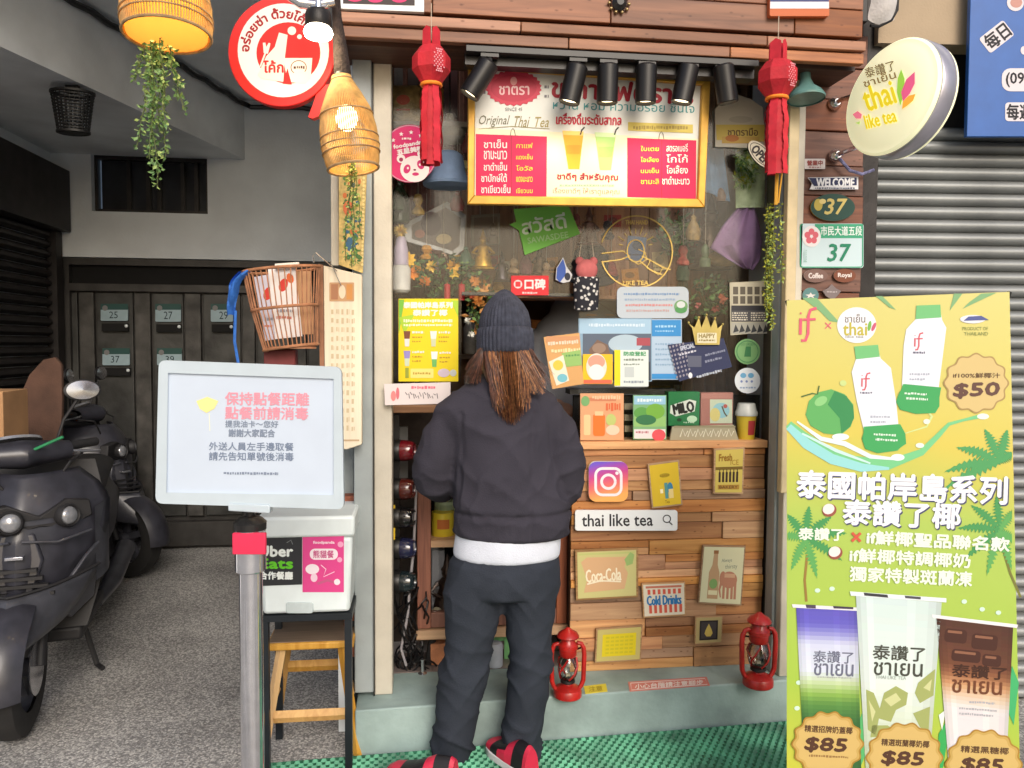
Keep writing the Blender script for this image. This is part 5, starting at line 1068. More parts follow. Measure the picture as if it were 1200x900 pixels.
# batik strip behind the narrow lamp
cb_ = FY(2.76); t = thing('embroidered_strip', 'patterned green and gold embroidered strip hanging beside the left post', 'wall hanging', cb_.at(413, 320))
b = B(); b.prism([cb_.at(x, y) for x, y in ((397, 196), (430, 196), (425, 320), (397, 310))], (0, .012, 0), mat('gold_cloth', lin((204, 178, 110)), .7, var=.25, scale=60)); b.build('cloth', t)
a = Art(cb_); rn = random.Random(2)
for i in range(95):
    x = rn.uniform(403, 422); y = rn.uniform(200, 306); c = rn.choice([(70, 110, 60), (70, 110, 60), (196, 110, 60), (60, 100, 130), (220, 190, 120), (140, 150, 60), (90, 130, 70)]); a.ell(x, y, rn.uniform(1.2, 3.2), rn.uniform(1.2, 3.6), c, rn.choice([1, 2, 3]), n=7)
for i in range(26): a.ell(426.5 - i * .08, 200 + i * 4.4, 1.6, 1.8, (226, 206, 140), 2, n=6)
a.ell(408, 244, 6, 9, (206, 110, 70), 4, n=9); a.ell(411, 286, 6, 9, (64, 104, 136), 4, n=9); a.done(t)
boxpx(b := B(), 2.80, 388, 196, 396.5, 311, .05, M_stone); b.solo('door_jamb', 'pale upright strip left of the embroidered hanging', 'post')
# basket
bkp = FY(2.66); t = thing('wire_basket', 'brown slatted basket of papers fixed to the cream menu board', 'basket', bkp.at(336, 412))
M_cane = mat('cane', lin((164, 112, 78)), .6, var=.25, scale=30)
Kb2 = bkp.at(331, 360).x - bkp.at(330, 360).x
def bring(cx, cy, rx, dz=0): 
    c = bkp.at(cx, cy); return c, rx * Kb2
rings = [(330, 316, 45), (334, 361, 39), (341, 407, 32)]
pts3 = []
for cx, cy, rx in rings:
    c, r = bring(cx, cy, rx); c.y += .0; ring_ = [c + Vector((r * math.cos(q), r * .55 * math.sin(q), .012 * math.cos(q + .2))) for q in [2 * math.pi * i / 40 for i in range(41)]]; pts3.append(ring_)
    b = B(); b.tube(ring_, .0052, M_cane, 7); b.build('hoop', t)
for i in range(0, 40, 1):
    b = B() if i == 0 else b; rr_ = .0022
    b.tube([pts3[0][i], pts3[1][i], pts3[2][i]], rr_, M_cane, 5, caps=False)
o = b.build('upright_weave', t); o['kind'] = 'stuff'
b = B(); c_ = bring(341, 407, 32)[0]; b.lathe([(.001, -.004), (30 * Kb2, -.004), (30 * Kb2, .002), (.001, .002)], M_cane, c_, n=30, sy=.55); b.build('base', t)
for i, (x0, y0, x1, y1, tl, c, lb) in enumerate(((318, 312, 350, 396, 6, (232, 226, 224), 'white booklet with red print standing in the brown basket'), (304, 322, 328, 398, 10, (206, 204, 220), 'pale lilac folded paper standing in the brown basket'), (346, 318, 366, 392, 2, (196, 150, 110), 'brown card standing at the right side of the brown basket'))):
    pl_ = FY(2.655 + i * .012); o, a = sign('booklet', lb, 'booklet', pl_, turn(rr(x0, y0, x1, y1), (x0 + x1) / 2, (y0 + y1) / 2, -tl), .006, c, 'papers in the brown basket')
    if i < 2:
        a.ell((x0 + x1) / 2 - 2, y0 + 22, 5, 8, (206, 60, 50), 1, 20); a.ell((x0 + x1) / 2 + 6, y0 + 14, 4, 6, (226, 110, 60), 1, -20); a.scrib(x0 + 6, y0 + 50, x1 - 6, y0 + 54, (150, 150, 160), 1); a.scrib(x0 + 6, y0 + 58, x1 - 8, y0 + 62, (196, 120, 110), 1)
        a.done(o)
o, a = sign('paper_pad', 'white pad lying across the top of the brown basket', 'paper', FY(2.65), [(322, 309), (350, 307), (350, 313), (322, 315)], .02, (226, 220, 210), 'papers in the brown basket')
b = B(); boxpx(b, 2.68, 309, 410, 346, 428, .06, mat('maroon_box', lin((112, 40, 40)), .6, var=.2)); b.solo('small_box', 'maroon box under the brown basket', 'box', bevel=.003)
# blue cloth strap
fc_ = FY(2.66); b = B(); M_bc = mat('blue_cloth', lin((46, 108, 196)), .75, var=.18, scale=20, bump=.3)
def clothf(u, v):
    px = 290 - 16 * math.sin(min(1, u * 3.2) * 1.5) + (v - .5) * (15 - 6 * u) + 2 * math.sin(u * 6); py = 317 + 52 * u + 4 * abs(v - .5); return fc_.at(px, py) + Vector((0, -.03 + .02 * math.sin(v * 6 + u * 3), 0))
b.grid(clothf, 10, 6, M_bc); b.tube([fc_.at(276, 364, .02), fc_.at(275, 400, .02), fc_.at(280, 430, .02)], .005, M_bc, 6); b.solo('blue_cloth', 'bright blue cloth strap hung over the left side of the brown basket', 'cloth')
# delivery box on its stand
M_dbx = mat('delivery_box_white', lin((220, 230, 232)), .42, var=.04, coat=.1)
yd = 2.62; fd = FY(yd); t = thing('delivery_box', 'white lidded foam box with two delivery stickers on the black wire stand', 'box', fd.at(360, 719))
x0, x1 = fd.at(303, 660).x, fd.at(414, 660).x; z0, z1 = fd.at(360, 719).z, fd.at(360, 630).z; zl_ = fd.at(360, 605).z
b = B(); b.prism([Vector((x0 + .012, yd, z0)), Vector((x1 - .012, yd, z0)), Vector((x1 - .002, yd, z1)), Vector((x0 + .002, yd, z1))], (0, .27, 0), M_dbx); b.build('body', t, bevel=.012)
b = B(); b.box(x0 - .006, x1 + .006, yd - .008, yd + .278, z1 + .001, zl_, M_dbx); b.build('lid', t, bevel=.010)
fl2 = FY(yd - .0015); b = B(); plate(b, FY(yd), rr(335, 706, 367, 719, 3), .006, mat('box_recess', lin((196, 208, 210)), .5)); b.build('handle', t, bevel=.002)
a = Art(FY(yd), .0015); a.poly([(300, 630), (354, 628), (354, 685), (300, 687)], (42, 44, 48), 1); gw = (226, 232, 230)
a.text('Uber', 303, 640, 343, 652, gw, 2, bold=.7); a.text('Eats', 304, 655, 343, 666, (96, 190, 40), 2, bold=.7); a.text('合作餐廳', 304, 670, 343, 679, gw, 2, bold=.4); a.line([(336, 636), (341, 633), (343, 638)], .8, (120, 124, 128), 2)
a.poly([(354.5, 629), (403, 628), (403, 694), (354.5, 694)], (214, 70, 138), 1); a.text('foodpanda', 367, 634, 392, 638, (240, 214, 226), 2, bold=.2); a.rect(363, 643, 396, 656, (236, 222, 230), 2, 6); a.text('熊貓餐', 367, 645, 391, 654, (190, 80, 130), 3, bold=.2)
a.ell(366, 667, 8, 6, (236, 222, 230), 2); a.ell(368, 677, 4, 5, (232, 200, 216), 2); a.line([(376, 662), (382, 667), (379, 676), (392, 670)], .9, (240, 206, 224), 2); a.line([(372, 684), (384, 680), (393, 683)], 3, (190, 90, 130), 2); a.ell(395, 682, 3.6, 3.6, (236, 222, 230), 3); a.ell(399, 638, 3.4, 3.4, (232, 160, 194), 2); a.ell(398, 656, 3, 3, (232, 160, 194), 2); a.done(t)
M_wire = mat('black_wire', lin((34, 40, 46)), .4, .4)
t = thing('wire_stand', 'black metal stand carrying the white delivery box over the wooden stool', 'stand', Vector(((x0 + x1) / 2, yd + .14, 0)))
ztop_ = z0 - .002
b = B(); b.box(x0 + .004, x1 - .004, yd - .004, yd + .27, ztop_ - .022, ztop_, M_wire); b.build('shelf_rail', t)
for sx in (x0 + .018, x1 - .018):
    for sy in (yd + .008, yd + .255):
        b = B(); b.box(sx - .012, sx + .012, sy - .012, sy + .012, 0.001, ztop_ - .0225, M_wire); b.build('leg', t)
# stool behind
M_sw = wood('stool_wood', lin((186, 134, 58)), lin((216, 168, 88)), 2, knots=False, s=.7)
M_ss = wood('stool_seat', lin((132, 108, 86)), lin((166, 138, 110)), 0, knots=False)
sx_, sy_ = fd.at(358, 740).x, 2.86
sc0 = Vector((sx_, sy_, 0)); zse = .415
t = thing('stool', 'wooden stool with a dark worn seat under the black wire stand', 'stool', sc0)
b = B(); b.box(sx_ - .15, sx_ + .15, sy_ - .13, sy_ + .13, zse - .03, zse - .003, M_sw); b.build('seat', t, bevel=.006)
b = B(); b.box(sx_ - .144, sx_ + .144, sy_ - .124, sy_ + .124, zse - .0025, zse, M_ss); b.build('seat_top', t)
lg = {}
for i in (-1, 1):
    for j in (-1, 1):
        p1 = sc0 + Vector((i * .105, j * .09, zse - .031)); p0_ = sc0 + Vector((i * .165, j * .14, .001)); lg[i, j] = (p1, p0_)
        b = B(); b.tube([p1, p0_], .0165, M_sw, 4, up=(1, 0, 0)); b.build('leg', t)
for (k1_, k2_, u) in (((-1, -1), (1, -1), .62), ((-1, 1), (1, 1), .40), ((-1, -1), (-1, 1), .5), ((1, -1), (1, 1), .5)):
    a1_ = lg[k1_][0].lerp(lg[k1_][1], u); a2_ = lg[k2_][0].lerp(lg[k2_][1], u); d = (a2_ - a1_).normalized(); b = B(); b.tube([a1_ + d * .014, a2_ - d * .014], (.022), M_sw, 4, flat=.5, up=(0, 0, 1)); b.build('rung', t)
# ================================================================== GREEN MAT
def matm():
    m = mat('green_mat', lin((50, 126, 94)), .6, var=.4, scale=9); return m
M_mat = matm(); s2 = s0 - Vector((0, .0, z_st)); e2 = s1 - Vector((0, 0, z_st)); dv = (e2 - s2).normalized(); nv = Vector((dv.y, -dv.x, 0))
b = B(); o0 = s2 + dv * .03 + nv * .035; ML, MW = 2.35, .80
o0 = GND.at(372, 893) + nv * .0
o0 = s2 + dv * -.30 + nv * .012
b.prism([o0, o0 + dv * ML, o0 + dv * ML + nv * MW, o0 + nv * MW], (0, 0, .008), M_mat)
t = thing('door_mat', 'green ribbed plastic door mat lying in front of the step', 'mat', o0 + dv * .8 + nv * .2); b.build('base_sheet', t)
b = B(); M_mr = mat('green_mat_rib', lin((88, 166, 130)), .55, var=.45, scale=7)
for i in range(39):
    q = .01 + i * .02
    for k in range(79):
        u = .004 + k * .030 + (i % 2) * .015
        if u > ML - .03: continue
        p = o0 + dv * u + nv * q; h = .008; w = .0075; l = .021
        b.add([p + Vector((0, 0, h)), p + dv * l + Vector((0, 0, h)), p + dv * l + nv * w * 2 + Vector((0, 0, h)), p + nv * w * 2 + Vector((0, 0, h)), p + dv * .004 + nv * w + Vector((0, 0, h + .009)), p + dv * (l - .004) + nv * w + Vector((0, 0, h + .009))], [[0, 1, 5, 4], [1, 2, 5], [2, 3, 4, 5], [3, 0, 4]], M_mr)
o = b.build('rib_pattern', t); o['kind'] = 'stuff'
# ================================================================== ON THE GLASS
fW = FY(YG - .001); GW = 'cards and stickers on the glass'
def card(nm, lb, cat, pts, face, draw=None, t=.002, pl=None, group=GW):
    o, a = sign(nm, lb, cat, pl or fW, pts, t, face, group)
    if draw: draw(a)
    if a.b.v: a.done(o)
    return o
def q1(a):
    a.text('สวัสดี', 611, 253, 663, 271, (220, 236, 214), 1, rot=-9, bold=.5); a.text('SAWASDEE', 618, 275, 666, 282, (170, 214, 150), 1, rot=-9, bold=.2)
card('speech_bubble_sign', 'bright green speech bubble greeting sign under the menu board', 'sign', [(597, 263), (605, 260), (602, 245), (666, 240), (680, 274), (615, 299), (608, 270)], (124, 198, 84), q1, .006)
def q2(a):
    a.ell(607, 333, 5, 5, (240, 214, 214), 1); a.rect(604, 330, 610, 336, (214, 50, 56), 2); a.text('口碑', 615, 327, 639, 339, (244, 224, 224), 1, bold=.5); a.scrib(612, 342, 630, 344.5, (240, 200, 200), 1)
card('sticker', 'red sticker with white lettering on the glass above the hatch', 'sticker', rr(599, 323, 643, 346, 1), (214, 44, 52), q2)
# gold line emblem
t = thing('emblem_decal', 'round gold line emblem of a hand and glass on the window', 'decal', fW.at(746, 338)); a = Art(fW, .0006); gd_ = mat('gold_foil', lin((206, 176, 96)), .4, .3)
q = ell(746, 295, 42, 42, 48); a.line(q[26:] + q[:23], 1.6, gd_, 1); a.line([(705, 297), (730, 294), (738, 300), (728, 304), (706, 307)], 1.4, gd_, 1)
q = ell(745, 294, 10, 13, 20); a.line(q + q[:1], 1.5, gd_, 1); a.line([(752, 300), (766, 307), (778, 314), (786, 316)], 1.6, gd_, 1); a.line([(750, 306), (762, 316), (776, 322)], 1.4, gd_, 1); a.line([(740, 304), (748, 310), (758, 304), (756, 296), (748, 292)], 1.2, gd_, 1); a.line([(762, 305), (758, 314), (772, 322), (778, 312)], 1.2, gd_, 1)
for k in range(9): th = rad(-170 + k * 20); a.line([(745 + 15 * math.cos(th), 290 + 16 * math.sin(th)), (745 + (20 + k % 2 * 4) * math.cos(th), 290 + (22 + k % 2 * 4) * math.sin(th))], 1.1, gd_, 1)
a.text('THAI HAND', 733, 258, 759, 263, gd_, 1, bold=.2); a.text('LIKE TEA', 730, 329, 760, 334, gd_, 1, bold=.2); a.done(t, 'line_drawing')
def q3(a):
    for i, c in enumerate(((120, 150, 190), (150, 170, 196), (206, 140, 140), (190, 160, 160))): a.scrib(731 + i, 343 + i * 6.5, 796 - i * 4, 346 + i * 6.5, c, 1)
    a.ell(798, 359, 8, 7.5, (116, 160, 110), 2); a.ell(798, 363, 7, 4, (84, 150, 90), 3); a.ell(798, 357, 5, 4, (206, 214, 214), 4)
card('plaque', 'white rounded plaque with faint blue lines below the gold emblem', 'plaque', rr(723, 336, 807, 373, 7), (186, 196, 206), q3, .004)
def q4(a):
    a.rect(679, 374, 763, 391, (164, 196, 220), 1); a.rect(683, 391, 763, 446, (92, 104, 122), 1); a.ell(733, 403, 20, 11, (176, 196, 210), 2); a.poly([(690, 410), (700, 398), (712, 404), (716, 418), (694, 420)], (120, 96, 84), 2); a.rect(746, 396, 762, 405, (170, 80, 90), 2); a.ell(702, 408, 8, 6, (150, 126, 110), 3); a.rect(684, 424, 762, 446, (60, 66, 78), 2)
    a.scrib(690, 379, 756, 383, (210, 226, 240), 2)
card('poster', 'pale blue poster with a dark seaside picture on the glass', 'poster', rr(678, 373, 764, 447), (140, 172, 198), q4)
def q5(a): a.rect(764, 375, 798, 394, (60, 142, 206), 1); a.scrib(768, 381, 792, 384, (160, 206, 236), 2); a.scrib(768, 387, 790, 389, (160, 206, 236), 2); a.rect(764, 438, 798, 444, (60, 142, 206), 1); [a.scrib(768, 402 + i * 6, 790, 404.5 + i * 6, (140, 170, 200), 1) for i in range(5)]
card('flyer', 'tall light blue flyer right of the seaside poster', 'flyer', rr(764, 374, 799, 445), (176, 198, 220), q5, .003)
def q6(a):
    a.rect(640, 394, 679, 402, (206, 150, 106), 1); a.scrib(642, 399, 678, 404, (236, 214, 190), 2, rot=-4); a.scrib(646, 408, 680, 413, (230, 220, 170), 2, rot=-4); a.poly([(658, 414), (680, 410), (682, 428), (664, 430)], (150, 190, 110), 2); a.scrib(663, 415, 680, 418, (90, 150, 90), 3, rot=-4)
    a.poly([(643, 424), (660, 416), (667, 446), (652, 452)], (236, 226, 206), 2); a.ell(654, 428, 6, 6, (240, 200, 80), 3); a.ell(659, 443, 6, 5, (120, 190, 206), 3)
card('flyer', 'orange flyer with a drink cup, tilted, leftmost of the cards at the hatch', 'flyer', [(637, 395), (679, 390), (684, 450), (647, 456)], (214, 164, 106), q6, .003, FY(YG - .012))
def q7(a): a.ell(699, 430, 12, 16, (238, 222, 210), 1); a.ell(699, 424, 10, 8, (230, 160, 140), 2); a.ell(699, 436, 9, 9, (246, 238, 232), 3); a.rect(684, 445, 717, 449.5, (232, 110, 80), 2)
card('menu_card', 'yellow card with a round white face between the orange flyer and a white card', 'card', rr(683, 415, 718, 450, 1), (240, 190, 40), q7, .004, FY(YG - .008))
def q8(a):
    a.rect(720, 410, 727, 452, (236, 216, 40), 1); a.text('防疫登記', 731, 412, 757, 417, (80, 160, 110), 1, bold=.2); a.scrib(731, 420, 754, 423, (140, 150, 140), 1); a.scrib(731, 426, 750, 428, (140, 150, 140), 1); a.scrib(731, 446, 754, 449, (150, 160, 170), 1)
    a.rect(732, 430, 743, 442, (196, 204, 204), 1)
card('menu_card', 'white card with a yellow left edge and green heading', 'card', rr(720, 410, 760, 453, 1), (222, 230, 226), q8, .004, FY(YG - .008))
def q9(a):
    pat = [(783, 405), (802, 399), (812, 441), (795, 446)]
    for i in range(8):
        for j in range(5):
            x = 785 + j * 3.9 + i * 1.2; y = 407 - j * 1.1 + i * 5; a.ell(x, y, 1.2, 1.6, (150, 146, 160), 1, n=6)
    a.text('SPECIAL', 797, 404, 814, 409, (190, 196, 214), 2, rot=-14, bold=.3); a.scrib(796, 412, 816, 415, (206, 206, 220), 2, rot=-14); a.rect(806, 417, 822, 430, (96, 100, 120), 2); a.scrib(826, 412, 850, 415, (140, 146, 170), 2, rot=-14); a.scrib(826, 420, 846, 423, (140, 146, 170), 2, rot=-14); a.scrib(816, 436, 846, 440, (190, 196, 210), 2, rot=-15); a.ell(809, 440, 2.4, 3.4, (230, 230, 236), 2)
card('flyer', 'navy blue flyer tilted on the glass below the gold crown', 'flyer', [(783, 404), (848, 396), (858, 430), (796, 447)], (52, 58, 92), q9, .003, FY(YG - .006))
def q10(a):
    a.rect(857, 331, 902, 358, (190, 184, 164), 1); a.rect(857, 358, 902, 364, (56, 56, 62), 2)
    for i in range(2):
        for k in range(5): a.rect(859 + k * 8.4, 336 + i * 11, 865 + k * 8.4, 345 + i * 11, (96, 90, 80), 2)
    for i in range(4):
        a.scrib(858, 366 + i * 2.6, 876, 367.8 + i * 2.6, (210, 204, 190), 2); a.scrib(880, 366 + i * 2.6, 900, 367.8 + i * 2.6, (210, 204, 190), 2)
    a.rect(857, 364, 902, 377, (80, 80, 84), 1); a.rect(857, 378, 902, 391, (170, 168, 158), 1)
    for k in range(6): a.poly([(859 + k * 7, 390), (862 + k * 7, 380), (866 + k * 7, 388)], (64, 66, 70), 2)
card('news_card', 'black and cream old-newspaper card at the right edge of the glass', 'card', [(855, 331), (903, 329), (904, 389), (856, 393)], (186, 180, 158), q10, .004)
def q11(a): q = ell(876, 412, 12.5, 12.5); a.line(q + q[:1], 1, (70, 130, 84), 1); a.poly([(872, 418), (874, 406), (880, 406), (880, 418)], (60, 120, 76), 1); a.text('GO GREEN', 868, 402, 884, 405, (60, 120, 76), 1)
card('sticker', 'round green sticker above the round white one on the glass', 'sticker', ell(876, 412, 15, 15), (122, 168, 112), q11)
def q12(a): a.ell(871, 440, 3.5, 3, (110, 170, 210), 1); a.ell(880, 440, 3.5, 3, (110, 170, 210), 1); [a.ell(869 + k * 6, 447, 1.4, 1.4, (120, 140, 190), 1) for k in range(3)]; a.scrib(867, 453, 886, 455.5, (150, 170, 200), 1)
card('sticker', 'round white sticker with three blue dots on the glass', 'sticker', ell(876, 446, 15, 15), (222, 228, 234), q12)
# gold crown
t = thing('crown', 'flat golden paper crown standing over the navy flyer', 'crown', fW.at(828, 404)); b = B()
fC2 = FY(YG - .014); plate(b, fC2, [(815, 404), (811, 384), (806, 378), (814, 384), (819, 372), (822, 384), (828, 369), (833, 384), (838, 373), (841, 385), (847, 380), (845, 388), (843, 404)], .004, mat('gold_card', lin((196, 176, 100)), .45, .3, var=.15))
for x, y in ((807, 378), (819, 372), (828, 369), (838, 373), (847, 380)): b.ball(fC2.at(x, y, .003), .005, mat('gold_card', (0, 0, 0)), 8)
b.build('crown_card', t); a = Art(fC2, .005); a.rect(817, 390, 840, 402, (226, 220, 190), 1, 1); a.text('HAPPY', 819, 391, 838, 396, (150, 130, 70), 2, bold=.2); a.scrib(819, 397.5, 838, 400, (150, 130, 70), 2); a.done(t)
# yellow drinks poster on the left pane
def q13(a):
    for (x0, x1, y, h, s_) in ((473, 530, 354, 7, '泰國帕岸島系列'), (484, 524, 363, 7, '泰讚了椰'), (473, 530, 374, 4, 0), (473, 530, 379.5, 3, 0)):
        if s_: a.text(s_, x0, y, x1, y + h, (240, 242, 230), 2, bold=.4)
        else: a.scrib(x0, y, x1, y + h, (238, 240, 210), 2)
    a.poly([(467.5, 351), (474, 351), (467.5, 392)], (120, 190, 70), 1); a.poly([(467.5, 372), (486, 368), (474, 392)], (170, 206, 60), 1); a.poly([(537, 352), (528, 352), (537, 372)], (170, 206, 60), 1)
    for x, y, c1_, c2_ in ((473, 388, (120, 70, 50), (226, 220, 220)), (504, 388, (222, 226, 224), (200, 206, 170)), (473, 411, (150, 140, 206), (200, 214, 190)), (505, 412, (230, 232, 236), (110, 180, 100))):
        a.poly([(x, y), (x + 8, y), (x + 7, y + 9), (x + 1, y + 9)], c1_, 2); a.poly([(x + 1, y + 9), (x + 7, y + 9), (x + 6.4, y + 18), (x + 1.6, y + 18)], c2_, 2); a.scrib(x + 10, y, x + 24, y + 3, (236, 226, 214), 2); a.scrib(x + 10, y + 6, x + 22, y + 8, (190, 150, 50), 2); a.scrib(x + 10, y + 11, x + 20, y + 13, (190, 150, 50), 2)
    a.rect(481, 432, 508, 443, (240, 222, 130), 1, 1); a.scrib(484, 436, 505, 439, (190, 160, 70), 2); a.ell(520, 437, 7, 5, (206, 190, 206), 2); a.ell(531, 437, 4, 4, (196, 200, 196), 2); a.rect(475, 431, 479, 443, (150, 160, 60), 2)
card('poster', 'yellow drinks menu poster on the left pane beside the metal post', 'poster', rr(467, 350, 537, 447), (232, 208, 32), q13, .003, FY(YG - .006))
# white strip with handwriting
def q14(a):
    a.ell(461, 464, 3, 6, (214, 130, 130), 1); a.ell(466, 461, 2, 7, (206, 110, 120), 1); a.scrib(482, 452, 510, 456, (214, 110, 130), 1)
    rn = random.Random(4); x = 475
    while x < 513: a.line([(x, 459 + rn.uniform(0, 3)), (x + 2, 464 + rn.uniform(-2, 3)), (x + 4, 460 + rn.uniform(-1, 5)), (x + 5, 467)], .8, (70, 66, 74), 2); x += 5.5
card('strip_sign', 'white strip sign with pink and black handwriting below the yellow poster', 'sign', [(450, 450), (528, 448), (528, 473), (451, 475)], (214, 204, 204), q14, .008, FY(2.80))
# ================================================================== ROW ON THE COUNTER
yr = 2.985; fr2 = FY(yr); G3 = 'packets and cards standing on the counter'
def stand(nm, lb, cat, pts, face, draw, t=.006, y=yr):
    return card(nm, lb, cat, pts, face, draw, t, FY(y), G3)
def p1(a):
    a.rect(690, 466, 722, 470, (206, 130, 96), 1); a.scrib(694, 463, 728, 468, (236, 196, 160), 2); a.ell(686, 470, 5, 6, (120, 170, 110), 2); a.rect(695, 485, 709, 511, (232, 120, 50), 2, 3); a.rect(697, 482, 707, 487, (240, 196, 150), 3); a.ell(716, 492, 6, 7, (190, 200, 120), 2); a.scrib(710, 472, 728, 482, (220, 110, 70), 2); a.ell(718, 504, 8, 6, (236, 206, 180), 2); a.rect(684, 486, 692, 510, (240, 200, 150), 2, 2)
stand('poster_stand', 'orange drink poster in a clear stand at the left of the counter', 'poster stand', rr(680, 461, 731, 516), (222, 164, 122), p1)
def p2(a):
    a.rect(743, 464, 780, 474, (150, 196, 220), 1); a.scrib(747, 467, 776, 471, (226, 238, 240), 2); a.ell(752, 484, 9, 7, (96, 160, 80), 2); a.ell(768, 482, 11, 9, (120, 176, 70), 2); a.rect(743, 488, 780, 500, (150, 196, 120), 1); a.ell(757, 492, 12, 6, (60, 120, 80), 3); a.rect(743, 503, 780, 514, (230, 224, 226), 1); a.ell(772, 510, 8, 7, (224, 90, 100), 2); a.scrib(745, 505, 760, 508, (190, 130, 140), 2)
stand('flyer', 'green landscape flyer standing in the middle of the counter', 'flyer', rr(742, 463, 781, 515), (130, 180, 130), p2)
def p3(a): a.poly([(786, 475), (808, 468), (816, 470), (814, 482), (792, 488), (785, 484)], (232, 234, 226), 1); a.text('MILO', 789, 472, 813, 484, (30, 30, 30), 2, rot=-10, bold=.8); a.ell(811, 491, 6, 4, (200, 230, 200), 2); a.ell(796, 492, 3, 2, (30, 60, 40), 2); a.scrib(801, 494, 814, 496, (190, 220, 190), 2)
def solid(nm, lb, cat, y, x0, y0, x1, y1, dep, face, draw, group=G3):
    o = thing(nm, lb, cat, FY(y).at((x0 + x1) / 2, y1), group); b = B(); boxpx(b, y, x0, y0, x1, y1, dep, ink(face)); b.build('carton', o, bevel=.002); a = Art(FY(y)); draw(a); a.done(o); return o
solid('drink_box', 'green malt drink box on a low riser on the counter', 'box', yr + .03, 783, 459, 820, 499, .05, (36, 124, 72), p3)
def p4(a): a.rect(832, 468, 858, 496, (206, 214, 190), 1); a.ell(845, 481, 10, 9, (150, 200, 214), 2); a.ell(838, 486, 6, 8, (222, 206, 130), 3); a.line([(846, 476), (849, 484), (852, 488)], 1.6, (90, 80, 60), 4); a.ell(850, 476, 2.4, 2.4, (190, 90, 80), 4); a.rect(822, 461, 858, 467, (190, 130, 120), 1)
solid('snack_box', 'reddish snack box with a pale picture beside the green malt drink box', 'box', yr + .035, 821, 460, 859, 500, .04, (176, 116, 106), p4)
def p5(a):
    a.rect(790, 499, 862, 501, (146, 140, 112), 2)
    for k in range(7): a.line([(797 + k * 9, 512), (800 + k * 9, 503), (803 + k * 9, 511), (806 + k * 9, 505)], 1.3, (216, 214, 194), 2)
stand('name_plaque', 'pale carved plaque with cursive letters lying along the counter', 'plaque', [(788, 500), (860, 498), (866, 516), (785, 516)], (166, 160, 136), p5, .012, yr - .004)
cp = FY(yr + .02).at(874, 515); t = thing('paper_cup', 'yellow and red paper cup with a white lid at the right end of the counter', 'cup', cp, G3); Kc = FY(yr + .02).at(875, 500).x - FY(yr + .02).at(874, 500).x
b = B(); b.lathe([(8.5 * Kc, 0), (9 * Kc, .001), (11 * Kc, 28 * Kc)], mat('cup_yellow', lin((214, 186, 56)), .45, var=.05), cp, n=24); b.build('cup', t)
b = B(); b.lathe([(12 * Kc, 27 * Kc), (12.2 * Kc, 31 * Kc), (11 * Kc, 33 * Kc), (9.5 * Kc, 40 * Kc), (9 * Kc, 41 * Kc)], mat('cup_lid', lin((206, 210, 206)), .35), cp, n=24); b.build('lid', t)
b = B(); b.grid(lambda u, v: cp + Vector((math.sin(-.2 + v * .9), -math.cos(-.2 + v * .9), 0)) * ((9.5 + 1.4 * u) * Kc + .0006) + Vector((0, 0, (6 + 16 * u) * Kc)), 2, 6, ink((176, 60, 64))); b.build('print', t)
# glass riser boxes
t = thing('shelf_riser', 'low dark riser with pale rungs between the posters on the counter', 'riser', FY(3.06).at(737, 516))
b = B(); boxpx(b, 3.06, 668, 456, 792, 462, .10, M_black); b.build('shelf', t)
for i in range(3): b = B(); boxpx(b, 3.05, 732, 473 + i * 13, 742, 480 + i * 13, .02, mat('pale_rung', lin((180, 168, 140)), .7)); b.build('rung', t)
b = B(); boxpx(b, 3.09, 672, 463, 890, 517, .02, M_blk); b.build('back_panel', t)
# ================================================================== HANGING AND INSIDE THINGS
GI = 'bric-a-brac behind the glass'
def Zp(x, y, Y): return FY(Y).at(x, y)
# dark hats, dotted bag
t = thing('dotted_bag', 'black and white dotted cloth bag with a pink face hanging on two strings', 'bag', Zp(687, 364, 2.96)); f_ = FY(2.96); Kk = f_.at(688, 330).x - f_.at(687, 330).x; c0 = f_.at(687, 345)
M_dot = bpy.data.materials.new('dotted_cloth'); M_dot.use_nodes = True; tt = M_dot.node_tree; pp = tt.nodes['Principled BSDF']; tc = tt.nodes.new('ShaderNodeTexCoord'); vo = tt.nodes.new('ShaderNodeTexVoronoi'); vo.inputs['Scale'].default_value = 62; r = tt.nodes.new('ShaderNodeValToRGB'); r.color_ramp.elements[0].position = .34; r.color_ramp.elements[0].color = (.62, .6, .58, 1); r.color_ramp.elements[1].position = .42; r.color_ramp.elements[1].color = (.012, .012, .02, 1)
tt.links.new(tc.outputs['Object'], vo.inputs['Vector']); tt.links.new(vo.outputs['Distance'], r.inputs[0]); tt.links.new(r.outputs[0], pp.inputs['Base Color']); pp.inputs['Roughness'].default_value = .8
b = B(); b.lathe([(.1 * Kk, -19 * Kk), (14 * Kk, -18 * Kk), (15 * Kk, 0), (15 * Kk, 18 * Kk), (12 * Kk, 20 * Kk)], M_dot, c0, n=20, sy=.5); b.build('body', t)
b = B(); b.ball(c0 + Vector((0, -.002, 28 * Kk)), 13 * Kk, mat('pink_plush', lin((196, 106, 106)), .9, var=.15, bump=.3), 16, sy=.6, sz=.95); b.ball(c0 + Vector((-8 * Kk, 0, 38 * Kk)), 5 * Kk, mat('pink_plush', (0, 0, 0)), 10, sy=.6); b.ball(c0 + Vector((8 * Kk, 0, 38 * Kk)), 5 * Kk, mat('pink_plush', (0, 0, 0)), 10, sy=.6); b.build('head', t)
b = B()
for s in (-1, 1): b.tube([c0 + Vector((s * 9 * Kk, 0, 38 * Kk)), c0 + Vector((s * 5 * Kk, .004, 70 * Kk))], .0016, mat('cream_cord', lin((196, 180, 160)), .8), 5)
b.build('string', t)
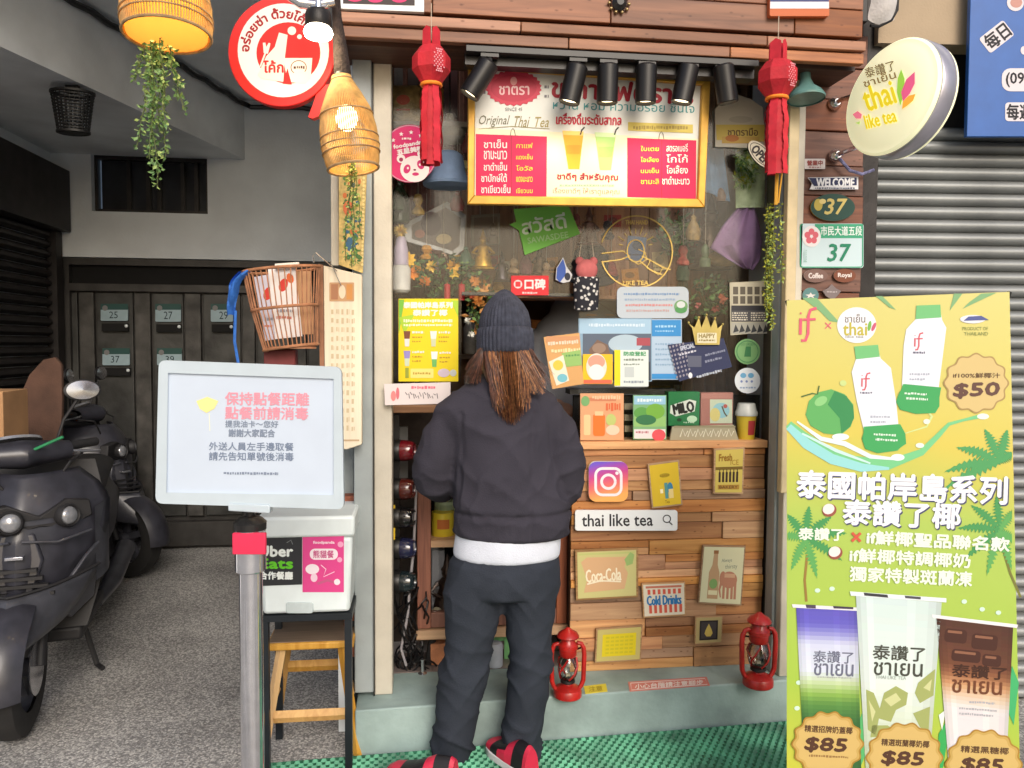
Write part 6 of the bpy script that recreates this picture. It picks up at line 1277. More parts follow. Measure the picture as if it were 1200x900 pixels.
o = thing('eye_ornament', 'blue and white eye-shaped ornament left of the dotted bag', 'ornament', Zp(660, 332, 2.985)); f_ = FY(2.985); b = B(); plate(b, f_, [(660, 301), (664, 312), (671, 322), (668, 330), (660, 332), (651, 328), (652, 314)], .008, ink((206, 206, 210))); b.build('body', o, bevel=.002); a = Art(f_, .0085); a.poly([(660, 303), (663, 314), (663, 322), (656, 331), (652, 326), (653, 314)], (58, 90, 170), 1); a.ell(665, 324, 3.4, 4.5, (40, 44, 60), 2); a.done(o)
# purple cloth bag
def drape(fn, nm, lb, cat, m, nu=14, nv=14, thick=.004, group=None):
    b = B(); b.grid(fn, nu, nv, m); o = b.solo(nm, lb, cat, group); md = o.modifiers.new('thickness', 'SOLIDIFY'); md.thickness = thick; return o
fX = FY(3.06)
def pur(u, v):
    L = [(868, 239), (846, 264), (831, 291), (850, 303), (872, 314)]; R = [(884, 240), (891, 262), (894, 282), (891, 304), (882, 316)]
    i = min(3, int(u * 4)); q = u * 4 - i; lx_, ly_ = L[i][0] + (L[i + 1][0] - L[i][0]) * q, L[i][1] + (L[i + 1][1] - L[i][1]) * q; rx2, ry = R[i][0] + (R[i + 1][0] - R[i][0]) * q, R[i][1] + (R[i + 1][1] - R[i][1]) * q
    p = fX.at(lx_ + (rx2 - lx_) * v, ly_ + (ry - ly_) * v); p.y -= .03 * math.sin(math.pi * v) * math.sin(math.pi * min(1, u + .1)) + .008 * math.sin(v * 17 + u * 2); return p
drape(pur, 'cloth_bag', 'pale purple draped cloth bag hanging at the right of the window', 'bag', mat('purple_cloth', lin((142, 108, 150)), .8, var=.18, scale=12, bump=.3), 18, 22)
def blu(u, v):
    p = fX.at(822 + v * 30 + 6 * u * (v + .5) - 2, 165 + u * 62 + (v - .5) * 16 * u); p.y += .04 + .01 * math.sin(v * 11); return p
drape(blu, 'blue_shirt', 'light blue shirt hanging behind the glass right of the menu board', 'shirt', mat('blue_shirt_cloth', lin((118, 150, 186)), .85, var=.15, scale=14, bump=.3), 12, 12)
o, a = sign('snack_bag', 'white and yellow printed snack sack hanging right of the menu board', 'bag', FY(3.02), [(838, 128), (846, 118), (862, 110), (880, 116), (894, 126), (897, 174), (838, 172)], .03, (206, 200, 186), None)
a.poly([(839, 146), (896, 146), (896, 166), (840, 164)], (214, 190, 96), 1); a.text('ชาตรามือ', 853, 150, 888, 159, (110, 84, 50), 2, bold=.3); a.poly([(846, 160), (890, 160), (890, 168), (846, 168)], (206, 170, 90), 2); a.ell(858, 162, 8, 4, (190, 120, 60), 3); a.ell(868, 140, 14, 4, (190, 184, 170), 1); a.done(o)
b = B(); b.grid(lambda u, v: FY(3.05).at(862 + v * 34, 172 + u * 72) + Vector((0, -.02 * math.sin(math.pi * v) + .004 * math.sin(9 * v + 4 * u), 0)), 10, 10, mat('pale_green_plastic', lin((176, 190, 150)), .35, var=.2, scale=20, bump=.3)); b.solo('plastic_bag', 'pale green plastic bag hanging above the purple cloth bag', 'bag')
b = B(); rn = random.Random(31); 
for i in range(130):
    p = FY(3.03).at(rn.uniform(862, 884), rn.uniform(170, 216)); leaf(b, p, Vector((rn.uniform(-1, 1), -.2, rn.uniform(-1.2, .4))), .03, .006, rn.choice([L1, L2, L3]), rn)
b.solo('plant', 'loose green foliage hanging in front of the pale plastic bag', 'plant', recalc=False)
o, a = sign('oval_sign', 'dark-lettered white oval sign half behind the right paper lantern', 'sign', FY(2.9), ell(892, 181, 20, 10, 24, 48), .01, (206, 198, 180), None, edge=M_black); q = ell(892, 181, 17, 8, 24, 48); a.line(q + q[:1], .8, (60, 50, 50), 1); a.text('OPEN', 879, 177, 905, 187, (50, 44, 46), 2, rot=48, bold=.6); a.done(o)
# tan bread, flowers, figures low right
b = B(); cq = Zp(848, 303, 3.15); b.ball(cq, .075, mat('tan_bread', lin((206, 166, 110)), .7, var=.25, scale=20, bump=.4), 14, sy=.6, sz=.45); b.solo('bread_loaf', 'tan domed loaf-like ornament under the purple bag', 'ornament')
def bush(nm, lb, x0, y0, x1, y1, Y, n, mats, seed, ll=.03, flowers=(), group=None):
    rn = random.Random(seed); t = thing(nm, lb, 'plant', Zp((x0 + x1) / 2, y1, Y), group); b = B(); bs = B(); base_ = Zp((x0 + x1) / 2, y1, Y)
    for i in range(n):
        x = rn.uniform(-1, 1); y = rn.uniform(-1, 1)
        if x * x + y * y > 1.1: continue
        p = Zp((x0 + x1) / 2 + x * (x1 - x0) / 2, (y0 + y1) / 2 + y * (y1 - y0) / 2, Y) + Vector((0, rn.uniform(-.05, .05), 0)); leaf(b, p, Vector((rn.uniform(-1, 1), rn.uniform(-.8, .3), rn.uniform(-.5, 1))), ll * rn.uniform(.6, 1.3), ll * .26, rn.choice(mats), rn)
    for i in range(8): bs.tube([base_, Zp(rn.uniform(x0, x1), rn.uniform(y0, (y0 + y1) / 2), Y)], .002, M_stem, 5)
    bs.build('stem', t); b.build('foliage', t, recalc=False)
    for k, (x, y, r, c) in enumerate(flowers):
        bf = B(); cc2 = Zp(x, y, Y - .04); m = mat('petal_%d_%d_%d' % c, lin(c), .7, var=.2)
        for j in range(9): an = j * .7; leaf(bf, cc2, Vector((math.cos(an), -.5 + .3 * (j % 2), math.sin(an))), r * .0034, r * .0013, m, rn)
        bf.build('flower', t, recalc=False)
    return t
LD = leafm('dark_leaf', lin((40, 66, 46)), lin((76, 104, 66)))
bush('potted_plant', 'green plant with orange and yellow flowers at the left of the window', 486, 300, 560, 350, 3.1, 260, [LD, L1, LD], 41, .035, [(478, 305, 11, (236, 186, 60)), (484, 320, 9, (226, 140, 50)), (506, 312, 8, (240, 190, 80)), (531, 312, 9, (240, 176, 60)), (498, 330, 8, (214, 120, 50)), (533, 322, 7, (244, 200, 70))])
bush('potted_plant', 'bunch of orange and tan dried flowers beside the beanie', 548, 318, 576, 400, 3.12, 160, [LD, L1, leafm('dry_leaf', lin((170, 110, 50)), lin((210, 150, 80)))], 42, .03, [(556, 330, 8, (226, 150, 80)), (566, 340, 9, (230, 160, 90)), (560, 352, 8, (214, 140, 70)), (553, 346, 6, (190, 90, 60)), (548, 376, 5, (220, 220, 210)), (552, 392, 5, (220, 220, 210))])
bush('potted_plant', 'dim green and red plant at the lower right behind the glass', 808, 325, 856, 372, 3.2, 220, [LD, LD, L1], 43, .035, [(846, 350, 8, (206, 110, 80)), (838, 362, 6, (190, 90, 80)), (818, 358, 5, (190, 100, 100))])
bush('potted_plant', 'leafy dark green plant in the upper middle right behind the glass', 770, 250, 815, 300, 3.35, 200, [LD, L1], 44, .04)
# bottle with white label and pompom
t = thing('bottle', 'pale lilac and white bottle with a yellow pompom hung inside the left pane', 'bottle', Zp(470, 343, 3.05)); c0 = Zp(470, 343, 3.05); Kk = Zp(471, 320, 3.05).x - Zp(470, 320, 3.05).x
b = B(); b.lathe([(8 * Kk, 0), (11 * Kk, 3 * Kk), (11.5 * Kk, 28 * Kk), (9 * Kk, 32 * Kk)], mat('white_label', lin((214, 210, 208)), .5), c0, n=18); b.build('base', t)
b = B(); b.lathe([(9 * Kk, 32.2 * Kk), (8.4 * Kk, 50 * Kk), (6 * Kk, 62 * Kk), (4 * Kk, 66 * Kk)], mat('lilac_body', lin((190, 176, 200)), .4, var=.15), c0, n=18); b.build('body', t)
b = B(); rn = random.Random(5); cp_ = c0 + Vector((-.002, -.01, 72 * Kk)); m = mat('pompom_yellow', lin((222, 190, 110)), .9, var=.2)
for i in range(120): d = Vector((rn.gauss(0, 1), rn.gauss(0, 1), rn.gauss(0, 1))).normalized(); leaf(b, cp_, d, 9 * Kk, 1.2 * Kk, m, rn)
b.build('pompom', t, recalc=False)
# pictures, bottles, vase, hats, lampshades upper left
def pic(lb, Y, pts, face, fm, draw=None, group=None):
    o, a = sign('framed_picture', lb, 'picture', FY(Y), pts, .015, face, group, edge=fm); a.b.v.clear(); a.b.f.clear(); a.b.k.clear(); a.b.mats.clear()
    cx = sum(p[0] for p in pts) / len(pts); cy = sum(p[1] for p in pts) / len(pts); a.poly([(cx + (x - cx) * .8, cy + (y - cy) * .8) for x, y in pts], face, 1)
    if draw: draw(a)
    a.done(o); return o
pic('silver framed picture leaning at a slant behind the left pane', 3.2, [(474, 262), (524, 236), (546, 252), (544, 292), (534, 300), (474, 282)], (126, 116, 114), mat('silver_frame', lin((150, 150, 156)), .35, .6), lambda a: (a.ell(505, 262, 12, 14, (96, 84, 90), 2), a.ell(520, 280, 9, 6, (206, 186, 150), 2), a.ell(492, 274, 6, 5, (170, 120, 110), 2)))
pic('plain brown panel in a pale frame hung under the menu board', 3.3, [(552, 252), (586, 250), (586, 286), (552, 288)], (132, 112, 98), mat('pale_frame', lin((150, 136, 116)), .6))
b = B(); c0 = Zp(468, 262, 3.12); Kk = Zp(469, 240, 3.12).x - Zp(468, 240, 3.12).x; b.lathe([(10 * Kk, 0), (12 * Kk, 2 * Kk), (12 * Kk, 32 * Kk), (5 * Kk, 42 * Kk), (4.5 * Kk, 54 * Kk), (5 * Kk, 55 * Kk)], mat('dark_green_bottle', lin((54, 72, 50)), .15, var=.2), c0, n=20); b.solo('bottle', 'dark green glass bottle on the shelf below the pink panda sign', 'bottle')
b = B(); c0 = Zp(512, 336, 3.15); b.lathe([(6 * Kk, 0), (14 * Kk, 10 * Kk), (16 * Kk, 22 * Kk), (12 * Kk, 34 * Kk), (6 * Kk, 40 * Kk), (7 * Kk, 43 * Kk)], mat('dark_red_vase', lin((84, 48, 46)), .3, var=.2), c0, n=20); b.solo('vase', 'dark red-brown vase among the flowers at the left of the window', 'vase')
for px, lb in ((524, 'left of the two thick red candles by the flowers'), (541, 'right of the two thick red candles by the flowers')):
    b = B(); c0 = Zp(px, 352, 3.05); b.lathe([(3.6 * Kk, 0), (3.8 * Kk, 18 * Kk), (3 * Kk, 19 * Kk), (.4 * Kk, 19.3 * Kk), (.3 * Kk, 22 * Kk)], mat('red_candle', lin((176, 34, 44)), .5), c0, n=14); b.solo('candle', lb, 'candle', 'red candles')
b = B(); c0 = Zp(525, 218, 3.0); b.lathe([(28 * Kk, 0), (29 * Kk, 3 * Kk), (21 * Kk, 12 * Kk), (17 * Kk, 34 * Kk), (12 * Kk, 38 * Kk), (.1 * Kk, 39 * Kk)], mat('pale_blue_felt', lin((134, 160, 196)), .8, var=.12, bump=.2), c0, n=26); b.solo('bucket_hat', 'pale blue bucket hat hanging below the left paper lantern', 'hat')
b = B(); c0 = Zp(545, 200, 3.05); b.lathe([(.1 * Kk, 0), (14 * Kk, 1 * Kk), (15 * Kk, 6 * Kk), (10 * Kk, 10 * Kk)], mat('pale_yellow_metal', lin((222, 206, 130)), .35), c0, n=20, sy=.6); b.solo('dish', 'pale yellow dish beside the pale blue hat', 'dish')
t = thing('dome_lamp_shade', 'metal dome shade hanging inside at the top left of the window', 'lamp shade', Zp(527, 164, 3.12)); c0 = Zp(527, 164, 3.12); b = B(); b.lathe([(22 * Kk, 0), (21 * Kk, 8 * Kk), (13 * Kk, 18 * Kk), (5 * Kk, 22 * Kk), (4 * Kk, 30 * Kk)], mat('dull_metal', lin((150, 140, 110)), .35, .6, var=.2), c0, n=24, caps=False); b.build('shade', t); b = B(); b.tube([c0 + Vector((0, 0, 28 * Kk)), c0 + Vector((0, 0, 110 * Kk))], .004, M_black, 6); b.build('cord', t)
# shelf and snack bags at upper left
t = thing('wall_shelf', 'narrow shelf with snack bags at the top left of the window', 'shelf', Zp(500, 146, 3.1)); b = B(); boxpx(b, 3.06, 460, 141, 552, 147, .18, mat('shelf_grey', lin((150, 140, 126)), .6)); b.build('board', t, bevel=.002)
def pouch(lb, x0, y0, x1, y1, Y, c, c2, grp='snack bags on the shelf'):
    t = thing('snack_bag', lb, 'snack bag', Zp((x0 + x1) / 2, y1, Y), grp); b = B(); f_ = FY(Y)
    m = mat('foil_%d_%d_%d' % c, lin(c), .3, .1, var=.35, scale=30, bump=.5, bscale=40)
    for sgn in (-1, 1): b.grid(lambda u, v: f_.at(x0 + (x1 - x0) * (v + .03 * math.sin(u * 20) * (v - .5)), y0 + (y1 - y0) * u) + Vector((0, sgn * .03 * math.sin(math.pi * u) ** .5 * math.sin(math.pi * v) ** .6, 0)), 12, 10, m)
    b.build('pouch', t); a = Art(f_, .031); cx, cy = (x0 + x1) / 2, (y0 + y1) / 2; a.ell(cx, cy - 4, (x1 - x0) * .2, (y1 - y0) * .14, c2, 1); a.scrib(cx - (x1 - x0) * .2, cy + 6, cx + (x1 - x0) * .2, cy + 9, c2, 1); a.done(t); return t
pouch('tan crumpled snack bag at the left end of the upper shelf', 453, 100, 492, 142, 3.06, (176, 150, 96), (190, 80, 60)); pouch('olive snack bag behind the left paper lantern', 491, 102, 520, 142, 3.08, (150, 130, 70), (206, 190, 150))
for i, (x0, x1, c, lb) in enumerate(((447, 456, (96, 90, 84), 'leftmost grey hanging strip at the top of the window'), (462, 472, (120, 114, 110), 'pale grey hanging strip second from the left'), (478, 490, (84, 66, 62), 'brown hanging strip third from the left'), (520, 536, (70, 26, 30), 'dark red hanging strip right of the left lantern'))):
    b = B(); boxpx(b, 3.2 + .02 * i, x0, 40, x1, 138, .01, mat('strip_%d' % c[0], lin(c), .7, var=.2)); b.solo('hanging_strip', lb, 'strip', 'hanging strips inside the window')
# golden deity-like statuette (plain stand-in) and toys
def statuette(lb, px, py, h, Y, c, grp=None):
    t = thing('statuette', lb, 'statuette', Zp(px, py, Y), grp); c0 = Zp(px, py, Y); k = h * (Zp(px, py - 1, Y).z - c0.z); m = mat('gilt_%d_%d_%d' % c, lin(c), .35, .5, var=.3, scale=40)
    b = B(); b.lathe([(.3 * k, 0), (.32 * k, .05 * k), (.24 * k, .08 * k), (.2 * k, .3 * k), (.13 * k, .48 * k), (.17 * k, .58 * k), (.07 * k, .66 * k)], m, c0, n=16, sy=.7); b.build('body', t)
    b = B(); b.ball(c0 + Vector((0, 0, .72 * k)), .095 * k, m, 12); b.lathe([(.11 * k, .78 * k), (.07 * k, .84 * k), (.05 * k, .92 * k), (.005 * k, 1.05 * k)], m, c0, n=12); b.build('head', t)
    for s in (-1, 1): b = B(); b.tube([c0 + Vector((s * .15 * k, 0, .56 * k)), c0 + Vector((s * .27 * k, -.05 * k, .42 * k)), c0 + Vector((s * .1 * k, -.16 * k, .36 * k))], [.045 * k, .04 * k, .03 * k], m, 7); b.build('arm', t)
    return t
statuette('golden figurine with a pointed crown above the flowers', 566, 316, 46, 3.1, (206, 160, 60)); statuette('small bronze figurine between the green sign and the dotted bag', 632, 322, 34, 3.2, (110, 84, 66)); statuette('dark bronze figurine with a pointed cap right of the gold emblem', 832, 316, 84, 3.25, (104, 84, 70)); statuette('pale hanging figurine above the dotted bag', 690, 288, 44, 3.15, (150, 110, 100)); statuette('dark seated figurine by the red sticker', 588, 330, 34, 3.15, (74, 66, 74))
# back shelves, things dim inside
t = thing('back_shelf', 'dark wooden shelves of bottles and boxes at the back of the shop', 'shelf', (Xat(690, 4.5), 4.5, .16)); M_bs = wood('back_shelf_wood', lin((84, 56, 40)), lin((116, 82, 58)), 0, knots=False)
bx0, bx1 = Xat(470, 4.4), Xat(900, 4.4)
for k, z in enumerate((1.0, 1.38, 1.76, 2.14)):
    b = B(); b.box(bx0, bx1, 4.35, 4.59, z, z + .025, M_bs); b.build('board', t)
for x in (bx0, (bx0 + bx1) / 2, bx1 - .03): b = B(); b.box(x, x + .03, 4.352, 4.588, .16, 2.5, M_bs); b.build('upright', t)
rn = random.Random(77); protos = {}; seen_ = {}
cols = [(176, 60, 50), (206, 170, 80), (90, 130, 90), (190, 190, 190), (70, 90, 140), (210, 130, 60), (120, 80, 60), (150, 150, 170)]
for k, z in enumerate((1.025, 1.405, 1.785, 2.165)):
    x = bx0 + .09; j = 0
    while x < bx1 - .1:
        if abs(x - (bx0 + bx1) / 2) > .09:
            ci = rn.randrange(8); bot = rn.random() < .5; kk = (ci, bot)
            if kk not in protos:
                b = B(); m = mat('ware_%d' % ci, lin(cols[ci]), .4, var=.2)
                if bot: b.lathe([(.035, 0), (.04, .006), (.04, .15), (.016, .2), (.015, .25), (.018, .255)], m, n=14)
                else: b.box(-.055, .055, -.05, .05, 0, .2, m); b.box(-.05, .05, -.053, -.0502, .05, .15, ink((226, 220, 206)))
                o = b.build('bottle' if bot else 'packet'); protos[kk] = o; use = o
            else: use = protos[kk].copy(); COL.objects.link(use)
            use.location = (x, 4.46, z)
            cn = ('red', 'tan', 'green', 'pale grey', 'blue', 'orange', 'brown', 'lilac')[ci]; nm_ = 'bottle' if bot else 'packet'; key = (cn, nm_, k); seen_[key] = seen_.get(key, 0) + 1
            tag(use, '%s%s %s on the %s back shelf' % (('', 'second ', 'third ', 'fourth ', 'fifth ')[seen_[key] - 1], cn, nm_, ('lowest', 'second lowest', 'second highest', 'highest')[k]) + ('' if seen_[key] == 1 else ' from the left'), nm_, 'goods on the back shelves')
        x += rn.uniform(.10, .17); j += 1
# ================================================================== LEFT BAY OF THE SHOP: ledge, cups, cables, cabinet
M_ledge = wood('ledge_wood', lin((150, 96, 50)), lin((196, 136, 76)), 0, knots=False)
boxpx(b := B(), 2.99, 459, 475, 516, 484, .22, M_ledge); b.solo('wood_ledge', 'short wooden ledge below the white handwritten strip', 'shelf', bevel=.003)
M_cup = [mat('dark_red_gloss', lin((110, 20, 30)), .12, var=.1, coat=.6), mat('dark_maroon_gloss', lin((92, 34, 28)), .12, var=.1, coat=.6), mat('black_gloss', lin((26, 24, 26)), .1, coat=.6), mat('navy_gloss', lin((34, 36, 66)), .1, coat=.6), mat('teal_black_gloss', lin((30, 40, 44)), .1, coat=.6)]
lbs = ['top glossy dark red cup lying sideways beside the post', 'second glossy maroon cup from the top beside the post', 'middle glossy black cup lying sideways beside the post', 'glossy navy cup fourth from the top beside the post', 'lowest glossy blue-black cup lying sideways beside the post']
for i, (py, m) in enumerate(zip((528, 573, 606, 642, 681), M_cup)):
    t = thing('cup', lbs[i], 'cup', Zp(474, py + 12, 3.02), 'glossy cups stacked sideways beside the post'); c0 = Zp(463, py, 3.02); Kk = Zp(464, py, 3.02).x - Zp(463, py, 3.02).x; ax = Vector((1, -.25, .02)).normalized()
    b = B(); b.lathe([(13 * Kk, 0), (13 * Kk, 7 * Kk), (12.4 * Kk, 8 * Kk)], M_black, c0, ax, n=24); b.build('collar', t)
    b = B(); b.lathe([(12.6 * Kk, 8.2 * Kk), (12.4 * Kk, 14 * Kk), (11 * Kk, 20 * Kk), (9.6 * Kk, 23 * Kk), (9 * Kk, 23.4 * Kk), (8.5 * Kk, 21 * Kk), (.1 * Kk, 21 * Kk)], m, c0, ax, n=24); b.build('bowl', t)
boxpx(b := B(), 3.10, 458, 486, 468, 720, .04, M_black); b.solo('cup_rack', 'black upright rack behind the glossy cups', 'rack')
boxpx(b := B(), 3.0, 459.5, 592, 463, 634, .005, ink((226, 190, 40))); b.solo('tape_strip', 'yellow tape strip on the inner edge of the post', 'tape')
boxpx(b := B(), 3.16, 468, 500, 478, 560, .02, mat('grey_box', lin((120, 120, 118)), .5)); b.solo('outlet_box', 'grey box behind the uppermost cups', 'box')
boxpx(b := B(), 3.35, 459, 470, 560, 800, .02, mat('bay_back_board', lin((70, 60, 54)), .8, var=.3)); b.solo('back_board', 'dark board behind the cups and cables', 'board')
M_cab = mat('cable_black', lin((26, 26, 28)), .45); M_cabg = mat('cable_grey', lin((160, 156, 160)), .5)
f_ = FY(3.03); rn = random.Random(15)
b = B(); b.tube([f_.at(x, y) for x, y in ((488, 552), (487, 590), (485, 640), (480, 690), (478, 720), (470, 760), (476, 780))], .0055, M_cabg, 7); b.solo('cable', 'pale grey cable running down past the glossy cups', 'cable')
b = B()
for i in range(9):
    x = rn.uniform(466, 490); pts = []
    for k in range(16):
        q = k / 15; pts.append(Zp(x + 11 * math.sin(q * (5 + i % 4) + i) + rn.uniform(-2, 2), 680 + q * (95 + rn.uniform(-4, 14)), 3.05 + .05 * math.sin(k + i)))
    b.tube(pts, .004, M_cab, 6)
for i in range(7):
    cx, cy = rn.uniform(466, 502), rn.uniform(765, 790); pts = []
    for k in range(17): an = k * 2 * math.pi / 16; pts.append(Zp(cx + (12 + i) * math.cos(an), cy + (8 + i % 3 * 3) * math.sin(an), 3.08 + .04 * math.cos(an + i)))
    b.tube(pts, .004, M_cab, 6)
b.solo('cable_tangle', 'tangle of black cables on the tiles beside the cabinet', 'cables')
# cabinet behind the customer
M_cw = wood('cabinet_frame_wood', lin((112, 62, 44)), lin((150, 90, 64)), 2, knots=False); M_cl = wood('cabinet_rail_wood', lin((176, 126, 76)), lin((206, 160, 106)), 0, knots=False)
YK = 3.06; fK = FY(YK); X0c, X1c = fK.at(489, 650).x, fK.at(665, 650).x; zK = lambda y: fK.at(575, y).z
t = thing('display_cabinet', 'reddish wooden display cabinet with glass doors behind the customer', 'cabinet', ((X0c + X1c) / 2, YK, .163))
W_ = fK.at(505, 650).x - X0c
for x0, x1 in ((X0c, X0c + W_), (X1c - W_ * .8, X1c), ((X0c + X1c) / 2 - W_ * .4, (X0c + X1c) / 2 + W_ * .4)): b = B(); b.box(x0, x1, YK, YK + .04, zK(734), zK(540), M_cw); b.build('stile', t, bevel=.003)
b = B(); b.box(X0c + W_, X1c - W_ * .8, YK + .002, YK + .038, zK(733.5), zK(716), M_cw); b.build('bottom_rail', t, bevel=.003)
b = B(); b.box(X0c + W_, X1c - W_ * .8, YK + .002, YK + .22, zK(640), zK(632), M_cl); b.build('shelf', t)
b = B(); b.box(X0c - .004, X1c + .004, YK - .012, YK + .25, zK(746), zK(735), M_cl); b.build('base_board', t, bevel=.003)
b = B(); b.box(X0c, X1c, YK + .24, YK + .25, zK(734), zK(540), M_blk); b.box(X0c - .001, X0c + .012, YK + .041, YK + .239, zK(734), zK(540), M_cw); b.box(X1c - .012, X1c + .001, YK + .041, YK + .239, zK(734), zK(540), M_cw); b.build('carcass', t)
b = B(); b.box(X0c, X1c, YK - .01, YK + .25, zK(539), zK(530), M_cl); b.build('top', t, bevel=.003)
b = B(); b.box(X0c + W_ + .002, X1c - W_ * .8 - .002, YK + .012, YK + .016, zK(715), zK(641), glassm('cabinet_glass', (.92, .94, .94), .06)); b.build('glass_door', t)
for px in (508, 636): 
    b = B(); p = fK.at(px, 746); b.tube([Vector((p.x, YK + .05, zK(746))), Vector((p.x - .02, YK + .03, .164))], .016, M_black, 8); b.build('leg', t)
def tin(lb, px, pyb, r, h, Y, c, c2, grp='goods in the display cabinet'):
    t = thing('tin', lb, 'tin', Zp(px, pyb, Y), grp); c0 = Zp(px, pyb, Y); k = Zp(px + 1, pyb, Y).x - c0.x
    b = B(); b.lathe([(r * k, 0), (r * k * 1.03, .002), (r * k * 1.03, h * k - .002), (r * k, h * k)], ink(c, .35), c0, n=22); b.build('can', t); b = B(); b.grid(lambda u, v: c0 + Vector((math.sin((v - .5) * 1.1), -math.cos((v - .5) * 1.1), 0)) * (r * k * 1.03 + .0006) + Vector((0, 0, (.35 + .4 * u) * h * k)), 2, 8, ink(c2)); b.build('label', t)
tin('yellow tin with a red label on the cabinet shelf left of the customer', 519, 627, 13, 28, YK + .1, (232, 208, 60), (206, 120, 60)); tin('pale green tin behind the yellow one on the cabinet shelf', 522, 600, 13, 14, YK + .16, (176, 196, 160), (150, 170, 140))
solid('jar_box', 'pale box with a dark side in the lower half of the cabinet', 'box', YK + .09, 506, 645, 521, 722, .1, (156, 152, 158), lambda a: a.rect(507, 690, 520, 700, (120, 110, 110), 1), 'goods in the display cabinet')
statuette('dark carved figurine standing in the lower half of the cabinet', 524, 722, 70, YK + .08, (70, 50, 40)); 
b = B(); b.ball(Zp(512, 716, YK + .05), .022, mat('cream_shell', lin((206, 190, 160)), .6, var=.2), 12, sz=.7); b.solo('shell', 'cream shell-like ornament at the foot of the cabinet', 'ornament')
# green stool leg, grey jug and brick below the cabinet
b = B(); gt = mat('green_plastic', lin((112, 172, 112)), .45); p = Zp(594, 787, 3.12); b.box(p.x - .012, p.x + .012, 3.11, 3.135, .164, .30, gt); p2 = Zp(580, 760, 3.12); b.box(p2.x - .05, p.x - .013, 3.112, 3.13, .24, .26, gt); b.box(p2.x - .062, p2.x - .051, 3.11, 3.135, .164, .30, gt); b.box(p2.x - .07, p.x + .02, 3.10, 3.30, .301, .31, gt); b.solo('plastic_stool', 'low green plastic stool under the cabinet', 'stool')
b = B(); p = Zp(580, 783, 3.05); b.lathe([(.03, 0), (.032, .004), (.032, .085), (.026, .095)], mat('grey_jug', lin((180, 186, 196)), .4), Vector((p.x, 3.05, .164)), n=18); b.solo('canister', 'pale grey canister on the tiles between the legs', 'canister')
b = B(); p = Zp(513, 790, 3.1); b.box(p.x - .03, p.x + .03, 3.08, 3.15, .164, .25, mat('orange_brick', lin((196, 130, 90)), .8, var=.2, bump=.4)); b.solo('brick', 'loose orange brick standing under the cabinet', 'brick', bevel=.003)
b = B(); p = Zp(495, 808, 3.06); b.lathe([(.018, 0), (.018, .004), (.006, .01), (.006, .05), (.009, .06)], M_steel, Vector((p.x, 3.0, .164)), n=14); b.solo('floor_bolt', 'small metal foot on the tiles beside the brick', 'bolt')
# ================================================================== PEOPLE
def blob(b, voxel, it=4, disp=None, name='blob', angle=180):
    """closed overlapping solids fused into one continuous surface, eased, then creased by disp(co, normal)"""
    me = b.mesh('tmp'); o = bpy.data.objects.new('tmp', me); COL.objects.link(o)
    m = o.modifiers.new('r', 'REMESH'); m.mode = 'VOXEL'; m.voxel_size = voxel
    s_ = o.modifiers.new('s', 'SMOOTH'); s_.factor = .5; s_.iterations = it
    dg = bpy.context.evaluated_depsgraph_get(); r = bpy.data.meshes.new_from_object(o.evaluated_get(dg))
    bpy.data.objects.remove(o); bpy.data.meshes.remove(me)
    if disp:
        nn_ = [Vector(v.normal) for v in r.vertices]
        for v, n in zip(r.vertices, nn_): v.co += n * disp(v.co.copy(), n)
    r.polygons.foreach_set('use_smooth', [True] * len(r.polygons)); r.update(); r.name = name
    return r
def link_mesh(me, nm, parent, m):
    me.materials.clear(); me.materials.append(m)
    off = wloc(parent)
    for v in me.vertices: v.co -= off
    o = bpy.data.objects.new(nm, me); COL.objects.link(o); o.parent = parent; return o
class Fig:
    def __init__(s, dist): s.d = dist; s.pl = PL(FWD * dist, -FWD); s.k = dist / F
    def p(s, x, y, dy=0): return s.pl.at(x, y) + FWD * dy
    def loft(s, b, rings, m, n=28, sq=1.0):
        vs = []
        for (x, y, hw, dep, *r) in rings:
            c = s.p(x, y, r[0] if r else 0)
            for j in range(n):
                a_ = 2 * math.pi * j / n; ca, sa = math.cos(a_), math.sin(a_)
                if sq != 1: ca, sa = math.copysign(abs(ca) ** sq, ca), math.copysign(abs(sa) ** sq, sa)
                vs.append(c + RGT * (hw * s.k * ca) + FWD * (dep * sa))
        N = len(rings)
        b.add(vs, [[i * n + j, i * n + (j + 1) % n, (i + 1) * n + (j + 1) % n, (i + 1) * n + j] for i in range(N - 1) for j in range(n)] + [list(range(n - 1, -1, -1)), list(range((N - 1) * n, N * n))], m)
M_skin = mat('skin', lin((206, 160, 134)), .5, var=.05)
def hand(b, wrist, tip_dir, curl_dir, side, m):
    """palm, four unequal bent fingers and a thumb, fused into the body"""
    t_ = tip_dir.normalized(); c_ = curl_dir.normalized(); s_ = t_.cross(c_).normalized() * side
    b.tube([wrist - t_ * .03, wrist, wrist + t_ * .04, wrist + t_ * .085], [(.024, .018), (.026, .016), (.038, .014), (.036, .012)], m, 10, up=s_)
    for i, (u, l) in enumerate(((-.028, .070), (-.009, .080), (.010, .074), (.028, .058))):
        r0 = wrist + t_ * .078 + s_ * u; r1 = r0 + (t_ * .9 + c_ * .4).normalized() * l * .5; r2 = r1 + (t_ * .35 + c_ * .95).normalized() * l * .32; r3 = r2 + (t_ * -.2 + c_).normalized() * l * .25
        b.tube([r0, r1, r2, r3], [.0092, .0088, .008, .0068], m, 7)
    q = wrist + t_ * .03 - s_ * .03; b.tube([q, q - s_ * .022 + t_ * .028 + c_ * .012, q - s_ * .022 + t_ * .055 + c_ * .028], [.0115, .010, .008], m, 7)
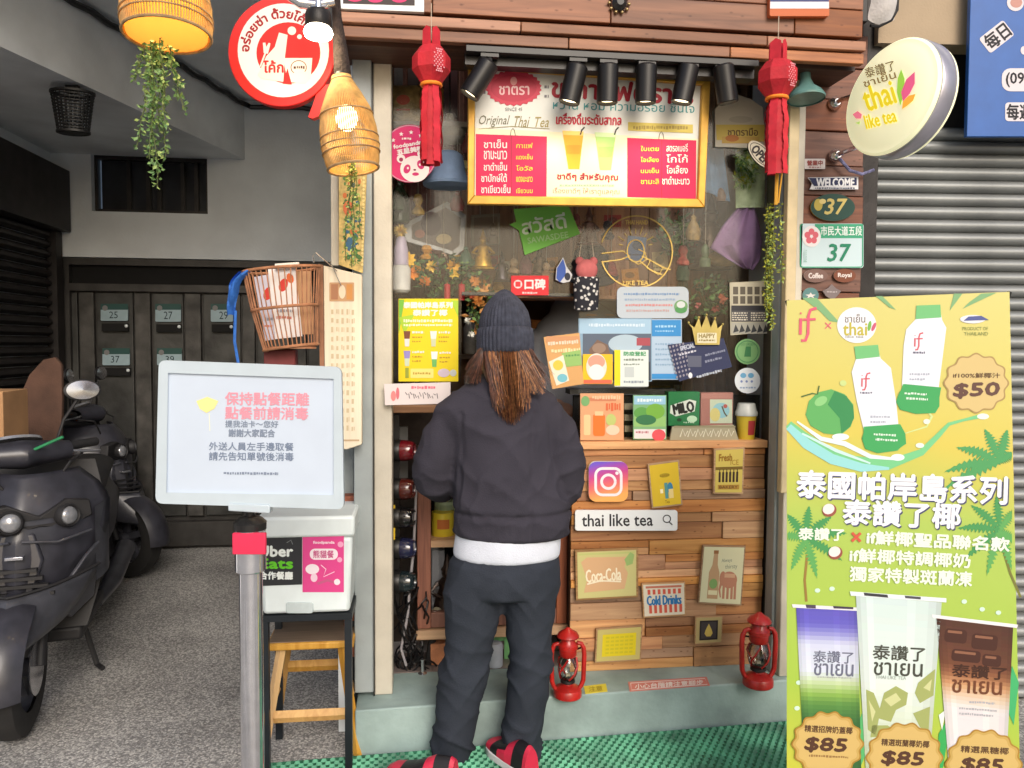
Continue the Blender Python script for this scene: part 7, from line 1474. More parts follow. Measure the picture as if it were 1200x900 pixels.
# ---------------------------------------------------------------- customer
f = Fig(2.66); P = f.p
cus0 = P(575, 880); cus0.z = 0
cust = thing('person', 'person seen from behind in a dark beanie, charcoal sweatshirt and black trousers at the counter', 'person', cus0)
b = B(); m = M_skin
f.loft(b, [(592, 352, 8, .03), (592, 360, 16, .052), (592, 373, 23, .074), (592, 392, 26, .086), (592, 408, 25.5, .086, .005), (592, 424, 22, .075, .02), (592, 436, 15, .05, .035)], m)
b.tube([P(592, 418, .085), P(592, 405, .112), P(592, 398, .10)], [.012, .014, .008], m, 8)
for s in (-1, 1): b.tube([P(592 + s * 27, 398, .005), P(592 + s * 29, 406, .0)], [.014, .010], m, 8)
f.loft(b, [(592, 425, 17, .055), (591, 450, 19, .06)], m)
f.loft(b, [(590, 448, 22, .05), (590, 460, 38, .07), (590, 480, 52, .10), (590, 540, 50, .10), (591, 620, 52, .105), (590, 670, 54, .10), (590, 684, 46, .08)], m)
for cx, pts in ((0, [(562, 680), (556, 720), (546, 775), (538, 840), (532, 890), (531, 905)]), (1, [(616, 680), (618, 720), (620, 770), (614, 840), (613, 885), (613, 897)])):
    b.tube([P(x, y) for x, y in pts], [.082, .075, .058, .048, .036, .034], m, 12)
wl, wr = P(546, 560, .30), P(634, 562, .30)
b.tube([P(546, 484), P(512, 530, .0), P(506, 575, .05), P(524, 572, .18), wl], [.05, .045, .04, .034, .026], m, 10); b.tube([P(636, 484), P(664, 530, .0), P(666, 575, .05), P(654, 572, .18), wr], [.05, .045, .04, .034, .026], m, 10)
hand(b, wl, Vector((0, 0, 1)) * .7 + FWD * .5 + RGT * .3, RGT - FWD * .2, 1, m); hand(b, wr, Vector((0, 0, 1)) * .7 + FWD * .5 - RGT * .3, -RGT - FWD * .2, -1, m)
body = link_mesh(blob(b, .0075, 3, name='body'), 'body', cust, m)
# sweatshirt
M_sw2 = mat('charcoal_fleece', lin((58, 56, 66)), .9, var=.10, scale=6, bump=.25, bscale=220, spec=.2)
b = B()
f.loft(b, [(591, 440, 24, .062), (590, 447, 34, .072), (588, 455, 50, .088), (585, 466, 65, .102), (582, 480, 74, .115), (583, 495, 76, .122), (587, 510, 66, .130), (590, 535, 60, .138), (595, 570, 65, .144), (599, 594, 71, .150), (600, 602, 70, .145), (600, 624, 69, .142), (600, 627, 64, .13)], M_sw2, 40)
b.tube([P(536, 488), P(520, 512), P(511, 540, .01), P(508, 564, .04), P(514, 578, .11), P(522, 578, .16)], [.072, .078, .082, .078, .06, .042], M_sw2, 20)
b.tube([P(636, 488), P(651, 512), P(659, 545, .01), P(661, 574, .04), P(656, 590, .11), P(648, 586, .16)], [.070, .074, .076, .070, .058, .042], M_sw2, 20)
zhem = P(599, 597).z; zc2 = P(599, 540).z
def crease(co, n):
    q = co * 1.0; d = .0
    d += .009 * noise.noise(Vector((q.x * 5, q.y * 5, q.z * 3.2)) + Vector((3, 1, 7)))
    w = noise.noise(Vector((q.x * 3, q.y * 3, q.z * 2)))
    d += .0085 * (1 - abs(noise.noise(Vector((q.x * 7 + q.z * 6 + w * 2, q.y * 7, q.z * 3.4 - q.x * 3))))) ** 6 - .002
    d += .006 * (1 - abs(noise.noise(Vector((q.x * 9 - q.z * 9 + w, q.y * 6 + 5, q.z * 5 + q.x * 4))))) ** 8 - .001
    d -= .010 * math.exp(-((q.z - zhem) / .010) ** 2)
    x_ = (q - cus0).dot(RGT)
    for xs in (-.105, .135): d -= .007 * math.exp(-((x_ - xs - .03 * (q.z - zc2)) / .010) ** 2) * (1 if q.z < P(590, 480).z else 0) * max(0, -n.dot(FWD))
    if q.z < zhem - .012: d += .0009 * math.sin(x_ * 620)
    return d * (.15 if n.z < -.55 else 1)
sw = link_mesh(blob(b, .0085, 6, crease, 'sweatshirt'), 'sweatshirt', cust, M_sw2)
# white tee hem
M_tee = mat('white_tee', lin((214, 220, 234)), .85, var=.05, bump=.2, bscale=200)
b = B(); f.loft(b, [(597, 606, 58, .12), (596, 622, 62, .130), (594, 640, 63.5, .136), (593, 649, 63.5, .135), (593, 652, 60, .126)], M_tee, 36)
tee = link_mesh(blob(b, .008, 2, lambda co, n: .004 * noise.noise(co * 9) - .0 , 'tee_shirt'), 'tee_shirt', cust, M_tee)
# trousers
M_tr = mat('black_cotton', lin((50, 55, 65)), .88, var=.10, scale=7, bump=.25, bscale=200, spec=.2)
b = B()
f.loft(b, [(592, 636, 59, .120), (591, 655, 62, .128), (590, 676, 65, .134), (591, 690, 60, .125), (592, 697, 40, .08)], M_tr, 32)
f.loft(b, [(560, 655, 34, .115), (558, 680, 36, .112), (555, 702, 35.5, .105), (552, 735, 31.5, .092), (547, 765, 28.5, .085), (543, 800, 27.5, .082), (536, 835, 26, .078), (533, 862, 27, .077), (531, 880, 23.5, .072), (531, 894, 22, .066), (531, 897, 19, .055)], M_tr, 24)
f.loft(b, [(621, 655, 34, .115), (622, 680, 34, .112), (620, 702, 31.5, .105), (620, 735, 27.5, .09), (621, 765, 24.5, .084), (620, 800, 23.5, .08), (615, 830, 23.5, .077), (612, 855, 25.5, .077), (612, 872, 20.5, .07), (614, 888, 18.5, .064), (614, 891, 16, .052)], M_tr, 24)
zt0, zt1, zk_ = P(590, 890).z, P(590, 690).z, P(590, 770).z
def crease2(co, n):
    u = (co.z - zt0) / (zt1 - zt0); x_ = (co - cus0).dot(RGT)
    ank = max(0, 1 - abs(u - .08) / .22); kn = max(0, 1 - abs(u - .55) / .22); hip = max(0, 1 - abs(u - 1.0) / .2)
    w = noise.noise(Vector((x_ * 5, co.y * 5, co.z * 4))) * 2.2
    d = .008 * noise.noise(Vector((co.x * 6, co.y * 6, co.z * 5)))
    r1 = 1 - abs(noise.noise(Vector((x_ * 6 + 4, co.y * 6, co.z * 13 + x_ * 7)))); r2 = 1 - abs(noise.noise(Vector((x_ * 5 - 9, co.y * 5 + 3, co.z * 8 - x_ * 9))))
    d += (.019 * ank + .008 * kn + .003) * (r1 ** 5 - .25) + (.006 * ank + .006 * kn + .004) * (r2 ** 6 - .2)
    d += .008 * hip * ((1 - abs(noise.noise(Vector((abs(x_ - .045) * 9, co.y * 4, co.z * 10 + abs(x_ - .045) * 12))))) ** 5 - .2)
    return d
trs = link_mesh(blob(b, .008, 8, crease2, 'trousers'), 'trousers', cust, M_tr)
# shoes
M_sr = mat('shoe_red', lin((206, 44, 74)), .5, var=.1); M_sk = mat('shoe_black', lin((30, 28, 32)), .5, var=.1); M_so = mat('shoe_sole', lin((222, 222, 224)), .5, var=.05)
def shoe(heel, toe, lb, lens_=.245):
    d = (toe - heel); d.z = 0; d.normalize(); s_ = Vector((d.y, -d.x, 0)); L = lens_; up_ = Vector((0, 0, 1)); h0 = heel.copy(); h0.z = .0095
    prof = [(0, .028, .03), (.05, .036, .0), (.3, .038, 0), (.55, .043, 0), (.75, .047, 0), (.9, .040, 0), (1, .014, 0)]
    def outline(z, g): return [h0 + d * (L * u) + s_ * (w + g) + up_ * z for u, w, _ in prof] + [h0 + d * (L * u) - s_ * (w + g) + up_ * z for u, w, _ in reversed(prof)]
    b = B(); b.prism(outline(.0, .003), (0, 0, .028), M_so); so_ = b
    tops = [(0.0, .105), (.06, .112), (.28, .108), (.42, .090), (.6, .068), (.78, .056), (.92, .050), (1.0, .040)]
    b = B(); n = 14; vs = []; st_ = []
    for u, hgt in tops:
        w = .030 + .016 * math.sin(min(1, u * 1.3) * math.pi * .62) if u < .9 else (.040 if u < 1 else .022)
        c = h0 + d * (L * (.004 + u * .985))
        for j in range(n):
            a_ = math.pi * j / (n - 1); x = math.cos(a_); y = abs(math.sin(a_)) ** .6
            vs.append(c + s_ * (w * x * (1 - .25 * y * (u < .35))) + up_ * (.0285 + (hgt - .0285) * y))
    N = len(tops)
    for i in range(N - 1):
        mm = (M_sr, M_sk, M_sr, M_sk, M_sk, M_sr, M_sr)[i]
        for j in range(n - 1):
            mj = mm if not (i in (2, 3) and j in (0, 1, n - 3, n - 2)) else M_sr
            b.add([vs[i * n + j], vs[i * n + j + 1], vs[(i + 1) * n + j + 1], vs[(i + 1) * n + j]], [[0, 1, 2, 3]], mj)
    b.add([vs[j] for j in range(n)], [list(range(n))], M_sr); b.add([vs[(N - 1) * n + j] for j in range(n)], [list(range(n))], M_sr)
    sh_ = b.build('shoe', cust, label=lb); so_.build('sole', sh_, bevel=.004)
shoe(GND.at(534, 930), GND.at(488, 920), 'red and black shoe turned outward on the left'); shoe(GND.at(623, 917), GND.at(588, 889), 'red and black shoe with white sole on the right')
# hair
M_h1 = mat('hair_brown', lin((98, 58, 42)), .5, var=.3, scale=90, spec=.5); M_h2 = mat('hair_light', lin((160, 108, 66)), .45, var=.3, scale=90); M_h3 = mat('hair_dark', lin((56, 36, 28)), .5, var=.3, scale=90)
rn = random.Random(12)
b = B(); f.loft(b, [(592, 398, 28, .10), (592, 412, 30.5, .104), (594, 430, 30, .09, -.012), (595, 446, 24, .062, -.058), (598, 460, 15, .03, -.098), (600, 470, 6, .012, -.108)], M_h1, 24)
hb = b.build('hair', cust)
b1 = {M_h1: B(), M_h2: B(), M_h3: B()}
for i in range(1300):
    u = rn.random(); th = math.pi * (1.04 + .92 * u)       # around the back half of the rim
    s_x = 592 + 29.5 * math.cos(th); s_d = .098 * math.sin(th)
    if u < .17: e = (555 + rn.gauss(0, 4.5), 438 + rn.uniform(-12, 12), -.045 + s_d * .35)
    elif u > .86: e = (630 + rn.gauss(0, 6), 442 + rn.uniform(-10, 12), -.06 + s_d * .4)
    else:
        q = (u - .10) / .8; e = (578 + 42 * q + rn.uniform(-4, 4), 491 - abs(q - .52) ** 1.4 * 62 + rn.uniform(-22, 4), -.115 - .012 * rn.random())
        if q > .7 and rn.random() < .5: e = (620 + rn.uniform(0, 18), 456 + rn.uniform(-8, 4), -.11)
    pts = []
    for k in range(7):
        q = k / 6; ez = q ** 1.2; x = s_x + (e[0] - s_x) * ez + 2.2 * math.sin(q * 5 + i) * q * (1 - q) * 2; y = 404 + (e[1] - 404) * q; dp = s_d * (1 - ez) + e[2] * ez - .006 - .012 * math.sin(q * math.pi)
        pts.append(P(x, y, dp))
    w = rn.uniform(.0007, .0015); mid = abs(u - .55) < .3
    m = rn.choice([M_h1, M_h1, M_h3] if not mid else [M_h1, M_h2, M_h2, M_h1, M_h3]); b1[m].tube(pts, [w, w * 1.1, w * 1.1, w, w * .85, w * .6, .0008], m, 4, flat=.5)
for m, bb in b1.items(): bb.build('hair_locks', hb)
# beanie
M_bn = mat('knit_charcoal', lin((66, 69, 82)), .92, var=.2, scale=50, bump=.4, bscale=260, spec=.2)
NR = 42
cB = P(592, 412); Kf = f.k; top = P(590.5, 339); upv = Vector((0, 0, 1)); tilt = (P(591, 340, .012) - P(592, 412)).normalized()
ribs = lambda amp: (lambda a_, z: 1 + amp * (abs(math.sin(a_ * NR / 2)) - .5))
b = B(); b.lathe([(30.4 * Kf, -2 * Kf), (32.5 * Kf, 0), (33 * Kf, 6 * Kf), (32.8 * Kf, 20 * Kf), (31.8 * Kf, 26 * Kf), (30 * Kf, 27.5 * Kf), (28.6 * Kf, 26 * Kf)], M_bn, cB, tilt, n=NR * 4, mod=ribs(.055), caps=False, sx=1.22)
b.lathe([(28.5 * Kf, 20 * Kf), (30.0 * Kf, 28 * Kf), (29.6 * Kf, 36 * Kf), (27.0 * Kf, 46 * Kf), (22.0 * Kf, 55 * Kf), (15.6 * Kf, 63 * Kf), (9 * Kf, 69 * Kf), (4.5 * Kf, 72.0 * Kf), (.3 * Kf, 73.3 * Kf)], M_bn, cB, tilt, n=NR * 4, mod=ribs(.045), sx=1.2)
b.build('beanie', cust, angle=180)
b = B(); eb = mat('eye_white', lin((230, 228, 226)), .2)
for s in (-1, 1):
    e = B(); e.ball(P(592 + s * 11, 396, .088), .011, eb, 10); e.ball(P(592 + s * 11, 396, .0965), .005, M_blk, 8); e.build('eye', cust)
e = B(); e.tube([P(584, 420, .098), P(592, 420.5, .104), P(600, 420, .098)], [.003, .006, .003], mat('lips', lin((176, 92, 88)), .5), 7); e.build('mouth', cust)
ph = B(); c_ = (wl + wr) / 2 + Vector((0, 0, .07)) + FWD * .03; ph.box(-.037, .037, -.004, .004, -.075, .075, M_black, Matrix.Translation(c_) @ Matrix(((RGT.x, FWD.x, 0, 0), (RGT.y, FWD.y, 0, 0), (0, 0, 1, 0), (0, 0, 0, 1))) @ Matrix.Rotation(rad(-25), 4, 'X')); ph.solo('phone', 'black phone held in front of the person in the beanie', 'phone', bevel=.003)
# ---------------------------------------------------------------- shop worker behind the hatch
f = Fig(3.72); P = f.p; st0 = P(684, 700); st0.z = .156
wk = thing('person', 'shop worker in a grey hooded top behind the hatch, head hidden above it', 'person', st0)
b = B(); m = M_skin
f.loft(b, [(688, 292, 8, .03), (688, 298, 17, .065), (688, 312, 22, .085), (688, 326, 21, .085), (687, 340, 16, .06, .0), (686, 348, 13, .05)], m)
b.tube([P(690, 326, -.085), P(690, 320, -.105), P(690, 314, -.09)], [.01, .013, .008], m, 8)
f.loft(b, [(684, 342, 14, .055), (683, 372, 18, .06)], m); f.loft(b, [(683, 368, 40, .08), (682, 400, 46, .1), (682, 480, 44, .1), (682, 540, 44, .1)], m)
for s in (-1, 1): b.tube([P(682 + s * 20, 530), P(682 + s * 22, 620, .0), P(682 + s * 22, 700, .0), Vector((P(682 + s * 22, 700).x, P(682 + s * 22, 700).y, .17))], [.085, .065, .045, .05], m, 10)
w1, w2 = P(652, 470, -.22), P(712, 470, -.22)
b.tube([P(640, 386), P(632, 440), P(640, 470, -.08), w1], [.05, .045, .035, .026], m, 10); b.tube([P(726, 386), P(734, 440), P(726, 470, -.08), w2], [.05, .045, .035, .026], m, 10)
hand(b, w1, -FWD + RGT * .3, Vector((0, 0, -1)), 1, m); hand(b, w2, -FWD - RGT * .3, Vector((0, 0, -1)), -1, m)
link_mesh(blob(b, .01, 3, name='worker_body'), 'body', wk, m)
M_hd = mat('grey_fleece', lin((164, 166, 174)), .9, var=.06, scale=8, bump=.2, bscale=200)
b = B(); f.loft(b, [(672, 349, 18, .06, .03), (674, 356, 26, .085, .03), (680, 366, 34, .09, .02), (682, 380, 52, .11), (682, 400, 56, .13), (682, 470, 56, .14), (682, 530, 56, .14)], M_hd, 28)
b.tube([P(636, 392), P(628, 420), P(626, 450, -.02), P(638, 474, -.12)], [.068, .066, .06, .045], M_hd, 14); b.tube([P(728, 392), P(738, 420), P(740, 450, -.02), P(728, 474, -.12)], [.068, .066, .06, .045], M_hd, 14)
link_mesh(blob(b, .012, 4, lambda co, n: .009 * noise.noise(co * 6) + .006 * (1 - abs(noise.noise(Vector((co.x * 7 + co.z * 5, co.y * 7, co.z * 4))))) ** 3, 'hooded_top'), 'hooded_top', wk, M_hd)
b = B(); f.loft(b, [(682, 520, 54, .125), (682, 560, 52, .12), (682, 640, 44, .1), (682, 720, 40, .1)], M_tr, 24); link_mesh(blob(b, .014, 3, None, 'worker_trousers'), 'trousers', wk, M_tr)
b = B(); f.loft(b, [(688, 286, 6, .03), (689, 290, 18, .07), (690, 300, 27, .095), (690, 316, 29, .10, .008), (690, 330, 27, .08, .03), (688, 344, 18, .05, .05)], mat('black_hair', lin((28, 28, 36)), .5, var=.2), 24); b.build('hair', wk)
# ================================================================== SCOOTERS
def scooter(lb):
    t = thing('scooter', lb, 'scooter', (0, 0, 0), 'scooters parked in the passage'); z3 = Vector((0, 0, 0)); STEERED = ('grip', 'brake_lever', 'mirror', 'mirror_glass', 'handlebar_cover', 'dashboard', 'headlight', 'lens', 'headlight_housing', 'brake_hose'); piv = Vector((0, -.42, 0)); ST = Matrix.Translation(piv) @ Matrix.Rotation(rad(28), 4, 'Z') @ Matrix.Translation(-piv)
    Mb = mat('scooter_black', lin((50, 50, 58)), .38, var=.22, scale=16, coat=.15, bump=.04, bscale=24); Mg = mat('scooter_grey', lin((66, 67, 74)), .36, .1, var=.2, scale=18, coat=.15); Mt = mat('tyre_rubber', lin((30, 29, 29)), .85, var=.2); Mc = mat('chrome', lin((206, 206, 212)), .15, .9); Mlens = mat('lamp_lens', lin((150, 152, 158)), .1, .4, var=.15, scale=40, coat=.5); Mdk = mat('scooter_matt', lin((34, 33, 35)), .6, var=.15)
    def part(nm, fn, par=t, **k):
        b = B(); fn(b)
        if nm in STEERED: b.v = [ST @ v for v in b.v]
        return b.build(nm, par, off=z3, **k)
    def wheel(y, nm):
        c = Vector((0, y, .25)); w = part(nm, lambda b: b.lathe([(.16, -.045), (.21, -.055), (.243, -.04), (.25, 0), (.243, .04), (.21, .055), (.16, .045)], Mt, c, (1, 0, 0), n=36, caps=False))
        part('rim', lambda b: (b.lathe([(.158, -.035), (.165, -.03), (.165, .03), (.158, .035)], Mg, c, (1, 0, 0), n=30, caps=False), b.lathe([(.03, -.06), (.035, .06)], Mg, c, (1, 0, 0), n=14), [b.box(-.014, .014, -.02, .02, .03, .16, Mg, Matrix.Translation(c) @ Matrix.Rotation(k * 1.2566, 4, 'X')) for k in range(5)]), w)
    wheel(-.62, 'front_wheel'); wheel(.62, 'rear_wheel')
    def fend(u, v):
        a_ = rad(185 - 130 * u) ; w = (v - .5) * 2; r = .285 - .03 * w * w; return Vector((w * (.085 - .02 * abs(u - .5)), -.62 + r * math.cos(a_) * 1.04, .25 + r * math.sin(a_)))
    part('front_fender', lambda b: b.grid(fend, 18, 8, Mb), label=None)
    part('fork', lambda b: [b.tube([Vector((s * .075, -.62, .25)), Vector((s * .07, -.46, .62))], .02, Mdk, 10) for s in (-1, 1)])
    zs2 = [.36, .46, .58, .70, .80, .88, .95]; hw = [.12, .19, .24, .275, .275, .235, .16]; 
    def apron(u, v):
        q = u * 6; i = min(5, int(q)); fr_ = q - i; z = zs2[i] + (zs2[i + 1] - zs2[i]) * fr_; h = hw[i] + (hw[i + 1] - hw[i]) * fr_; w = (v - .5) * 2
        bul = .13 + .06 * math.sin(u * 3.1); y = -.46 + (z - .36) * .20 - bul * (1 - abs(w) ** 1.7) + .05 * abs(w) ** 4
        y -= .035 * max(0, 1 - abs(abs(w) - .0) * 4) * (1 - u); return Vector((h * w, y, z + .05 * abs(w) ** 2 * (1 - u)))
    ap = part('front_apron', lambda b: b.grid(apron, 24, 24, Mb))
    md = ap.modifiers.new('thickness', 'SOLIDIFY'); md.thickness = .012
    part('grille', lambda b: [b.box(-.13 + .02 * k, .13 - .02 * k, -.02, .004, 0, .012, Mdk, Matrix.Translation((0, -.615 + k * .006, .52 + .028 * k))) for k in range(4)], ap)
    for s in (-1, 1):
        c = Vector((s * .098, -.575, .79)); hd = part('headlight', lambda b: b.lathe([(.042, -.03), (.046, .0), (.040, .012), (.036, .006)], Mdk, c, (s * .35, -1, .12), n=22, caps=False), ap)
        c2 = c; part('lens', lambda b: b.lathe([(.036, 0), (.033, .010), (.022, .018), (.001, .021)], Mlens, c2, (s * .35, -1, .12), n=20), t)
        part('side_panel', lambda b: b.grid(lambda u, v: Vector((s * (.235 + .03 * math.sin(v * 3.1)), -.42 + .22 * v, .50 + .30 * u + .04 * v)), 8, 6, Mg), ap)
        part('grip', lambda b: b.tube([Vector((s * .15, -.33, 1.02)), Vector((s * .23, -.30, 1.03)), Vector((s * .31, -.25, 1.03))], [.017, .019, .019], Mdk, 12))
        part('brake_lever', lambda b: b.tube([Vector((s * .16, -.37, 1.015)), Vector((s * .22, -.375, 1.01)), Vector((s * .30, -.33, 1.0))], [.008, .0065, .005], Mc, 8))
        mi = part('mirror', lambda b: (b.tube([Vector((s * .14, -.30, 1.04)), Vector((s * .17, -.31, 1.14)), Vector((s * .215, -.33, 1.22))], .0065, Mdk, 8), b.lathe([(.045, -.018), (.062, -.006), (.062, .004), (.055, .008)], Mdk, Vector((s * .235, -.335, 1.26)), (s * -.1, -1, .1), n=22, sx=1.15, sy=.72)))
        part('mirror_glass', lambda b: b.lathe([(.054, .0085), (.001, .012)], Mc, Vector((s * .235, -.335, 1.26)), (s * -.1, -1, .1), n=22, sx=1.15, sy=.72), mi)
    def cover(u, v):
        x = (u - .5) * .36; a_ = 2 * math.pi * v; k = 1 - .35 * abs(u - .5) * 2; return Vector((x, -.345 - .03 * (1 - abs(u - .5) * 2) + .075 * k * math.cos(a_) + .06 * abs(x), 1.015 + .058 * k * math.sin(a_)))
    hc = part('handlebar_cover', lambda b: b.grid(cover, 14, 16, Mb))
    part('dashboard', lambda b: b.lathe([(.10, 0), (.095, .012), (.001, .02)], Mlens, Vector((0, -.31, 1.062)), (0, .45, 1), n=22, sx=.9, sy=.5), hc)
    part('headlight_housing', lambda b: b.prism([Vector((x, -.575 + .22 * abs(x), z)) for x, z in ((-.19, .835), (-.10, .85), (0, .80), (.10, .85), (.19, .835), (.20, .77), (.10, .735), (0, .76), (-.10, .735), (-.20, .77))], (0, .05, 0), Mdk), ap, bevel=.006)
    part('nose_panel', lambda b: b.prism([Vector((x, -.612 + .10 * abs(x) + (z - .5) * .13, z)) for x, z in ((-.055, .74), (.055, .74), (.085, .64), (.05, .50), (0, .46), (-.05, .50), (-.085, .64))], (0, .04, 0), Mb), ap, bevel=.008)
    part('badge', lambda b: b.box(-.03, .03, -.628, -.60, .655, .668, Mc), ap, bevel=.002)
    part('belt_line', lambda b: [b.tube([Vector((s * .02, -.60, .715)), Vector((s * .13, -.56, .70)), Vector((s * .23, -.47, .72))], .005, Mg, 6) for s in (-1, 1)], ap)
    for s in (-1, 1): part('lower_fairing', lambda b: b.prism([Vector((s * x, y, z)) for x, y, z in ((.10, -.56, .47), (.20, -.47, .62), (.235, -.40, .66), (.20, -.34, .42), (.13, -.42, .36))], (s * .016, -.008, 0), Mg), ap, bevel=.006)
    part('brake_hose', lambda b: [b.tube([Vector((s * .22, -.36, 1.0)), Vector((s * .15, -.44, .98)), Vector((s * .09, -.45, .90)), Vector((s * .06, -.40, .84))], .005, Mdk, 6) for s in (-1, 1)])
    part('brake_disc', lambda b: b.lathe([(.05, .062), (.105, .062), (.105, .066), (.05, .066)], Mc, Vector((0, -.62, .25)), (1, 0, 0), n=28))
    def cowl(u, v):
        w = (v - .5) * 2; return Vector(((.10 + .15 * u ** .6) * w, -.83 + .13 * u + .27 * abs(w) ** 1.7 - .02 * max(0, 1 - abs(w) * 5), .34 + .20 * u + .03 * abs(w) ** 2))
    cw = part('front_cowl', lambda b: b.grid(cowl, 10, 24, Mg)); md2 = cw.modifiers.new('thickness', 'SOLIDIFY'); md2.thickness = .01
    part('cowl_lip', lambda b: b.tube([cowl(1, v / 16) + Vector((0, -.002, .004)) for v in range(17)], .006, Mdk, 6), cw)
    part('leg_shield', lambda b: b.grid(lambda u, v: Vector(((v - .5) * .5 * (.75 + .25 * math.sin(u * 3)), -.36 + .2 * u, .30 + .66 * u)), 10, 8, Mdk))
    part('floorboard', lambda b: b.box(-.17, .17, -.36, .16, .24, .30, Mdk), bevel=.015)
    def lo(b, rings, m):
        n = 20; vs = []
        for y, z, w, h in rings: vs += [Vector((w * math.cos(2 * math.pi * j / n), y, z + h * math.sin(2 * math.pi * j / n))) for j in range(n)]
        N = len(rings); b.add(vs, [[i * n + j, i * n + (j + 1) % n, (i + 1) * n + (j + 1) % n, (i + 1) * n + j] for i in range(N - 1) for j in range(n)] + [list(range(n - 1, -1, -1)), list(range((N - 1) * n, N * n))], m)
    part('rear_body', lambda b: lo(b, [(.10, .48, .13, .16), (.2, .52, .17, .18), (.45, .57, .185, .165), (.75, .64, .16, .12), (.98, .70, .07, .05)], Mb))
    part('seat', lambda b: lo(b, [(.06, .70, .08, .03), (.14, .735, .14, .055), (.4, .75, .15, .06), (.5, .785, .15, .06), (.8, .81, .13, .05), (.9, .81, .06, .02)], Mdk))
    part('exhaust', lambda b: b.tube([Vector((.13, .2, .22)), Vector((.16, .45, .25)), Vector((.17, .85, .32))], [.025, .045, .05], Mg, 14))
    part('kickstand', lambda b: b.tube([Vector((.10, -.02, .25)), Vector((.17, -.06, .02)), Vector((.20, -.10, .012))], .011, Mdk, 8))
    return t
sc1 = scooter('black scooter facing the street at the left edge with one round mirror raised')
def place(o, px, py, th):
    g = GND.at(px, py); a_ = rad(th); d = Vector((math.sin(a_), -math.cos(a_), 0)); o.location = g - d * .62; o.rotation_euler = (0, 0, a_)
place(sc1, 22, 860, 12)
sc2_ = dup(sc1, label='second dark scooter parked deeper in the passage behind the black one'); place(sc2_, 150, 676, 62)
gs = FY(sc1.location.y - .40); b = B(); b.tube([gs.at(x, y) for x, y in ((-14, 548), (10, 541), (40, 527), (60, 518), (74, 512))], .006, mat('green_cord', lin((40, 130, 84)), .6), 7); b.solo('strap', 'green cord laid across the handlebar of the black scooter', 'cord')
# ---------------------------------------------------------------- far left bits
Mcb = mat('cardboard', lin((178, 136, 96)), .8, var=.10, scale=8, bump=.15)
c = FY(3.85).at(8, 525); b = B(); b.box(XL + .16, FY(3.75).at(4, 500).x, 3.75, 3.98, 1.0, 1.235, Mcb); bo_ = b.solo('cardboard_box', 'brown cardboard box on top of a dark cupboard at the far left', 'box', bevel=.004)
b = B(); b.box(XL + .15, FY(3.7).at(5, 500).x, 3.7, 4.05, .002, .998, mat('dark_cupboard', lin((46, 42, 40)), .6, var=.2)); b.solo('cupboard', 'dark low cupboard against the left shutter under the cardboard box', 'cupboard', bevel=.005)
fk2 = FY(4.45); b = B(); pts = [(10, 692), (10, 470), (22, 440), (38, 422), (52, 419), (60, 428), (63, 470), (64, 692)]
b.prism([fk2.at(x, y) + Vector((0, .12 * (692 - y) / 270, 0)) for x, y in pts], (0, .03, 0), mat('brown_board', lin((92, 66, 54)), .85, var=.25, scale=6, bump=.2)); b.solo('brown_board', 'tall brown round-shouldered board leaning behind the cardboard box', 'board', bevel=.004)
# black wire basket hung by the beam
yb_ = ps.at(86, 100).y; fb2 = FY(yb_); t = thing('wire_basket', 'black mesh basket hung high by the left shutter housing', 'basket', fb2.at(86, 156)); K_ = fb2.at(87, 130).x - fb2.at(86, 130).x; cb = fb2.at(86, 155)
Mwb = mat('basket_wire', lin((24, 24, 25)), .5); b = B(); N = 26
prof = lambda z: (18 + 6.5 * min(1, z / 44)) * K_
for z in range(0, 49, 4):
    r = prof(z); b.tube([cb + Vector((r * math.cos(q), r * .7 * math.sin(q), z * K_)) for q in [2 * math.pi * i / 24 for i in range(25)]], .0035 if z not in (0, 48) else .009, Mwb, 5)
for i in range(N): q = 2 * math.pi * i / N; b.tube([cb + Vector((prof(0) * math.cos(q), prof(0) * .7 * math.sin(q), 0)), cb + Vector((prof(48) * math.cos(q), prof(48) * .7 * math.sin(q), 48 * K_))], .0028, Mwb, 4)
o = b.build('wire_mesh', t); b = B(); b.lathe([(.001, -.004), (17 * K_, -.004), (17 * K_, .004), (.001, .004)], Mwb, cb, n=24, sy=.7); b.build('base', t); b = B(); b.box(cb.x - .03, cb.x + .03, cb.y - .01, cb.y + .01, cb.z + 47 * K_, zs - .001, Mwb); b.build('bracket', t)
# cable along the beam and wall
nb_ = Vector((-(C - A).normalized().y, (C - A).normalized().x, 0)); nb_ = nb_ if nb_.y < 0 else -nb_
L0 = C + (A - C) * .86; 
pts = [Vector((C.x, BW, zc)) + (Vector((L0.x, L0.y, zc)) - Vector((C.x, C.y, zc))) * q + nb_ * .02 + Vector((0, 0, -.03 - .012 * abs(math.sin(q * 22)))) for q in [i / 14 for i in range(15)]][::-1]
pts += [Vector((C.x + .05, BW - .03, zc - .05)), Vector((C.x + .4, BW - .03, zc - .04)), Vector((XR - .05, BW - .03, zc - .12))]
b = B(); b.tube(pts, .017, M_black, 8); b.solo('cable', 'thick black cable running along the top of the slanting beam', 'cable')
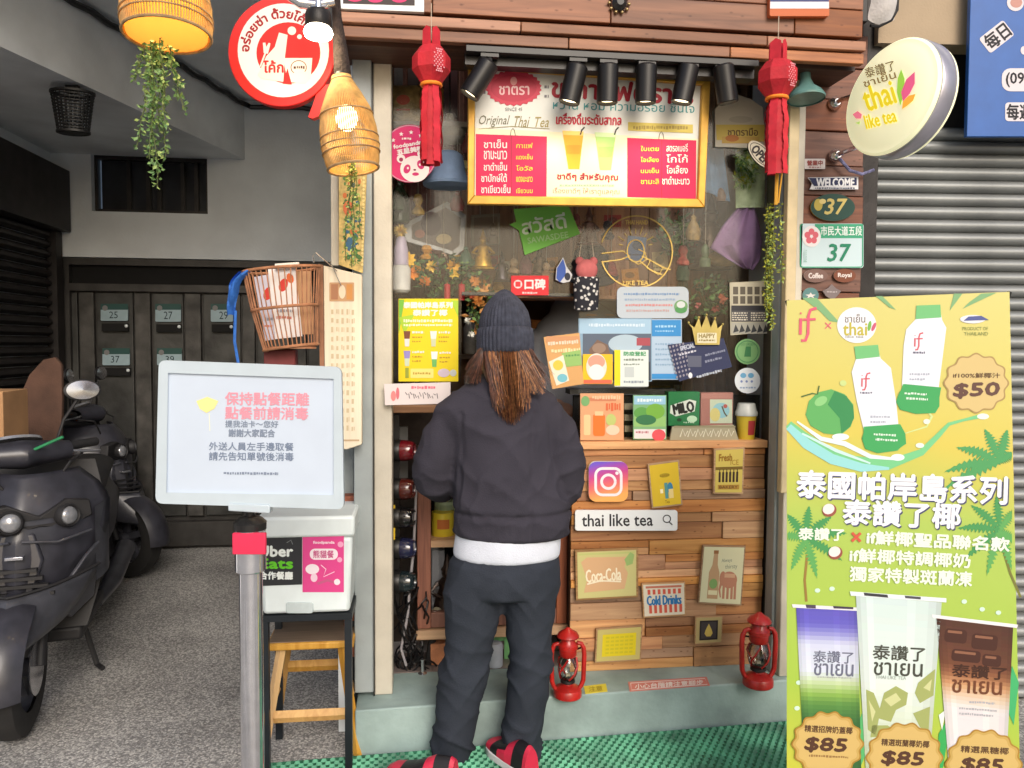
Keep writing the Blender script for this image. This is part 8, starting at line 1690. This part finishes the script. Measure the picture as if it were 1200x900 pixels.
# ================================================================== MORE OF THE CLUTTER BEHIND THE GLASS
yp = 3.42; fp_ = FY(yp)
M_pb = wood('partition_wood', lin((136, 84, 54)), lin((182, 124, 82)), 2, s=.8)
t = thing('partition', 'brown plank partition over the hatch, hung with cards and figures', 'partition', fp_.at(680, 345))
px = 541
while px < 826:
    b = B(); boxpx(b, yp + .004 * (int(px) % 2), px, 200, px + 21.3, 352, .02, M_pb); b.build('plank', t, bevel=.002); px += 22
rn = random.Random(50); GP = 'cards pinned on the partition'
cols = {'red': (170, 60, 56), 'tan': (206, 180, 130), 'green': (90, 140, 90), 'pale': (214, 206, 196), 'blue': (90, 120, 170), 'orange': (210, 140, 60)}
for i, (x, y, w, h, c, wh) in enumerate(((552, 296, 16, 20, 'tan', 'beside the pale-framed brown panel'), (572, 300, 14, 16, 'red', 'above the beanie'), (588, 306, 10, 14, 'pale', 'left of the red sticker'), (640, 302, 14, 18, 'orange', 'below the green greeting sign'), (708, 252, 20, 14, 'red', 'just under the menu board, left of the gold emblem'), (736, 276, 22, 28, 'blue', 'behind the top of the gold emblem'), (764, 296, 18, 22, 'tan', 'behind the right of the gold emblem'), (790, 258, 18, 24, 'pale', 'near the right end of the partition'), (806, 290, 12, 18, 'green', 'at the right end of the partition'), (728, 316, 20, 16, 'orange', 'behind the lower left of the gold emblem'))):
    o, a = sign('pinned_card', c + ' card pinned on the partition ' + wh, 'card', fp_, turn(rr(x, y, x + w, y + h), x, y, rn.uniform(-7, 7)), .003, cols[c], GP)
    a.ell(x + w / 2, y + h * .4, w * .28, h * .22, tuple(int(v * .7) for v in cols[c]), 1); a.scrib(x + 2, y + h * .75, x + w - 2, y + h * .86, tuple(int(v * .6) for v in cols[c]), 1); a.done(o)
# dark brimmed hat behind the dotted bag
b = B(); c0 = Zp(690, 322, 3.2); Kk = Zp(691, 320, 3.2).x - c0.x; b.lathe([(34 * Kk, 0), (35 * Kk, 2 * Kk), (22 * Kk, 6 * Kk), (20 * Kk, 26 * Kk), (14 * Kk, 34 * Kk), (.1 * Kk, 35 * Kk)], mat('navy_felt', lin((36, 38, 52)), .85, var=.15, bump=.2), c0, (0, -.55, 1), n=28); b.solo('brimmed_hat', 'dark navy brimmed hat hanging behind the dotted bag', 'hat')
# woven dolls and charms hanging in a row
for i, (x, y, c, lb) in enumerate(((616, 322, (120, 76, 84), 'plum striped hanging charm left of the eye ornament'), (640, 340, (150, 110, 80), 'tan hanging charm under the eye ornament'), (716, 330, (170, 80, 80), 'rose hanging charm right of the dotted bag'), (800, 330, (96, 110, 90), 'grey-green hanging charm by the partition end'), (584, 352, (196, 150, 90), 'straw hanging charm beside the beanie'))):
    Y = 3.12 + .03 * i; t = thing('hanging_charm', lb, 'charm', Zp(x, y, Y), 'hanging charms behind the glass'); c0 = Zp(x, y, Y); Kk = Zp(x + 1, y, Y).x - c0.x; m = mat('charm_%d_%d_%d' % c, lin(c), .85, var=.25, scale=60, bump=.3)
    b = B(); b.lathe([(.5 * Kk, 0), (7 * Kk, 1 * Kk), (8 * Kk, 10 * Kk), (5 * Kk, 20 * Kk), (2.5 * Kk, 23 * Kk)], m, c0, n=14, sy=.7); b.build('body', t); b = B(); b.ball(c0 + Vector((0, 0, 27 * Kk)), 4.6 * Kk, mat('charm_head', lin((196, 160, 130)), .8), 10); b.build('head', t)
    b = B(); b.tube([c0 + Vector((0, 0, 31 * Kk)), c0 + Vector((0, 0, 90 * Kk))], .0012, mat('string', (0, 0, 0)), 4); b.build('string', t)
    b = B(); [b.tube([c0 + Vector((k * 1.6 * Kk, 0, 1 * Kk)), c0 + Vector((k * 2.2 * Kk, 0, -9 * Kk))], .0016, m, 4) for k in range(-3, 4)]; b.build('tassel', t)
# curtains left and right, added to brighten the dim window
def fill_curtain(lb, x0, x1, y0, y1, Y, c, n):
    f_ = FY(Y); m = mat('fill_curtain_%d_%d_%d' % c, lin(c), .9, var=.2, scale=10, bump=.2)
    b = B(); b.grid(lambda u, v: f_.at(x0 + (x1 - x0) * v, y0 + (y1 - y0) * u) + Vector((0, .022 * math.sin(v * n * 2 * math.pi) + .006 * math.sin(u * 7 + v * 20), 0)), 12, n * 10, m); o = b.solo('fill_curtain', lb, 'fill_curtain', 'added curtains inside the window'); md = o.modifiers.new('thickness', 'SOLIDIFY'); md.thickness = .003
fill_curtain('warm brown gathered cloth added to brighten the right of the window', 800, 916, 70, 520, 3.62, (150, 118, 92), 9); fill_curtain('dull maroon gathered cloth added to brighten the upper left of the window', 462, 552, 64, 352, 3.5, (122, 84, 74), 8)
# small goods on a ledge under the partition
t = thing('goods_ledge', 'thin wooden ledge under the plank partition', 'shelf', Zp(680, 350, 3.36)); b = B(); boxpx(b, 3.3, 541, 346, 826, 350, .12, M_pb); b.build('board', t)
# orange, yellow and rust paper balls in the left pane
for x, y, r, c, lb in ((492, 318, 9, (222, 150, 60), 'orange paper ball among the flowers at the left of the window'), (536, 306, 8, (230, 180, 80), 'yellow paper ball right of the dark vase'), (507, 300, 7, (196, 90, 60), 'rust paper ball left of the golden figurine')):
    b = B(); c0 = Zp(x, y, 3.2); Kk = Zp(x + 1, y, 3.2).x - c0.x; m = mat('paper_ball_%d_%d_%d' % c, lin(c), .8, var=.15, bump=.2); b.lathe([(max(.0005, r * Kk * math.sin(math.pi * i / 10)), -r * Kk * math.cos(math.pi * i / 10)) for i in range(11)], m, c0, n=20, mod=lambda a_, z: 1 + .05 * math.sin(a_ * 10)); b.solo('paper_ball', lb, 'paper ball', 'paper balls behind the glass')
# trinkets crowding the left and right panes
GT = 'trinkets crowding the panes'
TR = [(466, 232, 30, 9, (70, 96, 66), 0, 'slim moss green trinket below the pink panda sign'), (490, 240, 26, 8, (196, 160, 84), 1, 'tan tasselled trinket right of the dark green bottle'), (536, 236, 24, 9, (150, 44, 44), 0, 'red trinket hanging under the blue bucket hat'),
      (500, 296, 18, 9, (214, 150, 60), 1, 'orange trinket under the slanted silver picture'), (520, 304, 16, 8, (206, 170, 150), 2, 'pale peach trinket left of the yellow paper ball'), (578, 274, 24, 8, (90, 74, 60), 2, 'brown trinket in front of the pale-framed panel'),
      (546, 300, 22, 8, (60, 104, 84), 0, 'teal green trinket left of the golden figurine'), (602, 312, 18, 7, (170, 140, 110), 1, 'beige trinket just above the red sticker'), (676, 262, 22, 7, (160, 90, 84), 2, 'dusty rose trinket under the lower edge of the menu board'),
      (712, 270, 22, 8, (60, 60, 76), 1, 'slate trinket left of the gold emblem'), (812, 268, 30, 9, (150, 120, 70), 0, 'ochre trinket left of the purple cloth bag'), (826, 300, 26, 9, (84, 100, 70), 2, 'olive trinket left of the tan loaf ornament'), (846, 226, 22, 8, (120, 90, 70), 0, 'brown trinket under the light blue shirt'),
      (800, 300, 24, 8, (176, 80, 70), 1, 'brick red trinket right of the gold emblem'), (464, 160, 24, 8, (196, 190, 176), 1, 'pale trinket under the tan snack bag'), (548, 168, 26, 8, (110, 40, 44), 0, 'wine red trinket left of the menu board frame')]
for i, (x, y, h, w, c, kd, lb) in enumerate(TR):
    Y = 3.06 + .025 * (i % 5); t = thing('trinket', lb, 'trinket', Zp(x, y + h / 2, Y), GT); c0 = Zp(x, y + h / 2, Y); k = Zp(x + 1, y, Y).x - Zp(x, y, Y).x; m = mat('trinket_%d_%d_%d' % c, lin(c), .5, var=.3, scale=50, bump=.2)
    pr = ([(.2, 0), (.8, .04), (1, .3), (.7, .6), (.3, .8), (.4, .9), (.1, 1)], [(.1, 0), (.9, .06), (1, .2), (.35, .45), (.75, .7), (.5, .95), (.05, 1)], [(.7, 0), (.75, .35), (.4, .42), (.55, .6), (.5, .85), (.1, 1)])[kd]
    b = B(); b.lathe([(r * w * k, z * h * k) for r, z in pr], m, c0, n=16, sy=.7); b.build('body', t)
    b = B(); b.tube([c0 + Vector((0, 0, h * k)), c0 + Vector((0, 0, (h + 60) * k))], .001, mat('string', (0, 0, 0)), 4); b.build('string', t)
